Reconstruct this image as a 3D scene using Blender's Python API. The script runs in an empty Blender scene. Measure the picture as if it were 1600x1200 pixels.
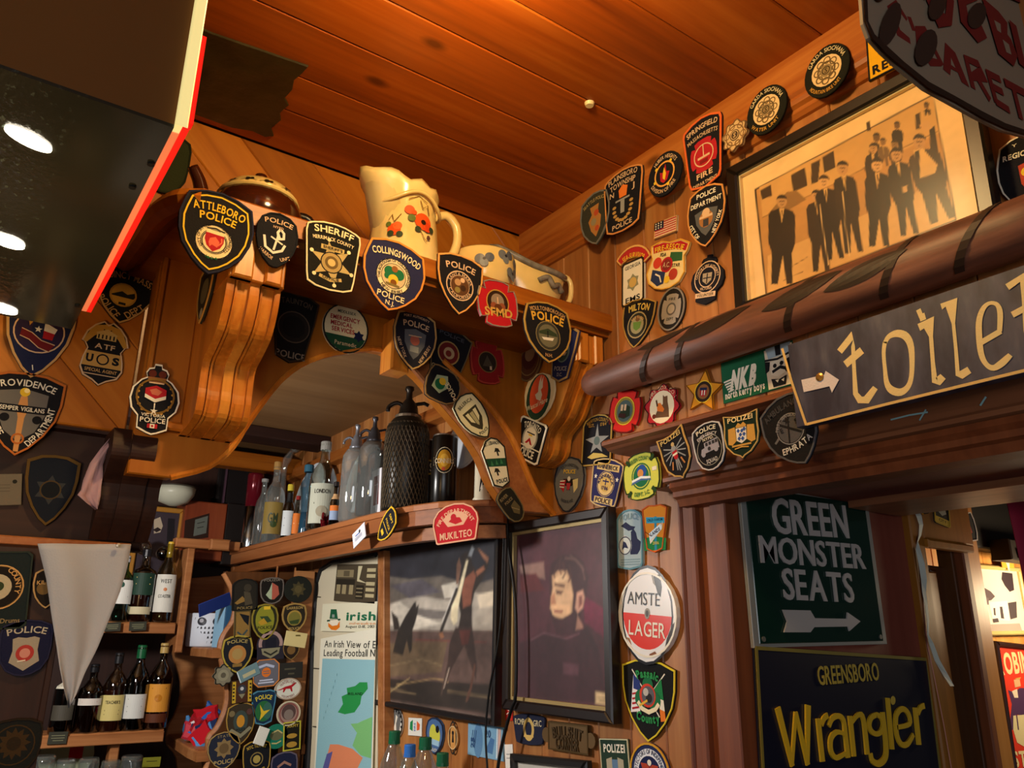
import bpy, math, random
from mathutils import Vector, Matrix
random.seed(7)
SC = 1.1                      # one design unit (distance from the camera to the photo wall) in metres
C = bpy.context.scene.collection
scn = bpy.context.scene
R_ = math.radians
# ---------------------------------------------------------------- camera
F_, YAW, PIT, ROL = 1241.1, .61645, .31006, .010065
fw = Vector((math.sin(YAW)*math.cos(PIT), math.cos(YAW)*math.cos(PIT), math.sin(PIT)))
rt0 = Vector((math.cos(YAW), -math.sin(YAW), 0)); up0 = rt0.cross(fw)
rt = rt0*math.cos(ROL)+up0*math.sin(ROL); up = up0*math.cos(ROL)-rt0*math.sin(ROL)
cam = bpy.data.cameras.new('camera'); cob = bpy.data.objects.new('camera', cam); C.objects.link(cob)
cob.matrix_world = Matrix((rt, up, -fw)).transposed().to_4x4()
cam.sensor_width = 36; cam.lens = F_*36/1600; cam.clip_start = .02
scn.camera = cob
# ---------------------------------------------------------------- world, lamps, exposure
wd = bpy.data.worlds.new('world'); scn.world = wd; wd.use_nodes = True
wd.node_tree.nodes['Background'].inputs[0].default_value = (.75, .68, .6, 1)
wd.node_tree.nodes['Background'].inputs[1].default_value = .03
scn.view_settings.view_transform = 'Standard'; scn.view_settings.look = 'None'
scn.view_settings.exposure = 0.0; scn.view_settings.gamma = 1; scn.view_settings.use_curve_mapping = False
def light(kind, name, loc, e, col, size=.1, aim=None, sy=None, angle=None, blend=.5):
    l = bpy.data.lights.new(name, kind); l.energy = e; l.color = col
    if kind == 'AREA':
        l.size = size*SC
        if sy: l.shape = 'RECTANGLE'; l.size_y = sy*SC
    else: l.shadow_soft_size = size*SC
    if kind == 'SPOT': l.spot_size = angle; l.spot_blend = blend
    o = bpy.data.objects.new(name, l); C.objects.link(o); o.location = Vector(loc)*SC
    if aim: o.rotation_euler = (Vector(aim)-Vector(loc)).to_track_quat('-Z', 'Y').to_euler()
    return o
WARM = (1, .68, .28)
light('POINT', 'ceiling_lamp_light', (.40, .62, .80), 18, WARM, .045)
light('AREA', 'room_daylight', (-.9, -1.5, -.15), 21, (.94, .96, 1), 1.2, (.95, 1.0, -.15), .8)
light('POINT', 'back_bar_light', (-.1, 1.75, .22), 46, (1, .95, .90), .06)
light('POINT', 'left_fill_light', (-.10, .84, .10), 4.6, (1, .62, .26), .04)  # unseen warm fill, added to brighten the boarded wall past the hanging box
light('POINT', 'side_room_light', (2.16, .70, .10), 9, (1, .76, .46), .05)
# ---------------------------------------------------------------- materials
def lin(h):
    h = h.lstrip('#'); o = []
    for i in (0, 2, 4):
        c = int(h[i:i+2], 16)/255; o.append(c/12.92 if c <= .04045 else ((c+.055)/1.055)**2.4)
    return (*o, 1)
PAL = dict(K='#15151a', N='#1b2142', G='#b98a3a', Y='#e2bb30', W='#e2dccb', R='#ab1f28', O='#e0762a', B='#4a2a16', S='#92928e',
           g='#1e6a42', b='#2d5cab', T='#c39a62', D='#3d3d42', P='#cfae8a', p='#5a2b60', L='#9cc4d4', y='#c7c64a', d='#24241f', n='#26321f', m='#6d6f70', c='#ead9a8')
MC = {}
def bsdf(m): return m.node_tree.nodes['Principled BSDF']
def cm(c, rough=.72, metal=0, bump=0, spec=.3, key=None, coat=0):
    h = PAL.get(c, c); k = (h, rough, metal, bump, spec, coat)
    if k in MC: return MC[k]
    m = bpy.data.materials.new('colour_'+h.strip('#')); m.use_nodes = True; b = bsdf(m); MC[k] = m
    b.inputs['Base Color'].default_value = lin(h); b.inputs['Roughness'].default_value = rough
    b.inputs['Metallic'].default_value = metal; b.inputs['Specular IOR Level'].default_value = spec
    b.inputs['Coat Weight'].default_value = coat
    if bump:
        nt = m.node_tree; n = nt.nodes.new('ShaderNodeTexNoise'); n.inputs['Scale'].default_value = 350 if bump < .5 else 60
        bp = nt.nodes.new('ShaderNodeBump'); bp.inputs['Strength'].default_value = bump; bp.inputs['Distance'].default_value = .003
        tc = nt.nodes.new('ShaderNodeTexCoord'); nt.links.new(tc.outputs['Object'], n.inputs['Vector'])
        nt.links.new(n.outputs['Fac'], bp.inputs['Height']); nt.links.new(bp.outputs['Normal'], b.inputs['Normal'])
    return m
def clo(c): return cm(c, .85, 0, .25, .2)
def wood(name, dark, mid, light_, grain=(0, 0, 1), scale=9, rough=.42, knots=True, vary=.25, stretch=.06):
    m = bpy.data.materials.new(name); m.use_nodes = True; nt = m.node_tree; b = bsdf(m); N = nt.nodes.new; L = nt.links.new
    tc = N('ShaderNodeTexCoord'); oi = N('ShaderNodeObjectInfo'); add = N('ShaderNodeVectorMath'); add.operation = 'MULTIPLY_ADD'
    L(tc.outputs['Object'], add.inputs[0]); add.inputs[1].default_value = (1, 1, 1)
    cb = N('ShaderNodeCombineXYZ')
    mu = N('ShaderNodeMath'); mu.operation = 'MULTIPLY'; mu.inputs[1].default_value = 37.0; L(oi.outputs['Random'], mu.inputs[0])
    for i in range(3): L(mu.outputs[0], cb.inputs[i])
    L(cb.outputs[0], add.inputs[2])
    g = Vector(grain).normalized()
    mp = N('ShaderNodeMapping'); mp.vector_type = 'TEXTURE'
    q = Vector((0, 0, 1)).rotation_difference(g).to_euler(); mp.inputs['Rotation'].default_value = q
    mp.inputs['Scale'].default_value = (1, 1, 1/stretch); L(add.outputs[0], mp.inputs['Vector'])
    n1 = N('ShaderNodeTexNoise'); n1.inputs['Scale'].default_value = scale; n1.inputs['Detail'].default_value = 5; n1.inputs['Distortion'].default_value = .6
    n2 = N('ShaderNodeTexNoise'); n2.inputs['Scale'].default_value = scale*9; n2.inputs['Detail'].default_value = 3
    L(mp.outputs[0], n1.inputs['Vector']); L(mp.outputs[0], n2.inputs['Vector'])
    mx = N('ShaderNodeMath'); mx.operation = 'MULTIPLY_ADD'; mx.inputs[1].default_value = .3; L(n2.outputs['Fac'], mx.inputs[0])
    m3 = N('ShaderNodeMath'); m3.operation = 'MULTIPLY'; m3.inputs[1].default_value = .75; L(n1.outputs['Fac'], m3.inputs[0]); L(m3.outputs[0], mx.inputs[2])
    cr = N('ShaderNodeValToRGB'); L(mx.outputs[0], cr.inputs['Fac']); e = cr.color_ramp.elements
    e[0].position = .3; e[0].color = lin(dark); e[1].position = .72; e[1].color = lin(light_); k = e.new(.52); k.color = lin(mid)
    hs = N('ShaderNodeHueSaturation'); L(cr.outputs['Color'], hs.inputs['Color'])
    mr = N('ShaderNodeMapRange'); mr.inputs[3].default_value = 1-vary; mr.inputs[4].default_value = 1+vary*.6; L(oi.outputs['Random'], mr.inputs[0]); L(mr.outputs[0], hs.inputs['Value'])
    out = hs.outputs['Color']
    if knots:
        mp2 = N('ShaderNodeMapping'); mp2.vector_type = 'TEXTURE'; mp2.inputs['Rotation'].default_value = q; mp2.inputs['Scale'].default_value = (1, 1, 1.9); L(add.outputs[0], mp2.inputs['Vector'])
        v = N('ShaderNodeTexVoronoi'); v.inputs['Scale'].default_value = 6.2; v.inputs['Randomness'].default_value = 1; L(mp2.outputs[0], v.inputs['Vector'])
        mk_ = N('ShaderNodeMapRange'); mk_.inputs[1].default_value = .035; mk_.inputs[2].default_value = .10; mk_.inputs[3].default_value = .75; mk_.inputs[4].default_value = 0; L(v.outputs['Distance'], mk_.inputs[0])
        mm = N('ShaderNodeMixRGB'); mm.inputs[2].default_value = (*[c*.35 for c in lin(dark)[:3]], 1); L(mk_.outputs[0], mm.inputs[0]); L(out, mm.inputs[1]); out = mm.outputs[0]
    L(out, b.inputs['Base Color']); b.inputs['Roughness'].default_value = rough; b.inputs['Specular IOR Level'].default_value = .35
    bp = N('ShaderNodeBump'); bp.inputs['Strength'].default_value = .12; bp.inputs['Distance'].default_value = .004; L(mx.outputs[0], bp.inputs['Height']); L(bp.outputs['Normal'], b.inputs['Normal'])
    return m
def noisemat(name, cols, scale, rough=.5, bump=0, detail=4, stretch=(1, 1, 1), metal=0, spec=.4, dist=0):
    m = bpy.data.materials.new(name); m.use_nodes = True; nt = m.node_tree; b = bsdf(m); N = nt.nodes.new; L = nt.links.new
    tc = N('ShaderNodeTexCoord'); mp = N('ShaderNodeMapping'); mp.inputs['Scale'].default_value = stretch; L(tc.outputs['Object'], mp.inputs['Vector'])
    n = N('ShaderNodeTexNoise'); n.inputs['Scale'].default_value = scale; n.inputs['Detail'].default_value = detail; n.inputs['Distortion'].default_value = dist; L(mp.outputs[0], n.inputs['Vector'])
    cr = N('ShaderNodeValToRGB'); L(n.outputs['Fac'], cr.inputs['Fac']); e = cr.color_ramp.elements
    for i, (p, c) in enumerate(cols):
        k = e[i] if i < 2 else e.new(p)
        k.position = p; k.color = lin(c)
    L(cr.outputs['Color'], b.inputs['Base Color']); b.inputs['Roughness'].default_value = rough; b.inputs['Metallic'].default_value = metal; b.inputs['Specular IOR Level'].default_value = spec
    if bump:
        bp = N('ShaderNodeBump'); bp.inputs['Strength'].default_value = bump; bp.inputs['Distance'].default_value = .01; L(n.outputs['Fac'], bp.inputs['Height']); L(bp.outputs['Normal'], b.inputs['Normal'])
    return m
def glassmat(name, tint, refl=.08, rough=.02, top=.75, milk=0):
    m = bpy.data.materials.new(name); m.use_nodes = True; nt = m.node_tree; N = nt.nodes.new; L = nt.links.new
    nt.nodes.remove(nt.nodes['Principled BSDF']); o = nt.nodes['Material Output']
    t = N('ShaderNodeBsdfTransparent'); t.inputs[0].default_value = lin(tint); g = N('ShaderNodeBsdfGlossy'); g.inputs['Roughness'].default_value = rough
    g.inputs[0].default_value = (.9, .9, .9, 1)
    lw = N('ShaderNodeLayerWeight'); lw.inputs['Blend'].default_value = .25; mr = N('ShaderNodeMapRange'); mr.inputs[3].default_value = refl; mr.inputs[4].default_value = top
    L(lw.outputs['Facing'], mr.inputs[0]); x = N('ShaderNodeMixShader'); L(mr.outputs[0], x.inputs[0])
    if milk:
        df = N('ShaderNodeBsdfDiffuse'); df.inputs[0].default_value = lin(tint); m0 = N('ShaderNodeMixShader'); m0.inputs[0].default_value = milk; L(t.outputs[0], m0.inputs[1]); L(df.outputs[0], m0.inputs[2]); t = m0
    L(t.outputs[0], x.inputs[1]); L(g.outputs[0], x.inputs[2]); L(x.outputs[0], o.inputs['Surface'])
    return m
def emis(name, col, s):
    m = bpy.data.materials.new(name); m.use_nodes = True; b = bsdf(m); b.inputs['Base Color'].default_value = lin(col)
    b.inputs['Emission Color'].default_value = lin(col); b.inputs['Emission Strength'].default_value = s; return m
W_CEIL = wood('pine_ceiling', '#6a2c08', '#98460c', '#b4601c', (1, 0, 0), 8, .34, True, .22)
W_WALLR = wood('pine_wall', '#784420', '#a06634', '#b88048', (0, 0, 1), 9, .45, True, .22)
W_DIAG = wood('pine_diagonal', '#8a480e', '#b0661a', '#c27a2a', (1, 0, -1), 8, .4, True, .18)
W_PANEL = wood('pine_panel', '#84460e', '#a05c14', '#b06e20', (0, 0, 1), 7, .42, False, .08)
W_CARVE = wood('carved_pine', '#88480f', '#bd6e20', '#d48c34', (0, 0, 1), 16, .33, False, .08)
W_TRIMY = wood('pine_trim', '#6e340e', '#95501c', '#ad6a2e', (0, 1, 0), 14, .4, True, .12)
W_TRIMX = wood('pine_ledge', '#6e3208', '#94500f', '#a9631c', (1, 0, 0), 14, .4, False, .1)
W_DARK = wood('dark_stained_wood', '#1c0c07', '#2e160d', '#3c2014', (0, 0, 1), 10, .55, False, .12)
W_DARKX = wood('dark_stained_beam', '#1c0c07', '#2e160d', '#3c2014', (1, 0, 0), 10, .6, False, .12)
W_LINT = wood('brown_lintel', '#583422', '#7c4c33', '#946244', (0, 1, 0), 12, .42, False, .1)
W_DOOR = wood('red_brown_casing', '#56291a', '#784023', '#905230', (0, 0, 1), 10, .55, True, .12)
W_SHELF = wood('bar_shelf_pine', '#7d4a24', '#a3683a', '#bb8250', (1, .0, 0), 14, .5, False, .1)
W_SHELFY = wood('bar_shelf_pine_long', '#6e3f20', '#92562d', '#a96d40', (0, 1, 0), 14, .45, False, .1)
W_BARCEIL = wood('bar_ceiling_wood', '#6a4a28', '#7f5b34', '#8d6a42', (1, 0, 0), 5, .6, False, .1)
CLEAR = glassmat('clear_glass', '#e6edea', .07, milk=.07); PANE = glassmat('picture_glass', '#fbfbfb', .005, .3, .12)
# ---------------------------------------------------------------- mesh helpers (coordinates in design units)
BASE = {}
def put(name, verts, faces, mats=None, parent=None, mi=None, smooth=False):
    me = bpy.data.meshes.new(name)
    b = BASE.get(parent.name if parent else '', Vector((0, 0, 0)))
    me.from_pydata([((Vector(v)-b)*SC)[:] for v in verts], [], faces)
    for m in (mats if isinstance(mats, (list, tuple)) else [mats]): me.materials.append(m)
    if mi: me.polygons.foreach_set('material_index', mi)
    if smooth: me.polygons.foreach_set('use_smooth', [True]*len(me.polygons))
    me.update(); o = bpy.data.objects.new(name, me); C.objects.link(o)
    if parent: o.parent = parent; BASE[o.name] = b
    return o
def smooth_by_angle(o, a=40):
    o.data.polygons.foreach_set('use_smooth', [True]*len(o.data.polygons)); o.data.set_sharp_from_angle(angle=R_(a)); return o
def tag(o, label=None, cat=None, group=None, kind=None):
    if label: o['label'] = label
    if cat: o['category'] = cat
    if group: o['group'] = group
    if kind: o['kind'] = kind
    return o
def thing(name, label, cat, base, group=None):
    o = bpy.data.objects.new(name, None); C.objects.link(o); o.empty_display_size = .02
    o.location = Vector(base)*SC; BASE[o.name] = Vector(base); return tag(o, label, cat, group)
def ray(x, y): return rt*((x-800)/F_)+up*((600-y)/F_)+fw
class Fr:
    """a plane in the room: origin, right, up and outward directions"""
    def __init__(s, o, u, v):
        s.o = Vector(o); s.u = Vector(u).normalized(); s.v = (Vector(v)-s.u*Vector(v).dot(s.u)).normalized(); s.n = s.u.cross(s.v)
    def pt(s, a, b, c=0): return s.o+s.u*a+s.v*b+s.n*c
    def hit(s, x, y):
        d = ray(x, y); return d*(s.o.dot(s.n)/d.dot(s.n))
    def ab(s, x, y):
        p = s.hit(x, y)-s.o; return p.dot(s.u), p.dot(s.v)
def XP(x): return Fr((x, 0, 0), (0, -1, 0), (0, 0, 1))
def YP(y): return Fr((0, y, 0), (1, 0, 0), (0, 0, 1))
def VP(x0, y0, x1, y1): return Fr((x0, y0, 0), (x1-x0, y1-y0, 0), (0, 0, 1))
def area2(p): return sum(p[i][0]*p[(i+1) % len(p)][1]-p[(i+1) % len(p)][0]*p[i][1] for i in range(len(p)))
def prism(fr, poly, z0, z1, ch=0.0):
    """poly in plane coordinates pulled from z0 to z1, front edge chamfered by ch"""
    p = list(poly) if area2(poly) > 0 else list(poly)[::-1]; n = len(p); V = [fr.pt(a, b, z0) for a, b in p]; Fc = [tuple(range(n))[::-1]]
    def ringf(a, b): return [(a+i, a+(i+1) % n, b+(i+1) % n, b+i) for i in range(n)]
    if ch:
        V += [fr.pt(a, b, z1-ch) for a, b in p]
        q = []
        for i in range(n):
            A, B_, D = Vector(p[i-1]), Vector(p[i]), Vector(p[(i+1) % n]); e1 = (B_-A); e2 = (D-B_)
            e1 = e1.normalized() if e1.length > 1e-9 else Vector((1, 0)); e2 = e2.normalized() if e2.length > 1e-9 else e1
            m = Vector((-e1.y-e2.y, e1.x+e2.x)); l = m.length
            m = m/l if l > 1e-6 else Vector((0, 0)); k = max(.4, m.dot(Vector((-e1.y, e1.x)))); q.append(B_+m*(ch/k))
        V += [fr.pt(a, b, z1) for a, b in q]; Fc += ringf(0, n)+ringf(n, 2*n)+[tuple(range(2*n, 3*n))]
    else:
        V += [fr.pt(a, b, z1) for a, b in p]; Fc += ringf(0, n)+[tuple(range(n, 2*n))]
    return V, Fc
def join(parts):
    V, Fc = [], []
    for v, f in parts:
        o = len(V); V += list(v); Fc += [tuple(i+o for i in q) for q in f]
    return V, Fc
def rect(a0, b0, a1, b1): return [(a0, b0), (a1, b0), (a1, b1), (a0, b1)]
def box(x0, y0, z0, x1, y1, z1, ch=0): return prism(Fr((0, 0, 0), (1, 0, 0), (0, 0, 1)), rect(x0, z0, x1, z1), -y1, -y0, ch)
def lathe(base, prof, seg=20, axis=None, a0=0, a1=2*math.pi):
    b = Vector(base); V, Fc = [], []; full = abs(a1-a0-2*math.pi) < 1e-6; m = seg if full else seg+1
    ax = Vector(axis).normalized() if axis else Vector((0, 0, 1)); q = Vector((0, 0, 1)).rotation_difference(ax)
    for r, z in prof:
        for i in range(m):
            t = a0+(a1-a0)*i/seg; V.append(b+q@Vector((r*math.cos(t), r*math.sin(t), z)))
    for k in range(len(prof)-1):
        for i in range(seg if full else seg):
            j = (i+1) % m if full else i+1; Fc.append((k*m+i, k*m+j, (k+1)*m+j, (k+1)*m+i))
    if full:
        if prof[0][0] > 1e-6: Fc.append(tuple(range(m))[::-1])
        if prof[-1][0] > 1e-6: Fc.append(tuple((len(prof)-1)*m+i for i in range(m)))
    return V, Fc
def tube(pts, r, seg=8, caps=True):
    P = [Vector(p) for p in pts]; V, Fc = [], []; n = len(P); rr = r if isinstance(r, (list, tuple)) else [r]*n
    t0 = (P[1]-P[0]).normalized(); ref = Vector((0, 0, 1)) if abs(t0.z) < .9 else Vector((1, 0, 0)); s = t0.cross(ref).normalized()
    for i in range(n):
        t = (P[min(i+1, n-1)]-P[max(i-1, 0)]).normalized(); s = (s-t*s.dot(t)).normalized(); w = t.cross(s)
        for k in range(seg):
            a = 2*math.pi*k/seg; V.append(P[i]+(s*math.cos(a)+w*math.sin(a))*rr[i])
    for i in range(n-1):
        for k in range(seg): j = (k+1) % seg; Fc.append((i*seg+k, i*seg+j, (i+1)*seg+j, (i+1)*seg+k))
    if caps: Fc += [tuple(range(seg))[::-1], tuple((n-1)*seg+k for k in range(seg))]
    return V, Fc
def clip(poly, x0, y0, x1, y1):
    for ax, lim, sg in ((0, x0, 1), (0, x1, -1), (1, y0, 1), (1, y1, -1)):
        out = []
        for i in range(len(poly)):
            p, q = poly[i-1], poly[i]; a = (p[ax]-lim)*sg; b = (q[ax]-lim)*sg
            if (a >= 0) != (b >= 0):
                t = a/(a-b); out.append((p[0]+(q[0]-p[0])*t, p[1]+(q[1]-p[1])*t))
            if b >= 0: out.append(q)
        poly = out
        if not poly: return []
    return poly
def curve_pts(pts, n=4):
    P = [Vector(p) for p in pts]; out = []
    for i in range(len(P)-1):
        a, b, c, d = P[max(i-1, 0)], P[i], P[i+1], P[min(i+2, len(P)-1)]
        for k in range(n):
            t = k/n; out.append(.5*((2*b)+(c-a)*t+(2*a-5*b+4*c-d)*t*t+(3*b-a-3*c+d)*t**3))
    return out+[P[-1]]
# ---------------------------------------------------------------- lettering
GL = {}
def glyph(ch, bold):
    k = (ch, bold)
    if k not in GL:
        cu = bpy.data.curves.new('g', 'FONT'); cu.body = ch; cu.resolution_u = 3; cu.offset = bold; o = bpy.data.objects.new('g', cu)
        me = o.to_mesh(); V = [(v.co.x, v.co.y) for v in me.vertices]; Fc = [tuple(p.vertices) for p in me.polygons]; o.to_mesh_clear()
        bpy.data.objects.remove(o); bpy.data.curves.remove(cu)
        xs = [v[0] for v in V] or [0, .25]; GL[k] = (V, Fc, min(xs), max(xs))
    return GL[k]
CAP = None
def text2d(s, h, w=None, R=None, bold=.012, sp=.09, shear=0):
    """centred text; R>0 arches up, R<0 hangs like a smile"""
    global CAP
    if CAP is None: CAP = max(v[1] for v in glyph('H', 0)[0])
    k = h/CAP; x = 0; items = []
    for ch in s:
        if ch == ' ': x += .3; continue
        V, Fc, a, b = glyph(ch, bold); items.append((V, Fc, x-a, (b-a)/2+x)); x += (b-a)+sp
    tot = max(x-sp, .01); kx = (w/tot) if w else k; VV, FF = [], []
    for V, Fc, off, mid in items:
        o = len(VV)
        for vx, vy in V:
            if R:
                m = (mid-tot/2)*kx; t = m/abs(R); lx = (vx+off-mid)*kx; ly = vy*k-(h/2)
                if R > 0: VV.append((math.sin(t)*(R+ly)+math.cos(t)*lx, math.cos(t)*(R+ly)-math.sin(t)*lx-R))
                else: VV.append((math.sin(t)*(-R-ly)+math.cos(t)*lx, -math.cos(t)*(-R-ly)+math.sin(t)*lx-R))
            else: VV.append(((vx+off-tot/2)*kx+shear*(vy*k-h/2), vy*k-h/2))
        FF += [tuple(i+o for i in f) for f in Fc]
    return VV, FF
# drawing operations: positions are fractions of the half width / half height, sizes fractions of the half width
def D(x, y, r, c, ry=None): return ('d', c, x, y, r, ry or r)
def Rg(x, y, r, w, c, ry=None): return ('r', c, x, y, r, w, ry or r)
def Pg(c, *p): return ('p', c, p)
def St(c, w, *p): return ('s', c, w, p)
def T(s, x, y, h, c, w=None, R=None, bold=.015, rot=0, shear=0): return ('t', c, s, x, y, h, w, R, bold, rot, shear)
def Bx(c, x0, y0, x1, y1): return ('p', c, ((x0, y0), (x1, y0), (x1, y1), (x0, y1)))
def Sr(x, y, r0, r1, n, c, rot=0): return ('*', c, x, y, r0, r1, n, rot)
def PX(c, *p): return ('P', c, p)            # polygon read off the plane itself
def SX(c, w, *p): return ('S', c, w, p)
def SXc(c, w, *p):
    q = curve_pts([(x, y, (w[i] if isinstance(w, (list, tuple)) else w)) for i, (x, y) in enumerate(p)], 4); return ('S', c, [v.z for v in q], [(v.x, v.y) for v in q])
def TX(s, p0, p1, h, c, bold=.012, shear=0): return ('X', c, s, p0, p1, h, bold, shear)
def stroke2(P, w):
    V, Fc = [], []; P = [Vector(p) for p in P]; n = len(P); ww = w if isinstance(w, (list, tuple)) else [w]*n
    for i in range(n):
        t = (P[min(i+1, n-1)]-P[max(i-1, 0)]); t = t.normalized() if t.length > 1e-9 else Vector((1, 0)); s = Vector((-t.y, t.x))
        k = 1
        if 0 < i < n-1:
            e = (P[i]-P[i-1]); k = 1/max(.5, abs(e.normalized().dot(t))) if e.length > 1e-9 else 1
        V += [tuple(P[i]+s*ww[i]*.5*k), tuple(P[i]-s*ww[i]*.5*k)]
    return V, [(2*i+1, 2*i+3, 2*i+2, 2*i) for i in range(n-1)]
def ell(x, y, rx, ry, n=20): return [(x+rx*math.cos(2*math.pi*i/n), y+ry*math.sin(2*math.pi*i/n)) for i in range(n)]
def shape_op(op, hw, hh, fr=None):
    k = op[0]; P = lambda q: [(a*hw, b*hh) for a, b in q]
    if k == 'd': V = ell(op[2]*hw, op[3]*hh, op[4]*hw, op[5]*hw); return V, [tuple(range(len(V)))]
    if k == 'r':
        n = 24; V = ell(op[2]*hw, op[3]*hh, op[4]*hw, op[6]*hw, n)+ell(op[2]*hw, op[3]*hh, (op[4]-op[5])*hw, (op[6]-op[5])*hw, n)
        return V, [(i, (i+1) % n, n+(i+1) % n, n+i) for i in range(n)]
    if k == 'p': V = P(op[2]); V = V if area2(V) > 0 else V[::-1]; return V, [tuple(range(len(V)))]
    if k == 's': return stroke2(P(op[3]), op[2]*hw)
    if k == '*':
        V = []
        for i in range(op[6]*2):
            a = math.pi*i/op[6]+math.pi/2+op[7]; r = (op[4] if i % 2 == 0 else op[5])*hw; V.append((op[2]*hw+r*math.cos(a), op[3]*hh+r*math.sin(a)))
        return V, [tuple(range(len(V)))]
    if k == 't':
        _, c, s, x, y, h, w, R, bold, rot, sh = op; V, Fc = text2d(s, h*hw, w*hw if w else None, R*hw if R else None, bold, shear=sh)
        cr, sr = math.cos(rot), math.sin(rot); return [(x*hw+a*cr-b*sr, y*hh+a*sr+b*cr) for a, b in V], Fc
    if k == 'P': V = [fr.ab(*p) for p in op[2]]; V = V if area2(V) > 0 else V[::-1]; return V, [tuple(range(len(V)))]
    if k == 'S':
        V = [fr.ab(*p) for p in op[3]]; a = fr.ab(op[3][0][0], op[3][0][1]+10); l = math.dist(a, V[0])/10
        return stroke2(V, [q*l for q in op[2]] if isinstance(op[2], (list, tuple)) else op[2]*l)
    if k == 'X':
        _, c, s, p0, p1, h, bold, sh = op; a, b = Vector(fr.ab(*p0)), Vector(fr.ab(*p1)); q = Vector(fr.ab(p0[0], p0[1]-h)); H = (q-a).length
        d = b-a; V, Fc = text2d(s, H, d.length, None, bold, shear=sh); t = d.normalized(); n = Vector((-t.y, t.x)); m = (a+b)/2+n*H/2
        return [tuple(m+t*x+n*y) for x, y in V], Fc
def draw(fr, ops, hw, hh, z, parent, names=('emblem', 'lettering'), dz=.0001, relief=0, mat=clo):
    """print, thread or enamel drawn on a surface: figures in one part, letters in another"""
    dz = min(dz, .004/max(len(ops), 1))
    sets = [(names[0], [(i, q) for i, q in enumerate(ops) if q[0] not in 'tX'])]+[(names[1], [(i, q)]) for i, q in enumerate(ops) if q[0] in 'tX']
    for nm, sel in sets:
        V, Fc, mi, ms = [], [], [], []
        for i, op in sel:
            v, f = shape_op(op, hw, hh, fr); o = len(V); zz = z+dz*(i+1)
            m = mat(op[1])
            if m not in ms: ms.append(m)
            if relief and op[0] in 'tXSP':
                n = len(v); V += [fr.pt(a, b, zz+relief) for a, b in v]; Fc += [tuple(q+o for q in g) for g in f]
                ed = {}
                for g in f:
                    for a, b in zip(g, g[1:]+g[:1]): ed[(a, b)] = 1
                V += [fr.pt(a, b, zz) for a, b in v]; side = [(b+o, a+o, a+o+n, b+o+n) for a, b in ed if (b, a) not in ed]
                Fc += side; mi += [ms.index(m)]*(len(f)+len(side))
            else:
                V += [fr.pt(a, b, zz) for a, b in v]; Fc += [tuple(q+o for q in g) for g in f]; mi += [ms.index(m)]*len(f)
        if V: put(nm, V, Fc, ms, parent, mi)
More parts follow.
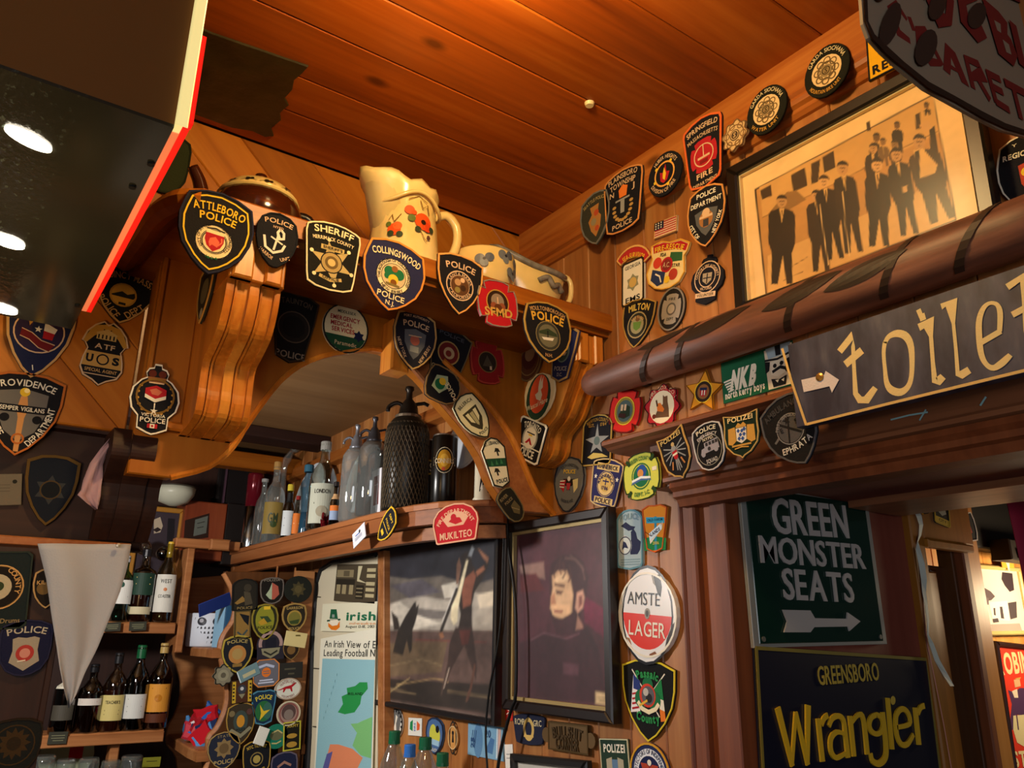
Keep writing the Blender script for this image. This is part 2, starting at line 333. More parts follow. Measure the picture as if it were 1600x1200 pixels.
# ---------------------------------------------------------------- outlines of badges
def mir(h): return h+[(-x, y) for x, y in h[::-1] if abs(x) > 1e-6]
def arcp(cx, cy, rx, ry, a0, a1, n): return [(cx+rx*math.cos(R_(a0+(a1-a0)*i/n)), cy+ry*math.sin(R_(a0+(a1-a0)*i/n))) for i in range(n+1)]
def maltese():
    q = []
    for k in range(4):
        for a, r in ((-36, .99), (-20, .95), (0, .91), (20, .95), (36, .99), (40, .88), (45, .74), (50, .88)):
            t = R_(a+90*k+90); q.append((r*1.08*math.cos(t), r*1.08*math.sin(t)))
    return q
SH = dict(
    shield=mir([(0, 1), (.45, .94), (.86, .80), (.95, .5), (1, .25), (.95, -.1), (.8, -.42), (.5, -.72), (.25, -.89), (0, -1)]),
    heater=mir([(0, 1), (.5, .97), (.92, .84), (1, .82), (.98, .3), (.88, -.1), (.62, -.5), (.3, -.82), (0, -1)]),
    round=ell(0, 0, 1, 1, 28),
    key=mir([(0, 1), (.4, .97), (.8, .88), (.97, .8), (1, .6), (.86, -.6), (.8, -.86), (.5, -.96), (0, -1)]),
    tap=mir([(0, 1), (.5, .95), (.95, .82), (1, .7), (.9, 0), (.8, -.75), (.7, -.88), (0, -1)]),
    egg=mir([(0, 1), (.5, .92), (.85, .72), (1, .35), (1, 0), (.85, -.4), (.55, -.75), (.2, -.97), (0, -1)]),
    cup=mir([(0, 1), (.5, .95), (.9, .8), (.98, .55), (.97, 0), (.9, -.45), (.65, -.8), (.3, -.96), (0, -1)]),
    tomb=mir([(0, 1), (.5, .94), (.85, .78), (1, .6), (1, -.92), (.9, -1), (0, -1)]),
    rrect=mir([(0, 1), (.86, 1), (1, .9), (1, -.9), (.86, -1), (0, -1)]),
    rect=[(-1, -1), (1, -1), (1, 1), (-1, 1)],
    oct=mir([(0, 1), (.6, 1), (1, .62), (1, -.62), (.6, -1), (0, -1)]),
    maltese=maltese(),
    rosette=[(math.cos(2*math.pi*i/48)*(.9+.1*math.cos(8*2*math.pi*i/48)), math.sin(2*math.pi*i/48)*(.9+.1*math.cos(8*2*math.pi*i/48))) for i in range(48)],
    star6=[((1 if i % 2 == 0 else .55)*math.sin(math.pi*i/6), (1 if i % 2 == 0 else .55)*math.cos(math.pi*i/6)) for i in range(12)],
    star5=[((1 if i % 2 == 0 else .5)*math.sin(math.pi*i/5), (1 if i % 2 == 0 else .5)*math.cos(math.pi*i/5)) for i in range(10)],
    badge=mir([(0, .9), (.2, 1), (.55, .86), (.85, .62), (1, .3), (.88, .28), (.72, .1), (.85, -.2), (.9, -.5), (.72, -.74), (.3, -.86), (0, -1)]),
    crown=mir([(0, 1), (.14, 1), (.16, .9), (.36, .86), (.46, .74), (.4, .6), (.62, .52), (.92, .28), (1, -.02), (.9, -.3), (.62, -.5), (.6, -.84), (.2, -.96), (0, -1)]),
    arch=arcp(0, -1.1, 1.15, 2.1, 30, 150, 10)+arcp(0, -1.1, .8, 1.2, 150, 30, 10),
    pol=mir([(0, .86), (.5, .9), (1, 1), (.96, .5), (1, 0), (.9, -.4), (.5, -.76), (.12, -.9), (0, -1)]),
    rescue=mir([(0, .92), (.5, 1), (1, .82), (.94, .5), (.82, .3), (.9, 0), (.98, -.35), (.8, -.72), (.4, -.95), (0, -1)]),
    mich=mir([(0, 1), (.4, .97), (.8, .86), (1, .7), (1, -.8), (.9, -.92), (0, -1)]),
    third=mir([(0, .97), (.5, 1), (1, .85), (.9, .2), (.72, -.45), (.62, -.85), (0, -1)]),
    emsfan=[(-1, .55), (-.5, .9), (0, 1), (.5, .9), (1, .55), (.68, -.85), (0, -1), (-.68, -.85)],
)
DEP = .004
def patch(name, label, fr, top, bot, w, shape, base, border, ops, bw=.1, cat='patch', out=.0015, thick=DEP, matf=None, bmat=None, group=None):
    """a badge fixed flat on the plane fr: top and bottom of its axis, width in the same reading (or ratio if below 3)"""
    A, B = Vector(fr.ab(*top)), Vector(fr.ab(*bot)); c = (A+B)/2; d = A-B; hh = d.length/2
    if w < 3: hw = hh*w
    else:
        mx, my = (top[0]+bot[0])/2, (top[1]+bot[1])/2; hw = abs(fr.ab(mx+w/2, my)[0]-fr.ab(mx-w/2, my)[0])/2
    v3 = fr.u*d.x+fr.v*d.y; v3.normalize(); u3 = v3.cross(fr.n)
    lf = Fr(fr.pt(c.x, c.y, out), u3, v3)
    lf.n = fr.n
    t = thing(name, label, cat, lf.o, group); pl = [(x*hw, y*hh) for x, y in SH[shape]]
    mf = matf or clo
    put('backing', *prism(lf, pl, 0, thick, .0008), mf(base), t)
    if border:
        n = len(pl); k = 1-bw; m = max(hw, hh)
        pin = [(x*(1-bw*m/hw*.9), y*(1-bw*m/hh*.9)) for x, y in pl]; z = thick+.0012
        V = [lf.pt(a, b, thick*.4) for a, b in pl]+[lf.pt(a*.998, b*.998, z) for a, b in pl]+[lf.pt(a, b, z) for a, b in pin]+[lf.pt(a, b, thick*.9) for a, b in pin]
        Fc = []
        for j in range(3): Fc += [(j*n+i, j*n+(i+1) % n, (j+1)*n+(i+1) % n, (j+1)*n+i) for i in range(n)]
        put('border', V, Fc, (bmat or mf)(border), t)
    draw(lf, ops, hw, hh, thick, t, mat=mf)
    return t

SH['dome'] = mir([(0, 1), (.4, .93), (.75, .7), (.95, .35), (1, 0), (.86, -.95), (.8, -1), (0, -1)])
import numpy as np
VCM = None
def softprint(lf, hw, hh, fr, ops, base, parent, nx, soft, grain=.12, seed=1, z=.0047):
    """a printed picture: the figures blended into one sheet of coloured points"""
    global VCM
    if VCM is None:
        VCM = bpy.data.materials.new('printed_picture'); VCM.use_nodes = True; a = VCM.node_tree.nodes.new('ShaderNodeAttribute'); a.attribute_name = 'print'
        VCM.node_tree.links.new(a.outputs['Color'], bsdf(VCM).inputs['Base Color']); bsdf(VCM).inputs['Roughness'].default_value = .7
    ny = max(2, int(nx*hh/hw)); gx, gy = np.meshgrid(np.linspace(-hw, hw, nx), np.linspace(-hh, hh, ny)); gx = gx.ravel(); gy = gy.ravel()
    col = np.tile(np.array(lin(base)[:3]), (len(gx), 1)); cen = lf.o-fr.o; rng = np.random.default_rng(seed)
    def loc(p): q = fr.hit(*p)-lf.o; return q.dot(lf.u), q.dot(lf.v)
    px = 1/ (abs(loc((801, 1000))[1]-loc((801, 1010))[1])/10+1e-9) if False else None
    def seg(P, closed):
        d = np.full(len(gx), 9e9); ins = np.zeros(len(gx), bool); n = len(P)
        for i in range(n if closed else n-1):
            ax, ay = P[i]; bx, by = P[(i+1) % n]; dx, dy = bx-ax, by-ay; t = np.clip(((gx-ax)*dx+(gy-ay)*dy)/(dx*dx+dy*dy+1e-12), 0, 1)
            d = np.minimum(d, np.hypot(gx-ax-t*dx, gy-ay-t*dy))
            if closed and ay != by: ins ^= ((ay > gy) != (by > gy)) & (gx < (bx-ax)*(gy-ay)/(by-ay)+ax)
        return np.where(ins, -d, d) if closed else d
    for op in ops:
        sc_ = math.dist(loc(op[2][0] if op[0] == 'P' else op[3][0]), loc(tuple(np.add(op[2][0] if op[0] == 'P' else op[3][0], (0, 10)))))/10
        if op[0] == 'P': d = seg([loc(p) for p in op[2]], True)
        elif op[0] == 'S': w = op[2] if not isinstance(op[2], (list, tuple)) else sum(op[2])/len(op[2]); d = seg([loc(p) for p in op[3]], False)-w*sc_/2
        else: continue
        k = np.clip(.5-d/(soft*sc_), 0, 1); k = (k*k*(3-2*k))[:, None]; col = col*(1-k)+np.array(lin(PAL.get(op[1], op[1]))[:3])*k
    nz = np.zeros((ny, nx))
    for o in (5, 11, 23, 47):
        g = rng.random((o+2, o+2)); yy = np.linspace(0, o, ny); xx = np.linspace(0, o, nx); yi = yy.astype(int); xi = xx.astype(int); fy = (yy-yi)[:, None]; fx = (xx-xi)[None, :]
        nz += (g[yi][:, xi]*(1-fy)*(1-fx)+g[yi+1][:, xi]*fy*(1-fx)+g[yi][:, xi+1]*(1-fy)*fx+g[yi+1][:, xi+1]*fy*fx-.5)*(5/o)**.35
    col = np.clip(col*(1+2*grain*nz.ravel()[:, None]), 0, 1)
    V = [lf.pt(float(a), float(b), z) for a, b in zip(gx, gy)]; Fc = [(j*nx+i, j*nx+i+1, (j+1)*nx+i+1, (j+1)*nx+i) for j in range(ny-1) for i in range(nx-1)]
    o = put('print', V, Fc, VCM, parent); at = o.data.color_attributes.new('print', 'FLOAT_COLOR', 'POINT')
    at.data.foreach_set('color', np.hstack([col, np.ones((len(col), 1))]).astype('f').ravel()); return o
# ================================================================ the room
ZC = .9; YW = 1.352; YB = 1.26; YBK = 2.9
def struct(name, vf, m, parent=None): return tag(put(name, *vf, m, parent), kind='structure')
struct('floor', box(-2.2, -2.6, -1.5, 3.4, 3.0, -1.45), W_DARKX)
ceil_ = struct('ceiling', box(-1.6, -1.6, ZC+.012, 1.06, YW+.05, ZC+.04), W_CEIL)
ys = [YW, 1.224, 1.125, 1.0, .885, .775, .675, .55, .44, .33, .22, .10, -.02, -.14, -.26, -.38, -.5, -.62, -.74, -.86, -.98]
down = Fr((0, 0, ZC), (1, 0, 0), (0, -1, 0))
for a, b in zip(ys, ys[1:]):
    put('plank', *prism(down, rect(-1.5, -a+.0006, 1.03, -b-.0006), -.012, 0, .0022), W_CEIL, ceil_)
# photo wall (towards +X): vertical boards, open below the lintel between the jambs
wr = struct('wall_right', join([box(1.012, .93, -1.45, 1.04, 3.0, .9), box(1.012, .0, .215, 1.04, .93, .9)]), W_DARK)
R = XP(1.0)
yv = 1.301+.0815*20
while yv > .05:
    lo = -1.45 if yv-.0815 > .88 else .215
    put('plank', *prism(R, rect(-yv+.0004, lo, -(yv-.0815)-.0004, .895), -.012, 0, .002), W_WALLR, wr); yv -= .0815
# wall above the ledge (faces the camera): diagonal boards
wb = struct('wall_back', join([box(-1.5, YW+.012, .30, .21, YW+.04, .9), box(.21, YW+.012, .585, 1.0, YW+.04, .9)]), W_DARK)
U = YP(YW)
k = -2.2
while k < 2.6:
    w = .142
    for lim in ((-1.5, .305, .208, .898), (.208, .59, .998, .898)):
        poly = clip([(k-3, 3), (k-3+w, 3), (k+3+w, -3), (k+3, -3)], *lim)
        if len(poly) > 2: put('plank', *prism(U, poly, -.012, 0, .0022), W_DIAG, wb)
    k += w+.0006
# crown moulding along the photo wall
def run(fr, prof, a0, a1):
    """profile (out, up) swept along the plane's horizontal"""
    n = len(prof); V = [fr.pt(a, z, o) for a in (a0, a1) for o, z in prof]
    return V, [(i, (i+1) % n, n+(i+1) % n, n+i) for i in range(n)]+[tuple(range(n))[::-1], tuple(range(n, 2*n))]
def fill(prof): return prof
struct('trim_1', run(R, [(-.004, .9), (.026, .9), (.026, .83), (.022, .825), (.022, .82), (.019, .814), (.012, .81), (.012, .803), (.006, .797), (-.004, .795)], -YW, .1), W_TRIMY)
# arched partition under the ledge
archin = [(.265, .225), (.318, .248), (.35, .283), (.373, .332), (.415, .406), (.462, .452), (.528, .484), (.603, .502), (.679, .466), (.718, .429), (.777, .379), (.818, .335), (.85, .279), (.896, .234)]
P = YP(YB)
ac = [tuple(q) for q in curve_pts(archin, 3)]
arch = thing('arch_partition', 'brown pine partition with a wide arched opening below the china ledge', 'arch', (.6, YB, .5))
put('panel', *prism(P, [(.205, .60), (.205, .225)]+ac+[(1.0, .234), (1.0, .60)], -.025, 0, .002), W_PANEL, arch)
ao = [tuple(q) for q in curve_pts([(.72, .505), (.781, .467), (.834, .43), (.878, .385), (.91, .335), (.945, .275), (.99, .236)], 3)]
ai = [tuple(q) for q in curve_pts([(.655, .482), (.718, .429), (.777, .379), (.818, .335), (.85, .279), (.896, .234)], 3)]
put('arch_moulding', *prism(P, ai+ao[::-1], 0, .012, .003), W_SHELFY, arch)
put('arch_bead', *tube([P.pt(a, b, .012) for a, b in ao], .007, 8), W_CARVE, arch)
put('arch_bead', *tube([P.pt(a, b, .002) for a, b in ac[:22]], .005, 6), W_CARVE, arch)
kb = thing('keystone_block', 'small square wooden block at the top of the arch behind a shield patch', 'block', (.6, YB, .5))
put('body', *box(.597, 1.215, .455, .634, YB, .552, .004), W_CARVE, kb)
# carved corbels
def corbel(name, label, x0, x1, prof, top, bands):
    t = thing(name, label, 'corbel', (x0, YB, prof[-1][1]))
    pf = [tuple(q) for q in curve_pts(prof, 4)]
    fr = Fr((x0, 0, 0), (0, 1, 0), (0, 0, 1))          # normal +X
    def slab(a, b, off):
        q = [(y-off, z) for y, z in pf]; n = len(q)
        V = [Vector((x, y, z)) for x in (a, b) for y, z in [(YB, q[0][1])]+q+[(YB, q[-1][1])]]; m = n+2
        return V, [(i, (i+1) % m, m+(i+1) % m, m+i) for i in range(m)]+[tuple(range(m))[::-1], tuple(range(m, 2*m))]
    o = put('scroll', *slab(x0, x1, 0), W_CARVE, t)
    w = x1-x0
    for f0, f1, off in bands: put('reed', *slab(x0+w*f0, x0+w*f1, off), W_CARVE, t)
    y, z0, z1 = top
    put('cap_block', *box(x0-.002, y, z0, x1+.002, YB, z1, .002), W_CARVE, t)
    for f0, f1 in ((.02, .4), (.62, .95)): put('fillet', *box(x0+w*f0, y-.006, z0, x0+w*f1, y+.01, z1, .003), W_CARVE, t)
    return t
BN = [(-.01, .13, .006), (.16, .2, .004), (.42, .60, .007), (.64, .68, .004), (.9, 1.01, .006)]
corbel('corbel', 'carved pine corbel under the ledge lit orange, below the gold lettered black shield', .268, .345,
       [(1.092, .492), (1.094, .465), (1.102, .44), (1.116, .418), (1.148, .399), (1.172, .385), (1.176, .353), (1.176, .325), (1.19, .302), (1.25, .29)], (1.076, .49, .565), BN)
corbel('corbel', 'carved pine corbel in the corner beside the photo wall with round stickers on its side', .925, .992,
       [(1.099, .505), (1.115, .477), (1.135, .443), (1.159, .41), (1.195, .386), (1.204, .355), (1.22, .338), (1.252, .33)], (1.092, .505, .565), BN)
# ledge with rounded end
lp = [(1.0, 1.072), (.215, 1.072), (.196, 1.085), (.184, 1.115), (.178, 1.16), (.176, 1.22), (.172, 1.3), (.17, YW), (1.0, YW)]
plan = Fr((0, 0, 0), (1, 0, 0), (0, 1, 0))
ledge = thing('china_ledge', 'long brown wooden ledge on the back wall carrying the china', 'shelf', (.6, 1.2, .572))
put('board', *prism(plan, lp, .576, .612, .004), W_TRIMX, ledge)
put('edge_moulding', *prism(plan, [(x+(.0 if x > .9 else .012), y+.012) if y < YW else (x, y) for x, y in lp], .566, .577, 0), W_TRIMX, ledge)
put('end_lip', *tube(curve_pts([(.215, 1.072, .588), (.194, 1.083, .588), (.18, 1.115, .588), (.172, 1.16, .588), (.17, 1.22, .588), (.166, 1.3, .588), (.165, YW, .588)], 3), .017, 8), W_DIAG, ledge)
# pilaster between the corbel and the boarded wall
pl = thing('pilaster', 'flat pine pilaster with the crowned oval patch beside the carved corbel', 'pilaster', (.24, 1.25, .3))
put('board', *box(.212, 1.243, .293, .268, YW, .575, .003), W_PANEL, pl)
put('edge_bead', *box(.206, 1.238, .3, .214, 1.25, .575, .002), W_DIAG, pl); put('foot_moulding', *box(.21, 1.238, .293, .274, 1.25, .306, .003), W_DIAG, pl)
# shadowed beam and column below the boarded wall
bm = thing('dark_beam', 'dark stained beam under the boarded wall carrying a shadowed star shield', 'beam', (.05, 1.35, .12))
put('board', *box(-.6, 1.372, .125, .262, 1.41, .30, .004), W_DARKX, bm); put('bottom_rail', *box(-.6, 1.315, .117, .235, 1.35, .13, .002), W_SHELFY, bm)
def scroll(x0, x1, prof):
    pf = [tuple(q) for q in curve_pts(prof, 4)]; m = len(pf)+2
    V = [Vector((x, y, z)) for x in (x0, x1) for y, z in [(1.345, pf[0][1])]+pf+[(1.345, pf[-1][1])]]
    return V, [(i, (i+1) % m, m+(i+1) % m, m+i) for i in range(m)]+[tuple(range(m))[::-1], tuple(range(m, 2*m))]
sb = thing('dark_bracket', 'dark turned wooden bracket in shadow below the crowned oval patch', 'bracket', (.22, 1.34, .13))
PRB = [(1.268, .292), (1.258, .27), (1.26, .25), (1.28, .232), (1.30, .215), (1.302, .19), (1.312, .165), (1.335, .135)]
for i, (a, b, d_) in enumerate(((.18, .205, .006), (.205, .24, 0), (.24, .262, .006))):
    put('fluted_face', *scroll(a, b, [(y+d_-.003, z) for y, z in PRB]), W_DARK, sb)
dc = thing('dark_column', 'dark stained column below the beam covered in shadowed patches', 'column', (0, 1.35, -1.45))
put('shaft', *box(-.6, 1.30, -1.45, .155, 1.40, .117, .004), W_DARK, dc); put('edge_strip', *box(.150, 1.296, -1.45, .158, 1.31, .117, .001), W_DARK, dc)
# bar recess beyond the arch
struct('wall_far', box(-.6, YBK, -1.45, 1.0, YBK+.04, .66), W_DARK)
bc = struct('trim_2', box(-.6, YW+.02, .635, 1.0, YBK, .66), W_BARCEIL)
struct('trim_3', box(-.6, 2.45, .60, 1.0, 2.56, .635, .003), W_DARKX)
struct('trim_4', box(-.6, 2.70, .545, 1.0, 2.76, .60, .003), W_TRIMX)
pr = thing('plate_rail', 'brown rail above the platters on the bar wall', 'rail', (.96, 2, .5))
put('rail_board', *run(R, [(0, .565), (.03, .562), (.034, .535), (.028, .53), (0, .527)], -YBK, -1.36), W_TRIMY, pr)
put('lower_board', *run(R, [(0, .49), (.014, .49), (.014, .45), (0, .45)], -YBK, -1.36), W_TRIMY, pr)
# bottle shelf
sh = thing('bottle_shelf', 'long pine shelf along the bar wall crowded with bottles and siphons', 'shelf', (.9, 2, .23))
front = [(.80, 2.83), (.80, 1.66), (.803, 1.60), (.815, 1.51), (.835, 1.44), (.87, 1.39), (.905, 1.355), (.93, 1.345)]
ZS = .272
put('board', *prism(plan, front+[(1.0, 1.345), (1.0, 2.83)], ZS-.014, ZS, .003), W_SHELFY, sh)
put('fascia', *prism(plan, [(x+.006, y+.002) for x, y in front]+[(x+.022, y+.012) for x, y in front[::-1]], ZS-.045, ZS-.014, 0), W_SHELFY, sh)
put('lower_rail', *prism(plan, [(x+.04, y+.03) for x, y in front]+[(x+.06, y+.04) for x, y in front[::-1]], ZS-.072, ZS-.045, 0), W_SHELFY, sh)
put('end_board', *prism(YP(2.82), [YP(2.82).ab(*q) for q in ((366, 893), (358, 845), (372, 838), (385, 860), (385, 893))], -.02, 0, .001), W_SHELF, sh)
# lintel and casing of the doorway
F = XP(.95)
lt = thing('door_lintel', 'heavy moulded brown lintel over the doorway with shield patches tucked under its ledge', 'lintel', (.95, .6, .2))
put('fascia', *run(R, [(0, .314), (.05, .314), (.05, .238), (0, .238)], -.935, .05), W_LINT, lt)
put('top_ledge', *run(R, [(0, .331), (.085, .331), (.09, .327), (.09, .321), (.08, .318), (.076, .314), (.06, .311), (0, .311)], -1.012, .05), W_LINT, lt)
put('bead', *run(R, [(0, .254), (.056, .254), (.06, .250), (.06, .244), (.05, .241), (0, .241)], -.90, .05), W_LINT, lt)
put('lower_moulding', *run(R, [(0, .24), (.06, .24), (.062, .232), (.054, .226), (.054, .218), (.046, .215), (.04, .204), (0, .204)], -.885, .05), W_DOOR, lt)
dk = thing('door_casing', 'red brown moulded casing beside the white and red oval enamel sign', 'casing', (.97, .88, -1.45))
put('outer_board', *prism(R, rect(-.912, -1.45, -.878, .215), 0, .012, .003), W_DOOR, dk)
put('bead', *prism(R, rect(-.886, -1.45, -.872, .215), 0, .022, .003), W_DOOR, dk); put('bead', *prism(R, rect(-.914, -1.45, -.905, .23), 0, .016, .003), W_DOOR, dk)
put('inner_board', *prism(R, rect(-.874, -1.45, -.842, .206), -.04, .008, .002), W_DOOR, dk)
put('stop', *box(.985, .815, -1.45, 1.03, .845, .215, .002), W_DOOR, dk)
W_JAMB = wood('jamb_wood', '#6a3024', '#7c3c2e', '#8a4838', (0, 0, 1), 4, .65, False, .05)
jb = thing('door_jamb', 'deep red brown jamb board behind the two pressed metal signs', 'jamb', (1.25, .83, -1.45))
put('panel', *box(1.03, .815, -1.45, 1.50, .84, .25), W_JAMB, jb)
struct('trim_5', box(1.0, .02, .238, 1.49, .84, .262), W_JAMB)
struct('trim_6', box(1.30, .02, .226, 1.46, .80, .238, .003), W_LINT)
# second doorway and the side room
dr = tag(bpy.data.objects.new('door_1', None), kind='structure'); C.objects.link(dr); BASE['door_1'] = Vector((0, 0, 0))
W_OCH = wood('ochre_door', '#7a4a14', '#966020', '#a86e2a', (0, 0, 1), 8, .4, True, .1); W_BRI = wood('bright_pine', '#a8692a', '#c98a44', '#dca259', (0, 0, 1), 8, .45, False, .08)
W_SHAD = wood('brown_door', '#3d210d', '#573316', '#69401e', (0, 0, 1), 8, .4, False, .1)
put('jamb_strip', *box(1.50, .80, -1.45, 1.545, .83, .26, .003), W_OCH, dr)
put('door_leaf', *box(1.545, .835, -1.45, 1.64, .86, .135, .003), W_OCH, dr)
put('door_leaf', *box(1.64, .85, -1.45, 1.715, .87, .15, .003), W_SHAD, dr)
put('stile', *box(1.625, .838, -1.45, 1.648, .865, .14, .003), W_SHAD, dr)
put('casing_bead', *box(1.712, .812, -1.45, 1.735, .86, .2, .003), W_DOOR, dr); put('casing_bead', *box(1.70, .83, -1.45, 1.712, .86, .2, .002), W_SHAD, dr)
put('casing_board', *box(1.735, .82, -1.45, 1.80, .86, .3, .004), W_BRI, dr)
put('head_board', *box(1.545, .80, .19, 1.74, .83, .32, .004), W_OCH, dr); put('head_moulding', *box(1.545, .792, .175, 1.72, .81, .19, .003), W_OCH, dr)
ws = struct('wall_side', box(1.735, .962, -1.45, 3.3, .99, .8), W_DARK)
for i in range(9):
    x = 1.735+i*.12; put('plank', *prism(YP(.95), rect(x+.0005, -1.45, x+.1195, .8 if x > 1.9 else .8), -.012, 0, .002), W_BRI, ws)
struct('wall_near', box(1.5, -.9, -1.45, 3.3, -.87, .9), W_DARK); struct('trim_7', box(1.45, -.9, .80, 3.3, .99, .83), W_DARKX)
dsh = thing('dark_cupboard', 'black cupboard front above the framed street photograph in the side room', 'cupboard', (2.1, .93, .25))
put('door', *box(1.97, .91, .215, 2.7, .95, .6, .004), cm('#0e0c0b', .5), dsh)
# ---- the hanging box close to the camera
ZB = .40
HB = thing('hanging_box', 'dark hanging box with a wet looking glossy underside close to the camera', 'box', (-.2, .9, ZB))
gl = noisemat('glossy_underside', [(0, '#20211a'), (1, '#34352a')], 6, .16, .0, 3, spec=.6)
nt = gl.node_tree; b_ = bsdf(gl); N_ = nt.nodes.new; K_ = nt.links.new; tc = N_('ShaderNodeTexCoord'); v1 = N_('ShaderNodeTexNoise'); v1.inputs['Scale'].default_value = 150; v1.inputs['Detail'].default_value = 3
v2 = N_('ShaderNodeTexNoise'); v2.inputs['Scale'].default_value = 5; v2.inputs['Detail'].default_value = 1; mp_ = N_('ShaderNodeMapping'); mp_.inputs['Scale'].default_value = (1, .6, 1); K_(tc.outputs['Object'], mp_.inputs[0]); K_(mp_.outputs[0], v1.inputs[0]); K_(tc.outputs['Object'], v2.inputs[0])
sp_ = N_('ShaderNodeSeparateXYZ'); K_(tc.outputs['Object'], sp_.inputs[0]); m1 = N_('ShaderNodeMapRange'); K_(sp_.outputs['X'], m1.inputs[0])
m1.inputs[1].default_value = .26; m1.inputs[2].default_value = .14; m1.inputs[3].default_value = 0; m1.inputs[4].default_value = 1
mm_ = N_('ShaderNodeMath'); mm_.operation = 'MULTIPLY'; K_(m1.outputs[0], mm_.inputs[0]); K_(v2.outputs['Fac'], mm_.inputs[1])
bp_ = N_('ShaderNodeBump'); bp_.inputs['Distance'].default_value = .004; K_(mm_.outputs[0], bp_.inputs['Strength']); K_(v1.outputs['Fac'], bp_.inputs['Height']); K_(bp_.outputs[0], b_.inputs['Normal'])
fl_ = N_('ShaderNodeMapRange'); fl_.inputs[1].default_value = .60; fl_.inputs[2].default_value = .72; K_(v1.outputs['Fac'], fl_.inputs[0]); f2_ = N_('ShaderNodeMath'); f2_.operation = 'MULTIPLY'; K_(fl_.outputs[0], f2_.inputs[0]); K_(mm_.outputs[0], f2_.inputs[1])
old_ = b_.inputs['Base Color'].links[0].from_socket; mxc = N_('ShaderNodeMixRGB'); mxc.inputs[2].default_value = lin('#94aaa2'); K_(f2_.outputs[0], mxc.inputs[0]); K_(old_, mxc.inputs[1]); K_(mxc.outputs[0], b_.inputs['Base Color'])  # pale specks mixed into the colour to imitate sparkle on the bumps
put('underside', *box(-1.2, .622, ZB, .095, 1.184, ZB+.003), gl, HB)
put('front_board', *box(-1.2, .622, ZB+.003, .095, .64, ZC-.001), cm('#6a4216', .8), HB)
put('back_board', *box(-1.2, 1.165, ZB+.003, .095, 1.184, ZC-.001), cm('#2c1a0b', .7), HB)
put('end_board', *box(.078, .64, ZB+.003, .095, 1.165, ZC-.001), cm('#2c1a0b', .7), HB)
m_led = emis('yellow_light_strip', '#f0dc90', .75); m_or = emis('orange_glow_trim', '#f08050', .6); m_red = emis('red_glow_trim', '#f01c10', .7)
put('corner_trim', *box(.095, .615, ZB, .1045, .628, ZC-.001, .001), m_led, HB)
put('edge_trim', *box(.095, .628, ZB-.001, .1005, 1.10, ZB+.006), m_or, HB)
put('edge_trim', *box(.1005, .616, ZB-.001, .106, 1.10, ZB+.006), m_red, HB)  # orange and red edges given emission so they read as brightly lit
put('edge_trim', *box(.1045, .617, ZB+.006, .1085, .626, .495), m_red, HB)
pdn = Fr((0, 0, ZB), (1, 0, 0), (0, -1, 0))
for px, py in ((207, 291), (121, 477), (236, 255)): put('screw', *lathe(pdn.hit(px, py)-Vector((0, 0, .002)), [(.0032, 0), (.0032, .002)], 10), cm('#2a2a26', .4, .6), HB)
GLOW = emis('reflection_glow', '#fff0d8', 9)  # glowing discs added to stand for lamp reflections in the glossy underside
for px, py, rx, ry, an in ((45, 216, .010, .020, .5), (12, 376, .013, .018, .6), (2, 481, .014, .02, .5)):
    p = Fr((0, 0, ZB), (1, 0, 0), (0, -1, 0)).hit(px, py); put('reflection_disc', *prism(Fr((p.x, p.y, ZB), (math.cos(an), math.sin(an), 0), (math.sin(an), -math.cos(an), 0)), ell(0, 0, ry, rx, 20), 0, .002), GLOW, HB)
# torn black sheet taped along the ceiling
tp = [(.106, 1.095), (.12, 1.10), (.2, 1.105), (.352, 1.088), (.350, 1.11), (.345, 1.135), (.352, 1.16), (.349, 1.19), (.362, 1.205), (.357, 1.235), (.366, 1.255), (.36, 1.29), (.372, 1.31), (.36, 1.322), (.335, 1.318), (.3, 1.33), (.106, 1.33)]
ts = thing('torn_sheet', 'torn dark plastic sheet taped along the ceiling boards behind the hanging box', 'sheet', (0, 1.2, ZC))
m_ts = noisemat('dark_plastic', [(.3, '#26200f'), (.7, '#3a3119')], 14, .38, .5)
put('sheet', *prism(Fr((0, 0, ZC), (1, 0, 0), (0, -1, 0)), [(a, -b) for a, b in tp], .0005, .004, .001), m_ts, ts)
put('loose_flap', *prism(Fr((0, 0, ZC-.006), (1, .1, .15), (0, -1, 0)), [(.325, -1.235), (.37, -1.232), (.375, -1.25), (.35, -1.262), (.33, -1.25)], .0, .003), cm('#8a7a4a', .5), ts)
tag(put('ceiling_hook_cap', *lathe(tuple(down.hit(921, 161)), [(.0001, -.006), (.007, -.006), (.009, 0)], 14), cm('#d8c490', .3)), 'small pale round button cap on the ceiling boards', 'cap')
# ================================================================ badges and patches
CR = XP(.974); L = YP(1.066); S1 = VP(.7945, 1.50, .8495, 1.38); G = YP(2.38); CS = XP(.922); CL = XP(.266); PIL = YP(1.24); BE = YP(1.368); CO = YP(1.298); KB = YP(1.212); AR = YP(YB-.012); SF = XP(.80)
def txt(top, bot=None, ht=.17, c='W', wt=1.5, wb_=1.2, R=1.6, yt=.72, yb=-.66, hb=None):
    o = [T(top, 0, yt, ht, c, wt, R)] if top else []
    if bot: o.append(T(bot, 0, yb, hb or ht, c, wb_, -R if R else None))
    return o
def seal(x, y, r, ring, fill, w=.1, tx=None, tc='K', bx=None, h=.13):
    o = [D(x, y, r, ring), D(x, y, r*.66, fill), Rg(x, y, r, .035, 'K'), Rg(x, y, r*.68, .03, 'K')]
    rm = r*.83
    if tx: o.append(T(tx, x, y, h, tc, rm*2.6, rm)[:4]+(y,)+T(tx, x, y, h, tc, rm*2.6, rm)[5:])
    return o
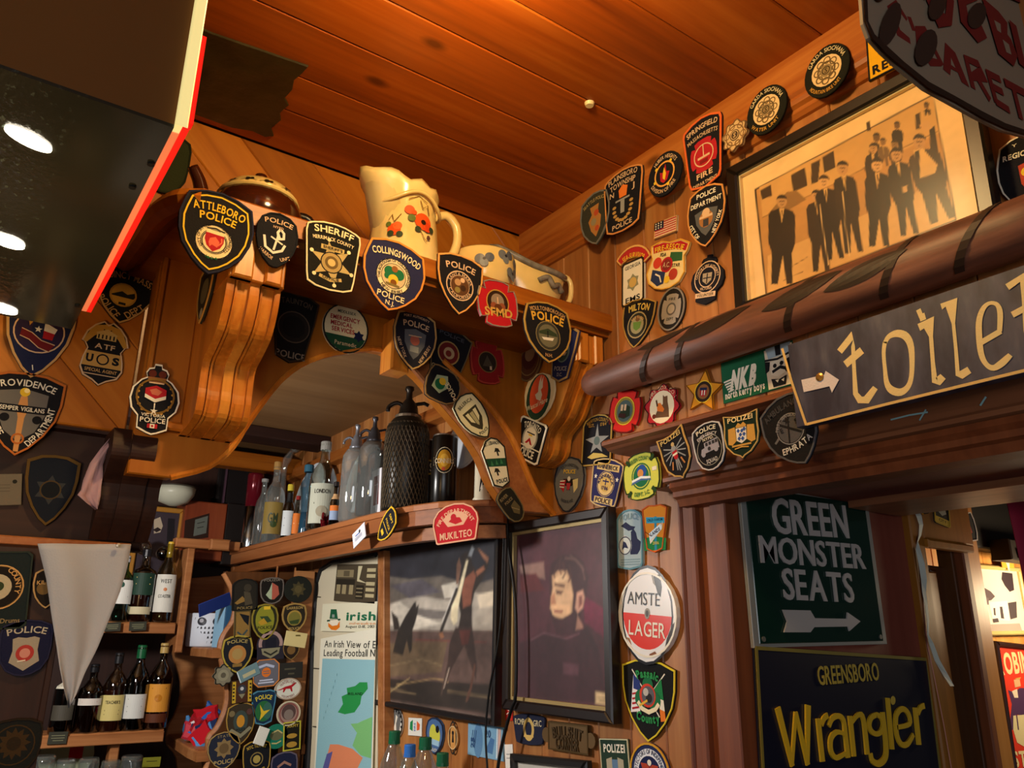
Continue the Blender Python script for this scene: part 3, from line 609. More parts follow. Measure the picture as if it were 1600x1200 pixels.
def ringtext(s, x, y, R, h, c, w, hh_ratio, low=False):
    """text round a circle of radius R centred at x, y"""
    return T(s, x, y+(R/hh_ratio if not low else -R/hh_ratio), h, c, w, R if not low else -R)
def eagle(x, y, s, c): return [Pg(c, (x, y+.12*s), (x+.3*s, y+.42*s), (x+.95*s, y+.4*s), (x+.8*s, y), (x+.5*s, y-.2*s), (x+.2*s, y-.2*s), (x+.25*s, y-.6*s), (x, y-.45*s), (x-.25*s, y-.6*s), (x-.2*s, y-.2*s), (x-.5*s, y-.2*s), (x-.8*s, y), (x-.95*s, y+.4*s), (x-.3*s, y+.42*s)), D(x, y+.32*s, .12*s, c)]
def laurel(x, y, r, c, h=1.2): return [D(x+r*math.cos(R_(a)), y+r*math.sin(R_(a))/h, .07, c, .05) for a in list(range(-150, -210, -20))+list(range(-130, -40, 22))+list(range(-30, 31, 20))+[150, 170, 190, 210]]
pp = patch
# --- boarded wall, pilaster, beam and column
pp('police_patch', 'black shield patch lettered QUINCY MASS with a gold skyline disc, beside the glossy box', U, (203, 419), (185, 507), 100, 'heater', 'K', 'T',
   [D(-.05, -.02, .44, 'G'), D(-.05, -.02, .38, '#d0a040'), Pg('d', (-.42, -.06), (-.1, .1), (.08, .02), (.3, .12), (.34, -.02), (.3, -.1), (-.4, -.1)), Bx('d', -.15, -.36, .08, -.28), *txt('QUINCY MASS.', None, .24, 'T', 1.7, R=1.9, yt=.66),
    T('POLICE', -.42, -.5, .23, 'T', .9, None, rot=-.75), T('DEPT.', .42, -.47, .23, 'T', .75, None, rot=.75)], .07)
pp('police_patch', 'navy shield patch with a lone star flag and red ribbon, half under the glossy box', U, (72, 463), (47, 592), 113, 'heater', 'N', 'T',
   [D(0, .1, .72, '#2c2140'), Rg(0, .1, .74, .045, 'P'), Sr(.1, .28, .5, .25, 5, '#4a2a4a', .2), Pg('N', (-.22, .3), (.12, .34), (.12, -.02), (-.22, -.08)), Pg('W', (.12, .34), (.5, .22), (.44, .1), (.12, .14)), Pg('R', (.12, .14), (.44, .1), (.4, -.06), (.12, -.04)), Sr(-.04, .15, .12, .05, 5, 'W'),
    Pg('#6d1c20', (-.5, .12), (-.2, .05), (.1, -.1), (.5, -.16), (.35, -.34), (.05, -.28), (-.25, -.12), (-.52, -.06)), St('P', .03, (-.5, .12), (-.2, .05), (.1, -.1), (.5, -.16)), St('P', .03, (-.52, -.06), (-.25, -.12), (.05, -.28), (.35, -.34)), St('W', .03, (-.02, -.7), (.02, -.82)), Pg('G', (-.42, .5), (-.2, .62), (-.1, .5), (-.3, .2))], .07)
pp('police_patch', 'large black PROVIDENCE patch with a torch on a grey shield', U, (44, 584), (22, 713), 130, 'heater', 'K', '#b5652a',
   [Pg('#6c6863', (-.62, .5), (0, .6), (.6, .5), (.58, 0), (.38, -.42), (0, -.66), (-.38, -.42), (-.6, 0)), Pg('#c98f55', (-.08, .42), (.08, .42), (.14, .1), (.08, -.1), (.06, -.9), (-.06, -.9), (-.08, -.1), (-.14, .1)), D(0, .52, .13, 'Y'), D(.04, .56, .07, '#ffe9a0'), Bx('K', -.6, .02, .6, .2), D(-.4, -.12, .12, 'K'), D(.4, -.12, .12, 'K'), Rg(0, -.6, .16, .05, '#b5652a'),
    *txt('PROVIDENCE', None, .19, 'W', 1.55, R=2.1, yt=.74), T('SEMPER VIGILANS', 0, .11, .12, 'W', 1.1, None), T('DEPARTMENT', .58, -.3, .17, 'W', 1.25, -1.7, rot=1.15), T('POLICE', -.6, -.25, .17, 'W', .8, -1.7, rot=-1.2)], .06)
pp('agent_patch', 'black and tan badge patch with gold eagle wings above ATF', U, (170, 505), (152, 604), 76, 'badge', 'K', 'P',
   [Pg('G', (-.95, .3), (-.6, .82), (-.1, .9), (-.2, .66), (-.5, .5), (-.78, .26)), Pg('G', (.95, .3), (.6, .82), (.1, .9), (.2, .66), (.5, .5), (.78, .26)), D(0, .82, .18, 'G'), Bx('#c8a86a', -.42, .42, .42, .6), Pg('#c8a86a', (-.5, .6), (0, .76), (.5, .6)), *[Bx('K', x, .44, x+.06, .57) for x in (-.36, -.2, -.04, .12, .28)],
    Pg('#b98f4c', (-.78, .02), (.78, .02), (.88, -.32), (.88, -.44), (-.88, -.44), (-.84, -.2)), D(0, -.2, .27, 'K'), D(0, -.2, .2, '#b98f4c'), T('ATF', 0, .2, .24, 'P', .85), T('U', -.55, -.2, .34, 'K', .3, bold=.05), T('S', .55, -.2, .34, 'K', .3, bold=.05), T('SPECIAL AGENT', 0, -.55, .15, 'T', 1.35), St('P', .04, (-.7, -.68), (.7, -.68))], .05)
pp('police_patch', 'crowned black VICTORIA POLICE patch with laurel and small maple flag on the pilaster', PIL, (247, 571), (234, 681), 80, 'crown', 'K', 'W',
   [Pg('#8a5a30', (-.38, .62), (.38, .62), (.32, .46), (-.32, .46)), D(-.2, .72, .16, '#5a2418'), D(.2, .72, .16, '#5a2418'), Bx('P', -.3, .44, .3, .48), *laurel(0, .08, .7, 'G', 1.35), Rg(0, .08, .78, .08, '#7a5a26'), Pg('R', (-.42, .28), (0, .38), (.42, .28), (.42, .1), (0, 0), (-.42, .1)), Pg('W', (-.42, .12), (0, .0), (.42, .12), (.42, .02), (0, -.1), (-.42, .02)), Pg('#c06a50', (-.25, .24), (0, .3), (.25, .22), (.1, .1), (-.15, .12)), Sr(0, -.34, .16, .06, 5, 'W'), St('W', .05, (0, -.12), (0, -.26)),
    T('VICTORIA', 0, -.46, .13, 'W', .95, None), T('POLICE', 0, -.6, .2, 'W', 1.0), Bx('R', -.2, -.82, .2, -.7), Bx('W', -.09, -.82, .09, -.7), D(0, -.76, .05, 'R')], .05)
pp('cap_shaped_patch', 'dark green patch with a gold crest high on the boarded wall behind the glossy box', U, (264, 208), (250, 303), 82, 'cup', '#2b3018', '#1d1f10', [D(-.45, .25, .14, 'G'), St('#6a3a1a', .06, (-.5, -.2), (-.3, -.5)), St('G', .05, (-.3, .1), (-.1, -.2), (-.3, -.4))], .06)
pp('round_badge', 'small round black and gold badge peeping past the red edged box', U, (196, 364), (192, 392), 24, 'round', '#c08a2a', 'K', [Rg(0, 0, .6, .08, 'K')], .16)
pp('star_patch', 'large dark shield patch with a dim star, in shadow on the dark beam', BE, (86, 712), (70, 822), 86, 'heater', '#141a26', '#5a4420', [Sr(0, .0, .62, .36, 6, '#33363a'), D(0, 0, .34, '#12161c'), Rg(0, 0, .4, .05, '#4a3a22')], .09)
pp('notice_card', 'small pale card with a round dark stamp on the dark beam', BE, (14, 741), (12, 790), 42, 'rect', '#6d6558', None, [D(.45, .5, .18, 'd'), *[St('#4a443a', .03, (-.7, y), (.1, y)) for y in (.3, .1, -.1)]], cat='card', thick=.002)
pp('band_patch', 'dark green square patch with a gold round county seal and the word Drums', CO, (-2, 862), (-16, 985), 112, 'rrect', '#182326', '#26302c', [D(.1, .08, .72, '#6a5230'), D(.1, .08, .66, '#1a1614'), Rg(.1, .08, .72, .04, 'T'), D(.05, .08, .42, '#b0a890'), Pg('#b04a20', (-.1, .3), (.1, .05), (0, -.2), (-.3, -.1)), D(.1, .1, .15, '#33402a'), *[T(s, .1, .08+.55*math.sin(a)/1.1, .15, 'T', None, None, rot=a-1.57) if 0 else T(s, .1+.55*math.cos(a), .08+.5*math.sin(a), .15, 'T', None, None, rot=a-1.57) for s, a in zip('COUNTY', (1.0, .75, .5, .25, 0, -.25))], T('& Drums', .42, -.78, .14, '#8a7a5a', .75)], .05)
pp('crest_patch', 'small crest patch edged in tan, half behind the white pennant', CO, (74, 888), (70, 951), 44, 'shield', '#1a1616', '#a88a60', [D(-.2, 0, .5, '#6a5432'), T('KIL', -.4, .3, .3, 'T', .6)], .09)
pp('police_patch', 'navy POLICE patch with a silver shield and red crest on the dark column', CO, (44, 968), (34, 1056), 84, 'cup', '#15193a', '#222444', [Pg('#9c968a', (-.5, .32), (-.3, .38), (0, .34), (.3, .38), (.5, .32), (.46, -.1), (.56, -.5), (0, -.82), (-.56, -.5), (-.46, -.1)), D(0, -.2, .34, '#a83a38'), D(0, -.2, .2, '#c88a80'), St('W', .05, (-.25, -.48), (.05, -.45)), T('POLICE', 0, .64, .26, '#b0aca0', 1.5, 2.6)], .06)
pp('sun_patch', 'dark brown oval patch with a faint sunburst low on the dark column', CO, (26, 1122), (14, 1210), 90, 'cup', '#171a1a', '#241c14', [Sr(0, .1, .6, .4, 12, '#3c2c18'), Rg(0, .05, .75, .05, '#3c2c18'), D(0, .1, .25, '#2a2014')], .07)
# --- along the ledge
pp('police_patch', 'black shield patch with large yellow ATTLEBORO POLICE letters hung on the ledge end', L, (346, 305), (323, 431), 122, 'shield', 'K', '#1d2036',
   [*[St('Y', .045, *[(x*.86, y*.88) for x, y in SH['shield']+SH['shield'][:1]])], D(0, -.22, .5, 'c'), Rg(0, -.22, .5, .025, 'K'), D(0, -.22, .36, 'K'), D(0, -.22, .34, 'c'), Rg(0, -.22, .33, .03, '#33302a'), Pg('R', (-.24, -.02), (.24, -.02), (.25, -.2), (.18, -.34), (0, -.46), (-.18, -.34), (-.25, -.2)), Bx('c', -.24, -.04, .24, .04), Pg('#d96a50', (-.12, -.16), (.02, -.1), (.14, -.2), (.1, -.34), (-.04, -.3), (-.1, -.36), (-.14, -.26)), St('#d96a50', .04, (.1, -.3), (.2, -.2), (.18, -.1)), St('K', .03, (-.24, .06), (0, .1), (.24, .06)),
    T('ATTLEBORO', 0, .6, .23, 'Y', 1.42, 2.3, .02), T('POLICE', 0, .36, .21, 'Y', .98, 2.6, .02), T('CITY OF ATTLEBORO MASSACHUSETTS', 0, .185, .075, 'K', 2.0, .42, .02), T('1694', 0, -.62, .075, 'g', .3, -.42)], .05, thick=.005)
pp('harbor_patch', 'black POLICE HARBOR UNIT patch with a white anchor and rope on the ledge', L, (436, 336), (425, 419), 66, 'egg', '#15161c', '#10141c',
   [St('W', .12, (.12, .42), (.3, .3), (.32, .1), (.1, .05), (0, .28), (.12, .42)), St('W', .1, (.05, .2), (-.1, -.4)), St('W', .12, (-.62, .05), (-.5, -.35), (-.1, -.5), (.3, -.35), (.42, -.12)), St('W', .08, (-.3, .06), (.3, -.12)), T('POLICE', 0, .68, .24, 'P', 1.4, 2.6), T('NYPD', 0, .45, .12, 'P', .5), T('HARBOR', -.42, -.6, .17, 'P', .75, None, rot=-.5), T('UNIT', .5, -.62, .17, 'P', .5, None, rot=.45)], .06)
pp('sheriff_patch', 'black SHERIFF patch with a gold six pointed star, white edged, on the ledge', L, (521, 352), (512, 456), 88, 'key', '#14140f', 'c',
   [Sr(0, -.18, .78, .36, 6, '#b6a067', .2), D(0, -.18, .4, 'K'), D(0, -.18, .36, '#a89058'), D(0, -.18, .24, '#6a5530'), D(0, -.18, .14, '#c8b070'), Bx('#c0a868', -.42, .16, .42, .3), St('#c0a868', .12, (-.4, -.62), (0, -.7), (.4, -.62)), *[D(.78*math.sin(R_(a)-.2), -.18+.66*math.cos(R_(a)-.2), .07, 'c') for a in range(0, 360, 60)],
    T('SHERIFF', 0, .76, .24, 'c', 1.45, 3.4, .02), T('MERRIMACK COUNTY', 0, .5, .13, 'c', 1.5, 3.4), T("SHERIFF'S", 0, .23, .1, 'K', .7), T('OFFICE', 0, -.66, .11, 'K', .6, -1.6)], .045)
pp('police_patch', 'navy shield patch with COLLINGSWOOD around a green and gold seal, below the tall jug', L, (621, 380), (604, 487), 99, 'shield', '#232548', '#d08a3a',
   [D(0, -.02, .56, 'c'), Rg(0, -.02, .56, .03, 'K'), D(0, -.02, .4, 'K'), D(0, -.02, .38, '#c9b489'), D(-.16, .08, .16, 'g'), D(.16, .06, .17, 'g'), D(-.2, -.06, .1, 'g'), D(0, -.12, .16, 'Y'), D(.02, -.2, .1, '#7a4a1a'), D(0, .18, .1, '#8a5a2a'), Bx('#7a6a3a', -.22, -.3, .22, -.24),
    T('COLLINGSWOOD', 0, .64, .2, 'c', 1.6, 1.9, .02), T('THE BOROUGH OF COLLINGSWOOD', 0, .41, .085, 'K', 1.9, .47, .02), T('NEW JERSEY', 0, -.45, .085, 'K', .75, -.47), T('POLICE', 0, -.6, .17, 'c', .86), T('N.J.', 0, -.79, .13, 'c', .28)], .06)
pp('police_patch', 'black shield patch with POLICE over a round Californian seal, beside the floral bowl', L, (718, 401), (714, 493), 72, 'heater', 'K', '#d79a52',
   [Rg(0, -.04, .6, .05, 'P'), Rg(0, -.04, .42, .03, 'P'), D(0, -.04, .4, '#5a3a20'), D(-.1, .06, .14, '#b08a60'), D(.14, -.1, .12, '#3a2414'), D(-.1, -.2, .12, '#8a7a40'), D(.1, .16, .1, 'P'), T('POLICE', 0, .62, .24, 'P', 1.3, 2.4, .02), T('SANTA MARIA', 0, .34, .11, 'P', 1.25, .5), T('CALIFORNIA', 0, -.43, .11, 'P', 1.1, -.5)], .06)
pp('fire_badge', 'red enamel maltese cross badge with gold SFMD letters pinned to the ledge', L, (772, 439), (778, 513), 64, 'maltese', '#b01524', '#8a8378',
   [D(0, .04, .56, '#2a1a12'), Rg(0, .04, .56, .05, 'G'), D(0, .1, .32, '#8a7a68'), D(-.2, -.12, .16, '#8a4a30'), D(.2, -.12, .16, '#8a4a30'), D(.0, -.22, .2, '#5a3018'), St('P', .05, (0, .26), (0, -.02)), T('SFMD', 0, -.38, .34, '#c49a4a', 1.35, None, .03)], .05, matf=lambda c: cm(c, .35, .0, 0, .5))
pp('police_patch', 'black MOULTONBOROUGH POLICE shield patch with a boat seal at the ledge corner', L, (852, 474), (855, 568), 74, 'shield', 'K', '#b08a3e',
   [D(0, -.12, .52, '#8a7a50'), D(0, -.12, .49, '#3a3a30'), D(0, -.12, .4, '#6d6a52'), Pg('W', (-.28, -.2), (.24, -.16), (.18, -.26), (-.2, -.28)), Pg('#33402a', (-.38, -.02), (0, .12), (.36, 0), (.38, -.1), (-.38, -.1)), St('K', .04, (-.02, -.18), (-.02, .04)), T('POLICE', 0, .5, .28, '#d8a83a', 1.36, 2.8, .03), T('MOULTONBOROUGH', 0, .76, .14, 'T', 1.5, 2.2), T('N.H.', 0, -.76, .11, 'T', .3)], .06)
# --- on the arch partition
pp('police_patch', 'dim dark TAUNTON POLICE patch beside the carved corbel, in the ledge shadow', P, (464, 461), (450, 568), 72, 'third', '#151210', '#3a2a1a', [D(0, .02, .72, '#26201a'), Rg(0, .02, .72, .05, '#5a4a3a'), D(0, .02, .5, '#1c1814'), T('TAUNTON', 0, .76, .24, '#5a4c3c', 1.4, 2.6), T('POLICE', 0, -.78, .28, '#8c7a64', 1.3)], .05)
pp('medical_patch', 'round white EMERGENCY MEDICAL SERVICES patch with a green base', P, (541, 477), (536, 553), 72, 'round', 'c', 'd', [Pg('#1f4a30', *[(.93*math.cos(R_(a)), .93*math.sin(R_(a))) for a in range(200, 341, 10)]), Sr(.58, -.22, .26, .16, 6, 'N'), T('MIDDLESEX', 0, .66, .12, 'K', .8), T('EMERGENCY', -.05, .38, .18, 'R', 1.3, None, .03), T('MEDICAL', -.2, .14, .18, 'R', .95, None, .03), T('SERVICES', -.12, -.1, .18, 'R', 1.0, None, .03), T('Paramedic', .02, -.62, .17, '#c8b48a', .95)], .06)
pp('police_patch', 'dark grey POLICE shield reading NEW YORK NEW JERSEY on the keystone block', KB, (650, 487), (642, 579), 68, 'shield', '#1e1e28', '#b59058', [Pg('#5d5f64', (-.5, .26), (0, .36), (.5, .26), (.46, -.14), (.2, -.5), (0, -.66), (-.2, -.5), (-.46, -.14)), D(0, -.02, .22, '#a85a48'), Bx('#8a8a86', -.2, -.42, .2, -.22), St('P', .04, (-.3, .1), (.3, .14)), T('POLICE', 0, .52, .24, 'P', 1.2, 3, .02), T('PORT AUTHORITY', 0, .78, .1, 'P', 1.2, 2.4), T('NEW YORK', -.56, -.36, .13, 'P', .9, None, rot=-1.1), T('NEW JERSEY', .5, -.4, .13, 'P', .95, None, rot=1.1)], .06)
pp('police_patch', 'black CHESTERFIELD VIRGINIA patch with a red round seal', YP(1.25), (706, 517), (689, 600), 66, 'third', 'K', '#6a5a40', [D(0, .12, .52, '#a88a50'), D(0, .12, .46, '#6a1f1c'), D(.02, .12, .26, '#b89a70'), D(0, .1, .14, '#7a2a20'), T('POLICE', 0, .76, .16, '#4a4a50', 1.2), T('CHESTERFIELD', 0, -.5, .15, '#b59a6a', 1.3), T('VIRGINIA', 0, -.72, .15, '#b59a6a', .85)], .05)
pp('fire_patch', 'dim red maltese cross patch on the partition with a dark round centre', P, (757, 532), (762, 602), 54, 'maltese', '#8a1a1a', '#a83a2c', [D(0, 0, .52, '#2c2218'), Rg(0, 0, .54, .05, '#7a5a30'), Pg('#4a4030', (-.3, -.2), (0, .3), (.3, -.2)), Bx('P', .1, -.34, .22, -.18)], .07)
pp('police_patch', 'tilted black POLICE patch with a green and white seal on the arch top', AR, (664, 590), (716, 617), .95, 'cup', 'K', '#8a6a40', [Pg('#a8b890', (-.3, .6), (.4, .5), (.6, -.1), (0, -.3), (-.5, .1)), D(0, .2, .3, 'g'), D(.2, .1, .2, 'Y'), T('POLICE', -.1, -.5, .26, 'c', 1.0, None, .02, rot=.9)], .07)
pp('police_patch', 'cream and black BILLERICA POLICE shield on the arch moulding', AR, (716, 620), (760, 684), .68, 'shield', '#d8d0a8', '#26241a', [Pg('#3a3628', (-.6, .35), (.6, .35), (.5, -.2), (.2, -.5), (0, -.62), (-.2, -.5), (-.5, -.2)), Pg('#d8d0a8', (-.45, .26), (-.2, .26), (-.14, -.25), (-.36, -.1)), Pg('#d8d0a8', (.45, .26), (.2, .26), (.14, -.25), (.36, -.1)), Pg('#a8a078', (-.14, .22), (.14, .22), (.1, -.3), (0, -.4), (-.1, -.3)), T('BILLERICA', 0, .66, .2, '#1c1a14', 1.2, 2.4, .02), T('POLICE', 0, -.7, .17, '#1c1a14', .7, -1.2)], .06)
pp('police_patch', 'cream MT. LEBANON patch with a dark green pine band on the arch moulding', AR, (764, 684), (783, 763), .56, 'emsfan', '#e2dcc0', '#26241c', [Pg('#1c4a34', (-.82, .22), (.84, .1), (.78, -.22), (-.74, -.1)), *[Pg('#3a7a50', (x-.12, -.08), (x+.12, -.1), (x, .12)) for x in (-.4, 0, .4)], Pg('d', (.0, .4), (.15, .56), (.4, .52), (.5, .36), (.3, .4), (.34, .24), (.2, .24), (.18, .42)), Pg('d', (-.4, -.36), (-.25, -.2), (0, -.24), (.1, -.4), (-.1, -.36), (-.06, -.5), (-.2, -.5), (-.22, -.34)), T('MT. LEBANON', -.05, .78, .24, '#26241c', 1.3, 2.2, .03), T('POLICE', .08, -.72, .26, '#26241c', .95, None, .04)], .06)
pp('police_patch', 'dark olive patch with tan POLICE letters at the foot of the arch moulding', YP(1.243), (781, 767), (812, 813), .68, 'cup', '#1e1d18', '#6a5a3a', [T('RIVER', -.2, .6, .26, '#8a7a58', .9), T('POLICE', 0, .28, .22, '#8a7a58', .9), Pg('#5a5034', (-.1, 0), (.5, .1), (.6, -.4), (.2, -.7), (-.2, -.4)), St('#8a7a58', .06, (-.1, -.1), (.4, -.5))], .07)
# --- on the side of the corner corbel
pp('police_patch', 'small navy POLICE patch behind the boat seal shield on the corner corbel', CS, (889, 513), (876, 598), 42, 'third', '#23264a', '#a8824a', [D(0, .1, .5, '#6a7a70'), D(0, .04, .36, '#3a4a44'), Pg('P', (-.3, .06), (.3, .1), (.2, -.02), (-.2, -.04)), T('POLICE', 0, -.5, .2, '#a89a8a', .95), T('D.C.', 0, -.72, .16, '#a89a8a', .4)], .08)
pp('round_sticker', 'brown oval sticker tucked behind the boat seal shield on the corner corbel', CS, (833, 530), (828, 597), 38, 'round', '#5a3420', '#7a6038', [D(0, .1, .6, '#4a1f1c'), D(0, .3, .4, '#8a6a50'), Rg(0, 0, .8, .05, '#8a7040')], .08)
pp('hare_sticker', 'oval cream sticker with a hare on an orange disc, on the corner corbel', CS, (851, 583), (838, 659), 47, 'egg', '#e8d2a0', None, [D(0, 0, .8, '#2c4430', .95), D(.0, .12, .6, '#e0562c', .8), Pg('#e8d8b0', (-.1, .62), (-.02, .9), (.04, .6), (.12, .86), (.16, .56), (.2, .4), (.1, .3), (.24, .1), (.2, -.16), (-.1, -.1), (-.24, .08), (-.06, .2), (-.1, .4)), T('Wascal Hare', 0, -.3, .2, 'c', 1.4, None, .02, rot=.35, shear=.3)], 0)
pp('police_patch', 'small rounded black TORONTO POLICE patch with a red chevron crest', CS, (839, 657), (822, 719), 44, 'rrect', 'K', 'W', [D(0, .1, .56, '#9a9a90'), D(0, .1, .46, 'W'), Pg('R', (-.28, -.2), (0, .12), (.28, -.2), (.12, -.2), (0, -.06), (-.12, -.2)), Bx('d', -.3, .3, .3, .36), Bx('Y', -.14, .2, .14, .28), Bx('W', -.95, -.36, .95, -.3), T('TORONTO', 0, .74, .24, 'W', 1.3, 1.6, .03), T('POLICE', 0, -.62, .3, 'W', 1.2, None, .03)], .08)
pp('long_patch', 'tall narrow shield patch seen edge on, on the side of the carved corbel', CL, (332, 415), (317, 507), 20, 'heater', '#2e2a1c', '#c08a3a', [D(0, .1, .5, '#6a6244'), D(0, -.65, .2, '#a8a080'), Bx('#14130f', -.5, .5, .5, .7)], .1)
# --- crown moulding
pp('police_patch', 'dark green SEATTLE POLICE shield at the far end of the crown moulding', CR, (931, 303), (935, 383), 47, 'shield', '#35352a', '#6d6a62', [Pg('#a8743a', (-.3, .5), (.3, .5), (.2, .2), (.4, 0), (.3, -.4), (0, -.7), (-.3, -.4), (-.45, 0), (-.2, .2)), D(.1, .2, .16, '#b04a28'), D(-.1, -.1, .18, '#8a8060'), D(.1, -.4, .14, '#b04a28'), T('SEATTLE POLICE', 0, .72, .16, '#a8905a', 1.5, 1.8)], .07)
pp('police_patch', 'black PLAINSBORO TOWNSHIP patch with a gold laurel on the crown moulding', CR, (977, 266), (976, 363), 62, 'key', 'K', '#d08a4a', [*[D(.45*math.cos(R_(a)), -.2+.42*math.sin(R_(a)), .1, '#b08a4a', .06) for a in range(170, 371, 20)], Bx('S', -.1, -.4, .1, 0), Bx('S', -.36, 0, .36, .06), Pg('O', (-.16, .1), (.2, .1), (.26, .4), (0, .5), (-.2, .36)), T('PLAINSBORO', 0, .8, .2, 'P', 1.5, 3), T('TOWNSHIP', 0, .56, .2, 'P', 1.3, 3), T('N', -.55, .3, .2, 'P', .22), T('J', .55, .3, .2, 'P', .14), T('POLICE', 0, -.78, .18, 'P', 1.0)], .05)
pp('fire_patch', 'round black HUBER HEIGHTS patch with a flame in a gold ring', CR, (1045, 238), (1038, 308), 54, 'round', 'K', None, [Rg(0, 0, .6, .08, '#e0a048'), Pg('R', (-.28, .1), (-.1, .05), (0, .45), (.1, .1), (.3, .05), (.2, -.3), (0, -.42), (-.2, -.3)), Pg('Y', (-.06, .3), (.1, 0), (.06, -.3), (-.08, -.2), (-.1, .05)), *[D(.6*math.cos(R_(a)), .6*math.sin(R_(a)), .08, 'Y') for a in (60, 150, 210, 300)], T('HUBER HEIGHTS', 0, .78, .17, 'P', 1.5, .78), T('DIVISION OF FIRE', 0, -.78, .17, 'P', 1.6, -.78)], 0)
pp('fire_patch', 'black SPRINGFIELD FIRE patch edged in orange with a red maltese cross', CR, (1099, 185), (1106, 295), 64, 'tap', 'K', '#d8622c', [Pg('R', *[(x*.68, y*.46-.08) for x, y in SH['maltese']]), Rg(0, -.08, .5, .05, 'P'), Bx('P', -.3, -.16, .3, -.1), St('P', .05, (0, .2), (0, -.1)), Bx('#7a1a1a', -.2, -.3, .2, -.2), T('SPRINGFIELD', 0, .74, .22, 'P', 1.6, 2.4, .02), T('MASSACHUSETTS', 0, .5, .17, 'P', 1.55, 2.4), T('FIRE', 0, -.62, .22, 'P', .8, None, .03), T('DEPARTMENT', 0, -.84, .14, 'P', 1.2)], .06)
pp('garda_badge', 'small silver rosette badge between two round dark patches on the crown moulding', CR, (1155, 187), (1148, 239), 43, 'rosette', '#c9a878', '#7a5a38', [Rg(0, 0, .7, .08, '#7a5a38'), *[Rg(.62*math.cos(R_(a)), .62*math.sin(R_(a)), .22, .06, '#7a5a38') for a in range(0, 360, 60)], D(0, 0, .36, '#4a3a2c'), Rg(0, 0, .3, .05, '#c9a878'), T('S', 0, 0, .3, '#c9a878')], .08)
for lb, a, b, w, t2 in (('round black patch with a silver rosette lettered WATER UNIT on the crown moulding', (1203, 136), (1198, 211), 66, 'WATER UNIT'), ('round black patch with a silver rosette lettered MOUNTAIN BIKE UNIT nearest the yellow card', (1297, 72), (1292, 153), 76, 'MOUNTAIN BIKE UNIT')):
    pp('garda_patch', lb, CR, a, b, w, 'round', '#15160f', None, [D(0, 0, .66, '#d8b888'), *[Rg(.4*math.cos(R_(k)), .4*math.sin(R_(k)), .16, .05, '#6a5638') for k in range(0, 360, 45)], Rg(0, 0, .4, .06, '#6a5638'), D(0, 0, .26, '#8a7450'), Rg(0, 0, .18, .04, '#3a2e1c'), T('S', 0, 0, .2, '#3a2e1c'), T('GARDA SIOCHANA', 0, .8, .17, '#c8b890', 2.0, .8), T(t2, 0, -.8, .15, 'G', 1.5, -.8)], 0)
def quad(name, label, fr, tl, tr_, br, bl, base, ops, cat, thick=.004, out=.001, edge=None, mf=None, group=None, nm=('print', 'lettering'), border=.06, relief=0, opm=None):
    q = [Vector(fr.ab(*p)) for p in (tl, tr_, br, bl)]; c = (q[0]+q[1]+q[2]+q[3])/4
    u = ((q[1]-q[0])+(q[2]-q[3])); l = u.length/2; v = ((q[0]-q[3])+(q[1]-q[2])); hh = v.length/4; u.normalize()
    u3 = fr.u*u.x+fr.v*u.y; lf = Fr(fr.pt(c.x, c.y, out), u3, fr.n.cross(u3)); hw = l/2
    t = thing(name, label, cat, lf.o, group)
    put('backing', *prism(lf, rect(-hw, -hh, hw, hh), 0, thick, .0006), (mf or clo)(base), t)
    if edge:
        o = []
        e = border*hw
        for a in (rect(-hw, hh-e, hw, hh), rect(-hw, -hh, hw, -hh+e), rect(-hw, -hh+e, -hw+e, hh-e), rect(hw-e, -hh+e, hw, hh-e)): o.append(prism(lf, a, thick*.5, thick+.0008))
        put('border', *join(o), (mf or clo)(edge), t)
    draw(lf, ops, hw, hh, thick, t, nm, relief=relief, mat=opm or mf or clo); return t, lf, hw, hh
quad('yellow_card', 'yellow card lettered RES with black edge, half behind the enamel sign', CR, (1340, 50), (1440, -5), (1462, 76), (1376, 122), '#d9a416', [Sr(-.1, .1, .6, .36, 9, 'd'), D(-.1, .1, .25, '#5a5a50'), T('RESCUE', .0, -.7, .3, 'K', 1.7, None, .04)], 'card', edge='K', border=.05)
# --- photo wall, upper group
pp('police_patch', 'black City of New York POLICE DEPARTMENT shield beside the sepia photograph', XP(.968), (1107, 291), (1106, 387), 62, 'shield', 'K', '#c98a4a', [Pg('#55585c', (-.6, .16), (0, .26), (.6, .16), (.5, -.2), (.22, -.5), (0, -.64), (-.22, -.5), (-.5, -.2)), D(0, -.1, .36, '#9a6a3c'), Bx('P', -.34, -.06, .34, .02), D(0, .1, .2, 'P'), Bx('#3a3a40', -.14, -.34, .14, -.1), T('POLICE', 0, .72, .2, 'W', 1.0, None, .02), T('DEPARTMENT', 0, .44, .2, 'W', 1.6, None, .02), T('CITY OF', -.6, -.4, .17, 'W', .8, None, .02, rot=-1.0), T('NEW YORK', .58, -.32, .17, 'W', .95, None, .02, rot=1.15)], .06)
quad('flag_patch', 'small striped flag patch above the red FIRE-RESCUE patch', R, (1026, 350), (1061, 338), (1060, 361), (1025, 376), '#d8c0a0', [*[Bx('R', -1, -1+.286*i, 1, -.86+.286*i) for i in range(7)], Bx('#2a2a3a', -1, .0, -.15, 1), *[D(x, y, .05, 'W') for x in (-.85, -.6, -.35) for y in (.2, .5, .8)]], 'patch', edge='T', border=.05)
pp('tab_patch', 'red curved SEA-SURVIVOR tab patch', R, (996, 384), (990, 424), 56, 'arch', '#b02a2a', '#d8a860', [T('SEA-SURVIVOR', 0, .22, .22, 'Y', 1.3, 1.2, .02)], .09)
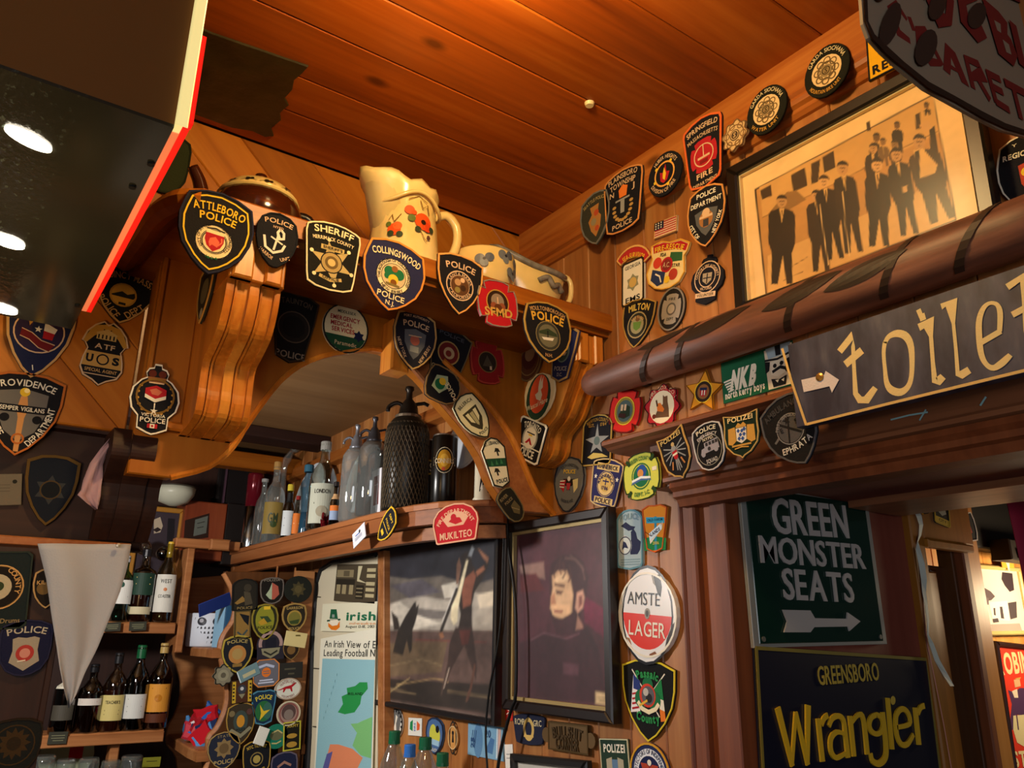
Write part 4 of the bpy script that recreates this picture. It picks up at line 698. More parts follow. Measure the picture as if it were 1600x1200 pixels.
pp('medical_patch', 'white GEORGIA EMS patch with a silver star of life', R, (992, 408), (992, 477), 35, 'rrect', 'W', '#2a2218', [Sr(0, 0, .6, .42, 6, '#8a8a70'), D(0, 0, .34, '#c8a860'), T('GEORGIA', 0, .74, .24, 'd', 1.4), T('EMS', 0, -.74, .34, 'K', 1.3, None, .02)], .08)
pp('fire_patch', 'cream FIRE-RESCUE patch with a red arc and quartered flames and peninsula', R, (1052, 376), (1038, 454), 64, 'rescue', '#e0c88a', '#d8a23a', [Pg('R', (-.9, .82), (-.4, .92), (0, .86), (.5, .92), (.9, .76), (.84, .5), (.3, .6), (-.3, .58), (-.8, .5)), Pg('#2f5a34', (.1, .5), (.7, .46), (.75, .12), (.1, .1)), D(0, .0, .3, 'R'), D(0, 0, .22, '#7a2a28'), D(-.5, .1, .22, '#c8402c'), Pg('#27345c', (-.7, -.16), (0, -.3), (0, -.75), (-.3, -.85), (-.7, -.6)), D(.42, -.4, .22, '#a83a28'), D(.15, -.6, .14, 'Y'), St('W', .06, (-.5, -.35), (-.25, -.45), (-.12, -.7)), T('FIRE-RESCUE', 0, .72, .2, 'Y', 1.5, 3, .02), T('A.C.', 0, 0, .18, 'P', .35), T('FDA', -.25, .42, .13, 'K', .3), T('STAR', .5, -.05, .12, 'K', .4)], .05)
pp('fire_patch', 'round black COUNTRY FIRE AUTHORITY patch with a crest and a scroll below', R, (1112, 399), (1104, 477), 54, 'crown', '#17151c', None, [Rg(0, .1, .78, .05, 'P'), Rg(0, .1, .5, .04, 'P'), Pg('#9a8a70', (-.28, .26), (.28, .26), (.26, -.05), (0, -.2), (-.26, -.05)), Bx('#17151c', -.03, -.16, .03, .24), Bx('#17151c', -.24, .04, .24, .08), Bx('P', -.6, -.72, .6, -.52), T('COUNTRY FIRE AUTHORITY', 0, .55, .13, 'P', 1.9, .64), T('VICTORIA', 0, -.36, .13, 'P', .7), T('VOLUNTEER', 0, -.62, .13, '#2a2420', 1.0)], 0)
pp('police_patch', 'black MILTON patch with a green seal, its tip behind the painted pole', R, (1004, 468), (994, 545), 52, 'heater', 'K', '#a8843e', [D(0, -.06, .6, '#9a8a60'), D(0, -.06, .54, '#2a2a20'), D(0, -.06, .4, '#8a8460'), Pg('#5a7a34', (-.26, .06), (.26, .06), (.2, -.2), (0, -.3), (-.2, -.2)), D(0, .2, .14, '#6a4a2a'), T('MILTON', 0, .68, .28, '#c8ac50', 1.3, 2.4, .03), T('SETTLED', 0, .26, .1, 'T', .8, .5)], .06)
pp('fire_patch', 'oval black patch with a silver maltese cross beside the MILTON patch', R, (1056, 450), (1048, 518), 43, 'round', '#1c1814', '#7d7468', [Pg('#8d8478', *[(x*.72, y*.72) for x, y in SH['maltese']]), D(0, 0, .36, '#55504a'), D(0, 0, .26, '#9a9080'), T('FIRE', 0, .46, .15, 'd', .5), T('DEPT', 0, -.46, .15, 'd', .5)], .08)
pp('regional_patch', 'black patch with white REG letters by the wall corner behind the sepia frame', R, (1600, 213), (1606, 330), 92, 'shield', '#14131a', 'W', [T('Y', -.3, .78, .12, 'W', .2), T('REGIONAL', 0, .5, .22, 'W', 1.5, None, .03), Pg('#b0412a', (-.2, .2), (.5, .3), (.4, -.3), (.1, -.5), (-.1, -.3)), D(.1, 0, .2, 'Y')], .04)
# --- between pole and lintel
pp('fire_patch', 'bright red maltese cross patch with a tan ring and town scene under the pole', R, (984, 608), (975, 678), 51, 'maltese', '#c9251f', '#6a1a14', [D(0, 0, .62, '#8a7a30'), D(0, 0, .48, '#4a5a58'), Pg('#22301f', (0, .3), (.3, .2), (.35, -.2), (0, -.36), (-.3, -.3), (-.3, -.1)), Bx('P', -.26, .0, -.12, .28), Bx('P', -.05, .02, .08, .3), Bx('#3a1c18', -.34, -.3, .1, -.12), Rg(0, 0, .62, .04, 'Y')], .06)
pp('fire_patch', 'red scalloped patch with a seated dog in an orange vest on a cream disc', R, (1041, 600), (1034, 672), 57, 'rosette', '#b0222a', '#3a0f12', [D(0, -.02, .68, '#e8d8b4'), Pg('#6a4a30', (.0, .5), (.1, .42), (.26, .46), (.3, .2), (.4, -.1), (.46, -.46), (-.36, -.5), (-.2, -.1), (.05, .1)), Pg('O', (-.3, .12), (-.1, .16), (.16, -.12), (.1, -.24), (-.22, -.2)), St('#4a2c1a', .08, (-.34, .28), (-.24, .0)), D(-.38, -.44, .1, '#6a2a1a'), T('FIRE  BOX  CO. 1', 0, .82, .15, 'P', 1.7, .82)], .04)
pp('sheriff_star', 'gold five pointed star patch with a flag shield in its centre', R, (1106, 578), (1099, 648), 62, 'star5', '#d08a1c', '#8a5a14', [D(0, 0, .46, '#2e1f14'), Rg(0, 0, .46, .04, 'Y'), D(0, 0, .3, '#8a5a30'), Pg('R', (-.18, .16), (.18, .16), (.16, -.14), (0, -.24), (-.16, -.14)), Bx('N', -.18, .06, .18, .18), Bx('W', -.08, -.16, -.03, .06), Bx('W', .05, -.16, .1, .06)], .05)
quad('green_poster', 'small green north kerry boys poster with a man in a hat, behind the toilet board', R, (1124, 570), (1238, 532), (1247, 600), (1136, 630), '#14583a', [T('NKB', -.36, -.02, .42, 'W', .72, None, .07, shear=.25), *[St('W', .04, (-.94+.03*i, .0-.13*i), (-.66, .06-.13*i)) for i in range(5)], T('north kerry boys', -.36, -.66, .17, 'W', 1.12, None, .03),
    Pg('#d8cdb8', (.3, -.95), (.26, .9), (1, .9), (1, -.95)), Pg('#9ab0c0', (.3, .96), (.96, .96), (.9, .5), (.36, .44)), Pg('K', (.55, .96), (.7, .96), (.7, .5), (.56, .5)), St('K', .05, (.26, .42), (.6, .34), (.98, .5)), Pg('K', (.26, .36), (.4, .3), (.36, -.1), (.26, -.2)), Pg('W', (.4, .26), (.8, .3), (.84, -.3), (.6, -.5), (.4, -.3)), St('K', .07, (.44, -.2), (.56, -.12), (.66, -.06), (.8, -.2)), D(.52, .06, .05, 'K'), D(.7, .1, .05, 'K'), Pg('K', (.8, .2), (.96, .3), (.9, -.5), (.78, -.3)), Pg('K', (.4, -.5), (.6, -.6), (.8, -.5), (.76, -.9), (.44, -.9)), Pg('W', (.5, -.6), (.56, -.74), (.6, -.62)), Pg('W', (.66, -.66), (.72, -.76), (.74, -.6))], 'poster', thick=.002)
# --- on and under the lintel
FP = XP(.907)
pp('police_patch', 'black POLIZEI patch with a silver eagle at the lintel end', FP, (1049, 677), (1072, 748), .72, 'pol', '#16161c', '#c09a58', [*[St('#8d9298', .07, (0, .22), (x, y)) for x, y in ((.7, .5), (.8, .25), (.75, 0), (.6, -.25), (-.7, .5), (-.8, .25), (-.75, 0), (-.6, -.25), (.15, -.6), (0, -.66), (-.15, -.6))], D(0, .3, .16, '#8d9298'), D(.02, .46, .12, '#b8a070'), Pg('R', (-.18, .18), (.18, .18), (.14, -.12), (0, -.2), (-.14, -.12)), Bx('W', -.17, .0, .17, .08), St('#b07a48', .09, (.3, -.2), (.45, -.5)), St('#b07a48', .09, (-.3, -.2), (-.45, -.5)), T('POLIZEI', 0, .74, .24, '#c8b070', 1.5, None, .02)], .07)
pp('police_patch', 'black POLICE EMERGENCY SQUAD patch with a grey truck', FP, (1105, 662), (1119, 735), .8, 'cup', '#15161c', '#c9c9d0', [Pg('#9a9cb0', (-.6, -.24), (-.5, -.02), (-.3, .0), (-.3, .2), (.58, .24), (.62, -.2)), *[Bx('#33343c', x, .04, x+.16, .18) for x in (-.22, .0, .22, .42)], D(-.42, -.26, .13, '#9a9cb0'), D(.42, -.22, .13, '#9a9cb0'), D(.0, -.1, .1, '#33343c'), Rg(0, -.15, .8, .04, 'S'), T('POLICE', 0, .74, .22, 'W', 1.3, 2.2, .02), T('EMERGENCY', 0, .5, .16, '#c9c9d0', 1.3, 1.5), T('NYPD.', .05, .32, .16, 'W', .7), T('SQUAD', .05, -.6, .2, '#c9c9d0', .7)], .06)
pp('police_patch', 'dark green POLIZEI patch with gold lions and a blue and white lozenge shield', FP, (1160, 646), (1165, 717), .92, 'pol', '#152a22', '#c9ab6a', [Pg('#c79c4e', (-.75, .38), (-.35, .42), (-.3, -.2), (-.55, -.36), (-.78, -.3)), Pg('#c79c4e', (.75, .38), (.35, .42), (.3, -.2), (.55, -.36), (.78, -.3)), Pg('#c79c4e', (-.3, .44), (-.15, .58), (0, .48), (.15, .58), (.3, .44), (.28, .36), (-.28, .36)), Pg('#e8e6e4', (-.3, .34), (.3, .34), (.28, -.2), (0, -.34), (-.28, -.2)), *[Pg('#3558a8', (x, y), (x+.1, y+.1), (x+.2, y), (x+.1, y-.1)) for x, y in ((-.26, .22), (-.05, .2), (-.14, .04), (.07, .04), (-.22, -.12), (-.02, -.14), (.1, .26))], Bx('#c79c4e', -.55, -.46, .55, -.38), St('#c79c4e', .06, (-.4, -.55), (0, -.5), (.4, -.55)), T('POLIZEI', 0, .74, .22, 'c', 1.45, None, .02)], .06)
pp('medical_patch', 'large black and grey EPHRATA ambulance patch, its corner behind the toilet board', XP(.9045), (1218, 624), (1263, 725), .82, 'shield', '#17171b', '#55555c', [D(0, .05, .52, '#2a2a2e'), D(0, .05, .46, '#505056'), Rg(0, .05, .52, .03, '#85858c'), St('#1c1c20', .08, (-.3, .3), (.32, -.2)), St('#1c1c20', .06, (.1, .4), (-.22, -.3)), Sr(0, .3, .16, .06, 5, '#1c1c20'), St('#66666c', .08, (-.7, -.1), (-.5, -.02)), T('AMBULANCE', 0, .7, .2, '#3c3c42', 1.5, 2.2, .03), T('EPHRATA', 0, -.48, .2, '#c8c8c8', 1.15, -2.2, .02), T('E', -.3, .12, .16, '#1c1c20'), T('S', .3, .14, .16, '#1c1c20'), T('FIRST SERGEANT', 0, .42, .1, '#85858c', 1.2, .5)], .06)
# --- photo wall beside the frames
pp('sheriff_patch', 'black HAMPTON COUNTY patch with a silver star cut by the lintel end', R, (938, 648), (934, 728), 46, 'tomb', '#14141c', '#b09048', [Pg('#8a8c8c', (0, .66), (.12, .14), (.8, .1), (.25, -.14), (.4, -.5), (0, -.3), (-.4, -.5), (-.25, -.14), (-.8, .06), (-.12, .14)), D(0, -.04, .2, '#5a6a6a'), Pg('#c8b060', (-.6, -.66), (-.2, -.5), (.4, -.56), (.8, -.7), (.3, -.7), (-.3, -.74)), T('HAMPTON COUNTY', 0, .8, .16, 'G', 1.5, 1.6), T('EST.', -.4, .58, .14, 'G', .4), T('1784', .4, .58, .14, 'G', .4)], .06)
pp('police_patch', 'grey egg shaped SOUTH KINGSTOWN patch with flags and an eagle', R, (896, 714), (888, 801), 47, 'egg', '#6d6d6a', '#26262e', [*eagle(0, .02, .42, '#241a14'), Pg('R', (-.6, .12), (-.2, .16), (-.3, -.3), (-.6, -.1)), *[St('W', .05, (-.6, .1-.1*i), (-.28, .12-.12*i)) for i in range(3)], Pg('#d8cc90', (.25, .16), (.6, .22), (.62, -.1), (.4, -.3)), Pg('#b0343a', (-.14, .04), (.14, .04), (.1, -.16), (0, -.22), (-.1, -.16)), D(0, .2, .1, 'W'), T('SOUTH KINGSTOWN', 0, .7, .12, '#2a2a30', 1.2, 1.0), T('POLICE', 0, .46, .16, 'Y', .8, None, .02), T('RHODE ISLAND', 0, -.62, .12, '#2a2a30', .8, -.9)], .06)
pp('police_patch', 'navy and cream RHINEBECK POLICE patch with a round seal above the purple portrait', R, (956, 717), (944, 793), 49, 'key', '#2a2a58', '#c9b080', [Bx('#d8bc7e', -.72, .5, .72, .78), Bx('#d8bc7e', -.6, -.86, .6, -.6), D(0, -.04, .56, '#d8bc7e'), Rg(0, -.04, .54, .04, '#2a2a58'), D(0, -.04, .36, '#c9a860'), St('#2a2a58', .06, (-.2, .06), (.2, .06)), St('#2a2a58', .06, (0, .16), (0, -.1)), Sr(-.7, .2, .12, .05, 5, 'W'), Sr(.7, .2, .12, .05, 5, 'W'), T('RHINEBECK', 0, .64, .18, '#2a2a40', 1.3, None, .02), T('POLICE', 0, -.73, .2, '#2a2a40', 1.0, None, .02), T('1786', 0, -.22, .15, '#2a2a58', .4), T('RHINEBECK', 0, .3, .14, '#2a2a58', 1.3, .46)], .06)
pp('fire_patch', 'lime yellow maltese patch with a green globe and open book', XP(.945), (1003, 708), (1008, 782), 58, 'maltese', '#c8cc56', '#2a3a20', [D(0, 0, .52, '#c8cc56'), Rg(0, 0, .52, .06, '#2f6a3a'), D(0, .0, .42, '#1f6a48'), D(.05, .2, .26, '#27509a'), D(-.02, .12, .16, '#c98a4a'), Pg('#dfe6ea', (-.5, -.22), (0, -.12), (.5, -.18), (.5, -.1), (0, .0), (-.5, -.1)), Pg('#4a6a9a', (-.55, -.3), (0, -.18), (.55, -.26), (.5, -.2), (0, -.1), (-.5, -.2)), Bx('W', .62, .1, .86, .26), *[Pg('#24401f', (.5*a, .62*b), (.62*a, .5*b), (.8*a, .72*b), (.7*a, .82*b)) for a in (-1, 1) for b in (-1, 1)], T('GREEN COUNTY', 0, .74, .15, '#2f6a3a', 1.1, 1.4, .03), T('DEPT. 1-C', 0, -.76, .15, '#2f6a3a', .8, -1.4, .03)], .04)
pp('police_patch', 'tall pale blue POLICE patch with a dark Michigan map', R, (987, 796), (988, 891), 40, 'mich', '#9fb4bd', '#5f8a9a', [Pg('#2c3250', (-.7, .46), (-.3, .58), (.1, .44), (.46, .4), (.3, .3), (-.1, .28), (-.4, .38)), Pg('#2c3250', (.1, .24), (.3, .34), (.5, .2), (.6, .0), (.86, -.1), (.8, -.36), (.6, -.5), (.05, -.5), (0, -.2), (.12, 0)), D(-.36, -.2, .52, '#c8d0d0'), Rg(-.36, -.2, .5, .06, '#2c3250'), Pg('#2c3250', (-.5, -.05), (-.3, -.1), (-.1, -.3), (-.4, -.26), (-.6, -.34)), *[St('#7a949c', .05, (-.7, y), (.8, y)) for y in (-.66, -.74, -.82)], T('POLICE', 0, .76, .3, '#7a97a6', 1.5, 2.6, .04)], .07)
pp('landmark_patch', 'orange patch with a blue sign post reading LANDS over green hills', R, (1026, 789), (1027, 864), 39, 'third', '#d98a2a', '#c85a24', [Pg('#1f7a44', (-.9, -.4), (-.2, -.3), (.9, -.42), (.85, -.9), (-.85, -.9)), Bx('#2f8aa8', -.02, -.9, .16, .5), Pg('#3aa0c0', (-.7, .5), (.76, .44), (.8, .2), (-.66, .24)), Pg('W', (-.4, -.46), (.5, .04), (.66, .3), (.6, -.02), (-.36, -.64)), Pg('#dfeef2', (-.46, -.2), (.5, .2), (.56, -.06), (-.4, -.5)), St('#7a3a1a', .05, (-.8, -.1), (-.3, -.3)), T('OLD FARM', .04, .36, .15, '#1c4a66', 1.2, None, .02), T('LANDS', .06, -.14, .2, '#1c2a4a', .8, None, .03, rot=.42), T('2006', .1, -.6, .16, '#c8c060', .5)], .06)
oe = pp('enamel_sign', 'chipped white and red oval enamel lager sign beside the doorway', R, (1018, 894), (1016, 1028), 91, 'round', '#e4e4e2', 'W', [D(0, 0, .88, 'K', 1.18), D(0, 0, .83, '#dfe0e2', 1.11), Pg('#d4301f', *[(.83*math.cos(R_(a)), .81*math.sin(R_(a))) for a in range(180, 361, 10)]), Pg('#2a241f', (.2, .9), (.42, .96), (.5, .66), (.46, .42), (.36, .5), (.28, .7)), Pg('#8a8478', (.12, .98), (.22, .9), (.28, .68), (.2, .74)), Pg('#2a1c14', (.84, -.2), (.98, -.05), (.96, -.3), (.8, -.6), (.62, -.72), (.68, -.5)), Pg('#7a4a28', (.1, -.98), (.4, -.9), (.3, -.82), (.12, -.9)), Pg('#9a6a40', (-.72, -.58), (-.62, -.66), (-.5, -.76), (-.58, -.6)), D(.02, .02, .09, '#8a8478', .13), D(.02, .02, .05, '#3a3a34', .08),
    T('AMSTE', -.12, .36, .3, 'K', 1.12, None, -.004), T('LAGER', .02, -.34, .34, 'W', 1.25, None, .008)], .06, 'sign', thick=.008, matf=lambda c: cm(c, .22, 0, 0, .5))
pp('county_patch', 'black Passaic County shield with yellow edge, crossed flags and a green shamrock', R, (1016, 1031), (1017, 1159), 83, 'heater', '#131416', '#d8c232', [St('W', .035, (-.62, .72), (.42, -.36)), St('W', .035, (.62, .7), (-.42, -.36)), Pg('#e6e0e0', (-.56, .6), (-.3, .44), (-.3, -.3), (-.66, -.36)), Pg('#2a3a78', (-.56, .6), (-.3, .44), (-.3, .2), (-.56, .24)), *[St('R', .05, (-.6, .1-.12*i), (-.34, .16-.12*i)) for i in range(4)], Pg('#1f7a44', (.5, .58), (.24, .3), (.36, .1), (.58, .06)), Pg('W', (.36, .1), (.58, .06), (.62, -.2), (.44, -.16)), Pg('O', (.44, -.16), (.62, -.2), (.66, -.42), (.48, -.46)), D(0, .38, .2, 'g'), D(-.24, .02, .24, 'g'), D(.24, .02, .24, 'g'), D(0, .12, .3, '#c8402c'), D(.02, .12, .24, '#5a5a62'), D(.06, .06, .12, '#2a2a2e'), D(-.06, .2, .1, '#b8b4ac'), St('#e6dcb8', .11, (-.36, -.06), (-.2, -.22), (.05, -.28), (.3, -.18), (.42, -.04)), St('#d8b040', .06, (-.3, -.16), (.0, .0)), T('Passaic', 0, .66, .2, '#2a8a4a', .85, 1.2, .04), T('County', .02, -.44, .2, '#2a8a4a', .85, -1.4, .04)], .05)
pp('eagle_patch', 'round navy PROTECTORS patch edged in gold at the lower picture edge', R, (1018, 1160), (1020, 1256), 62, 'round', '#1f2a52', '#c9952e', [Rg(0, 0, .8, .24, '#dfe3ea'), D(0, 0, .56, '#16204a'), *eagle(0, .1, .46, '#a8402c'), D(0, .34, .1, 'W'), T('PROTECTORS OF INDEPENDENCE', 0, .7, .15, '#1f2a52', 2.6, .68)], .08)
quad('police_patch', 'small dark green POLIZEI rectangle with silver lions below the purple portrait', R, (943, 1152), (987, 1157), (987, 1226), (942, 1226), '#22382c', [T('POLIZEI', 0, .58, .34, 'W', 1.5, None, .03), Pg('#a8a088', (-.6, .1), (-.2, .2), (-.2, -.4), (-.6, -.5)), Pg('#a8a088', (.6, .1), (.2, .2), (.2, -.4), (.6, -.5)), Bx('#5a7a9a', -.2, -.4, .2, .1)], 'patch', edge='#c8c4a0', border=.05)
pp('mounted_patch', 'navy patch with a gold crowned wreath lettered RCMP', R, (829, 1115), (830, 1164), 50, 'key', '#1d2136', None, [D(0, .0, .34, '#c8a860', .4), D(0, 0, .2, '#1d2136', .26), Pg('#c8a860', (-.2, .55), (0, .8), (.2, .55)), Bx('#c8a860', -.3, -.5, .3, -.36), T('RCMP', -.56, .46, .2, '#c8b890', .6), T('GRC', .56, .42, .2, '#c8b890', .5)], 0)
bc_ = quad('brass_plaque', 'cast brown plaque with raised joking letters below the purple portrait', R, (862, 1126), (925, 1133), (925, 1180), (863, 1170), '#6d5434', [T('BULLSHIT', 0, .38, .3, '#4a3820', 1.5, 4, .03), T('CORNER', 0, -.42, .34, '#4a3820', 1.15, None, .03)], 'plaque', thick=.008, edge='#55401f', mf=lambda c: cm(c, .45, .6, 0, .5), relief=.002, border=.05)
put('ear', *join([lathe(bc_[1].pt(s*(bc_[2]+.006), 0, .002), [(.0001, 0), (.013, 0), (.013, .006), (.0001, .006)], 12, bc_[1].n) for s in (-1, 1)]), cm('#6d5434', .45, .6, 0, .5), bc_[0])
# --- on the bottle shelf front
quad('parking_card', 'white card hanging from the bottle shelf edge', XP(.798), (553, 838), (572, 811), (572, 842), (553, 855), '#dfe2ea', [St('b', .08, (-.5, .3), (.2, .25)), *[St('#8a8fa8', .04, (-.6, y), (.5, y-.04)) for y in (.0, -.15, -.3)], D(.2, .4, .12, 'K')], 'card', thick=.002)
pp('division_patch', 'yellow edged navy quarter round patch hung askew on the bottle shelf', XP(.796), (622, 800), (594, 843), .6, 'shield', '#191a22', '#e2b92e', [Bx('Y', -.3, -.6, .2, -.4), St('Y', .06, (-.7, -.2), (.7, -.1)), T('POLICE', 0, .12, .22, 'Y', 1.1, None, .02), T('DEPT', 0, .5, .24, 'Y', .9, None, .02)], .08)
pp('fire_patch', 'red domed FIRE DEPARTMENT MUKILTEO patch on the bottle shelf', S1, (713, 787), (715, 848), 71, 'dome', '#b3202c', '#d8a88a', [Pg('#d8a88a', *[(.52*math.cos(R_(a)), .16+.42*math.sin(R_(a))) for a in range(20, 161, 14)], (-.56, .22), (-.34, -.16), (.34, -.16), (.56, .22)), Pg('#b3202c', (-.3, .1), (-.1, .3), (.2, .24), (.3, .0), (0, -.08)), D(-.08, .3, .12, '#b3202c'), T('FIRE DEPARTMENT', 0, .62, .14, '#e0b090', 1.9, .86, .02), T('MUKILTEO', 0, -.62, .24, '#e0b090', 1.4, None, .02)], .06)
# --- little ones below the hurler picture
pp('oval_sticker', 'tan oval sticker with a dark band low on the boarded wall', R, (601, 1136), (599, 1176), 22, 'heater', '#d8cba0', None, [Bx('d', -.9, -.1, .9, .1), D(0, .4, .3, '#a8946a')], 0)
pp('oval_sticker', 'black and white oval sticker with a white figure, topmost below the hurler picture', R, (624, 1108), (618, 1152), 22, 'round', '#dedbd2', 'd', [D(0, 0, .68, '#6a6a68', 1.5), Pg('W', (-.1, .6), (.2, .5), (.1, 0), (.3, -.5), (-.2, -.5), (-.05, 0)), *[D(.84*math.cos(R_(a)), .84*math.sin(R_(a)), .08, 'K') for a in range(0, 360, 24)]], .06)
quad('island_sticker', 'green white and orange island shaped sticker', R, (639, 1123), (659, 1121), (662, 1152), (640, 1147), '#e6e6de', [Pg('#1f8a50', (-.7, .5), (-.3, .8), (-.3, -.5), (-.75, -.3)), Pg('#e0602c', (.3, .7), (.75, .3), (.7, -.3), (.3, -.4)), T('EIRE', 0, 0, .24, 'b', .55, None, rot=1.57)], 'sticker', thick=.002)
pp('police_patch', 'blue oval shield with yellow figures below the hurler picture', R, (684, 1121), (680, 1178), 27, 'egg', '#4a6a9a', '#23304a', [D(-.2, .1, .4, 'y', .5), D(.3, .0, .36, 'y', .5), D(.3, .4, .2, 'K'), Bx('#9ac0d8', -.7, -.5, .6, -.2), T('POLICE', 0, -.75, .16, 'W', .8)], .09)
pp('oval_badge', 'small oval wooden badge with black rings and a keyhole mark', R, (711, 1134), (711, 1171), 15, 'round', '#c8904e', '#e0c08a', [Rg(0, 0, .78, .2, 'd', 1.7), D(0, .4, .22, 'K'), Pg('K', (-.1, .4), (.1, .4), (.2, -.4), (-.2, -.4))], .08)
quad('banknote', 'blue printed paper note taped below the hurler picture', R, (732, 1128), (789, 1138), (789, 1189), (733, 1180), '#7aa6c4', [D(-.4, 0, .26, '#5a84ac', .5), Pg('#4a74a4', (0, -.6), (.3, .3), (.5, .2), (.4, -.7)), St('#dce8ee', .05, (.65, .9), (.62, -.9)), Pg('#c8a8a0', (.7, .9), (.85, .9), (.82, -.9), (.68, -.9)), *[St('#3a5a84', .03, (-.8+.1*i, -.5), (-.7+.1*i, .6)) for i in range(3)], T('25', -.7, -.2, .2, '#2a4a78', .3, None, rot=1.57), T('20', .15, .5, .2, '#2a4a78', .3)], 'banknote', thick=.0015)
quad('white_ticket', 'white ticket with grey lines at the lower edge beside the black cords', R, (791, 1163), (803, 1163), (804, 1225), (791, 1225), '#e6e2da', [St('#6a6a6a', .08, (-.6, .5), (.5, .5)), St('#6a6a6a', .08, (-.6, .3), (.5, .3))], 'ticket', thick=.0015)
quad('red_flyer', 'narrow red flyer between the hurler picture and the purple portrait', R, (790, 1028), (802, 1028), (801, 1126), (790, 1126), '#c02a1c', [St('W', .12, (-.6, -.6), (.6, -.75)), St('W', .12, (-.6, -.8), (.6, -.7)), Bx('#2a2420', -1, .8, 1, 1)], 'flyer', thick=.0015)
# --- strip panel at the end of the bar shelves
def sp(name, label, cx, y0, y1, w, shape, base, border, ops, **k): pp(name, label, G, (cx+.5, y0), (cx-.5, y1), w, shape, base, border, ops, **k)
sp('wildcat_patch', 'dark patch with an animal figure at the top corner of the patch panel', 382, 904, 954, 40, 'tomb', '#232019', '#15130f', [Pg('#8a6a34', (-.8, -.5), (-.2, -.1), (.1, -.4), (-.6, -.6)), D(.2, .4, .3, '#3a3428'), Pg('#4a4232', (-.1, .2), (.4, .1), (.6, -.6), (0, -.7)), T('POLICE', 0, -.84, .2, '#8a7444', 1.2)])
sp('crest_patch', 'black shield with a white and red drop crest on the patch panel', 424, 902, 944, 38, 'cup', '#191512', '#6a6058', [Pg('#a8b898', (0, .6), (-.2, .1), (-.5, -.3), (-.2, -.6), (0, -.66)), Pg('#b05a48', (0, .6), (.5, .3), (.6, -.3), (.2, -.66), (0, -.66)), T('POLIZIA', 0, .78, .18, '#8a8070', 1.3)])
sp('star_patch', 'round black patch with a dull brass star at the top of the patch panel', 465, 900, 942, 44, 'round', '#1e201a', None, [Sr(0, 0, .55, .36, 8, '#4a4228'), D(0, 0, .26, '#5a5030')])
sp('eagle_patch', 'tan patch with a dark blue bird at the edge of the patch panel', 378, 954, 998, 26, 'rect', '#8a6a34', '#4a4026', [Pg('#14161c', (-.4, .8), (.8, .6), (.7, -.1), (.2, .2)), St('#3a4a4a', .2, (-.6, -.5), (0, -.8), (.6, -.4))])
sp('camouflage_patch', 'camouflage green and yellow police shield on the patch panel', 413, 943, 1000, 42, 'egg', '#2a2a16', '#8a7a2e', [D(0, .1, .7, '#8a8a2a', 1.0), Pg('#33482a', (-.4, .3), (.2, .3), (.5, .0), (0, -.1)), Pg('#b8902a', (-.5, .0), (-.1, .2), (.2, -.1), (-.3, -.2)), Bx('Y', -.1, .66, .4, .84), T('POLICE', 0, -.32, .2, '#2a2a16', 1.1)])
sp('police_patch', 'tan shield with an olive seal below the brass star patch', 459, 942, 989, 39, 'shield', '#8a6a3a', '#a8884a', [Pg('#2a241a', *[(x*.86, y*.88) for x, y in SH['shield']]), D(0, .0, .58, '#a88a40'), D(0, -.05, .5, '#7a7434'), Pg('#3a4a26', (-.4, -.2), (.4, -.1), (.3, -.4), (-.3, -.4)), T('GARRISON', 0, .66, .2, '#b89a5a', 1.3), T('POLICE', 0, -.7, .18, '#b89a5a', .8)])
sp('police_patch', 'orange disc shield lettered POLICE at the scalloped edge of the patch panel', 370, 992, 1052, 49, 'shield', '#1b1d22', '#a8923a', [D(0, -.02, .56, '#b07a3e'), D(0, 0, .34, '#a88a50'), Bx('#8a6a34', -.3, -.66, .3, -.5), T('POLICE', 0, .68, .2, '#b09a5a', 1.3, 2.2)])
sp('police_patch', 'patch with a mauve arch above a silver shield on the patch panel', 422, 985, 1031, 42, 'round', '#2a2630', None, [Rg(0, .1, .9, .24, '#a88a84'), Pg('#2a2630', (-1, -.1), (1, -.1), (1, -1), (-1, -1)), Pg('#1c1c28', (-.4, .5), (.4, .5), (.4, -.2), (-.4, -.2)), Pg('#8a8468', (-.7, -.2), (.7, -.2), (.6, -.6), (0, -.9), (-.6, -.6)), St('#2a2a24', .12, (-.5, -.4), (0, -.66), (.5, -.4))])
quad('folded_card', 'folded beige paper card stuck over a shield on the patch panel', YP(2.375), (446, 986), (479, 989), (477, 1014), (444, 1007), '#d8c68a', [Pg('#6a5a2a', (-.1, .6), (.3, .7), (.4, .5), (-.1, .4))], 'card', thick=.003)
sp('police_patch', 'small brown shield under the folded beige card', 454, 1000, 1031, 26, 'shield', '#2a1e14', '#8a6a3a', [D(0, 0, .5, '#7a5a30')])
sp('flower_badge', 'silver flower shaped badge at the scalloped edge of the patch panel', 348, 1037, 1073, 34, 'rosette', '#7d7762', '#22201a', [D(0, 0, .5, '#8d876e'), D(0, 0, .24, '#5a5444')], bw=.12)
quad('ticket', 'pale blue ticket tilted across the patch panel', YP(2.376), (367, 1050), (401, 1035), (407, 1051), (377, 1068), '#6d8a90', [Bx('#b8b08a', -.6, -.5, .6, .1), St('#dfe8ea', .08, (-.95, -.9), (-.95, .9))], 'ticket', thick=.002)
sp('fire_patch', 'brown patch with two yellow lettered bars on the patch panel', 377, 1062, 1099, 34, 'rect', '#4a2a1a', '#3a2414', [Bx('#c8a22e', -.95, -.9, -.55, .9), Bx('#c8a22e', .55, -.9, .95, .9), D(0, .2, .4, '#3a3c44'), D(0, .25, .16, '#c8c8c8'), Pg('#8a8468', (-.3, -.2), (.3, -.2), (0, -.6)), *[D(s*.75, y, .08, 'K') for s in (-1, 1) for y in (-.6, -.3, 0, .3, .6)]])
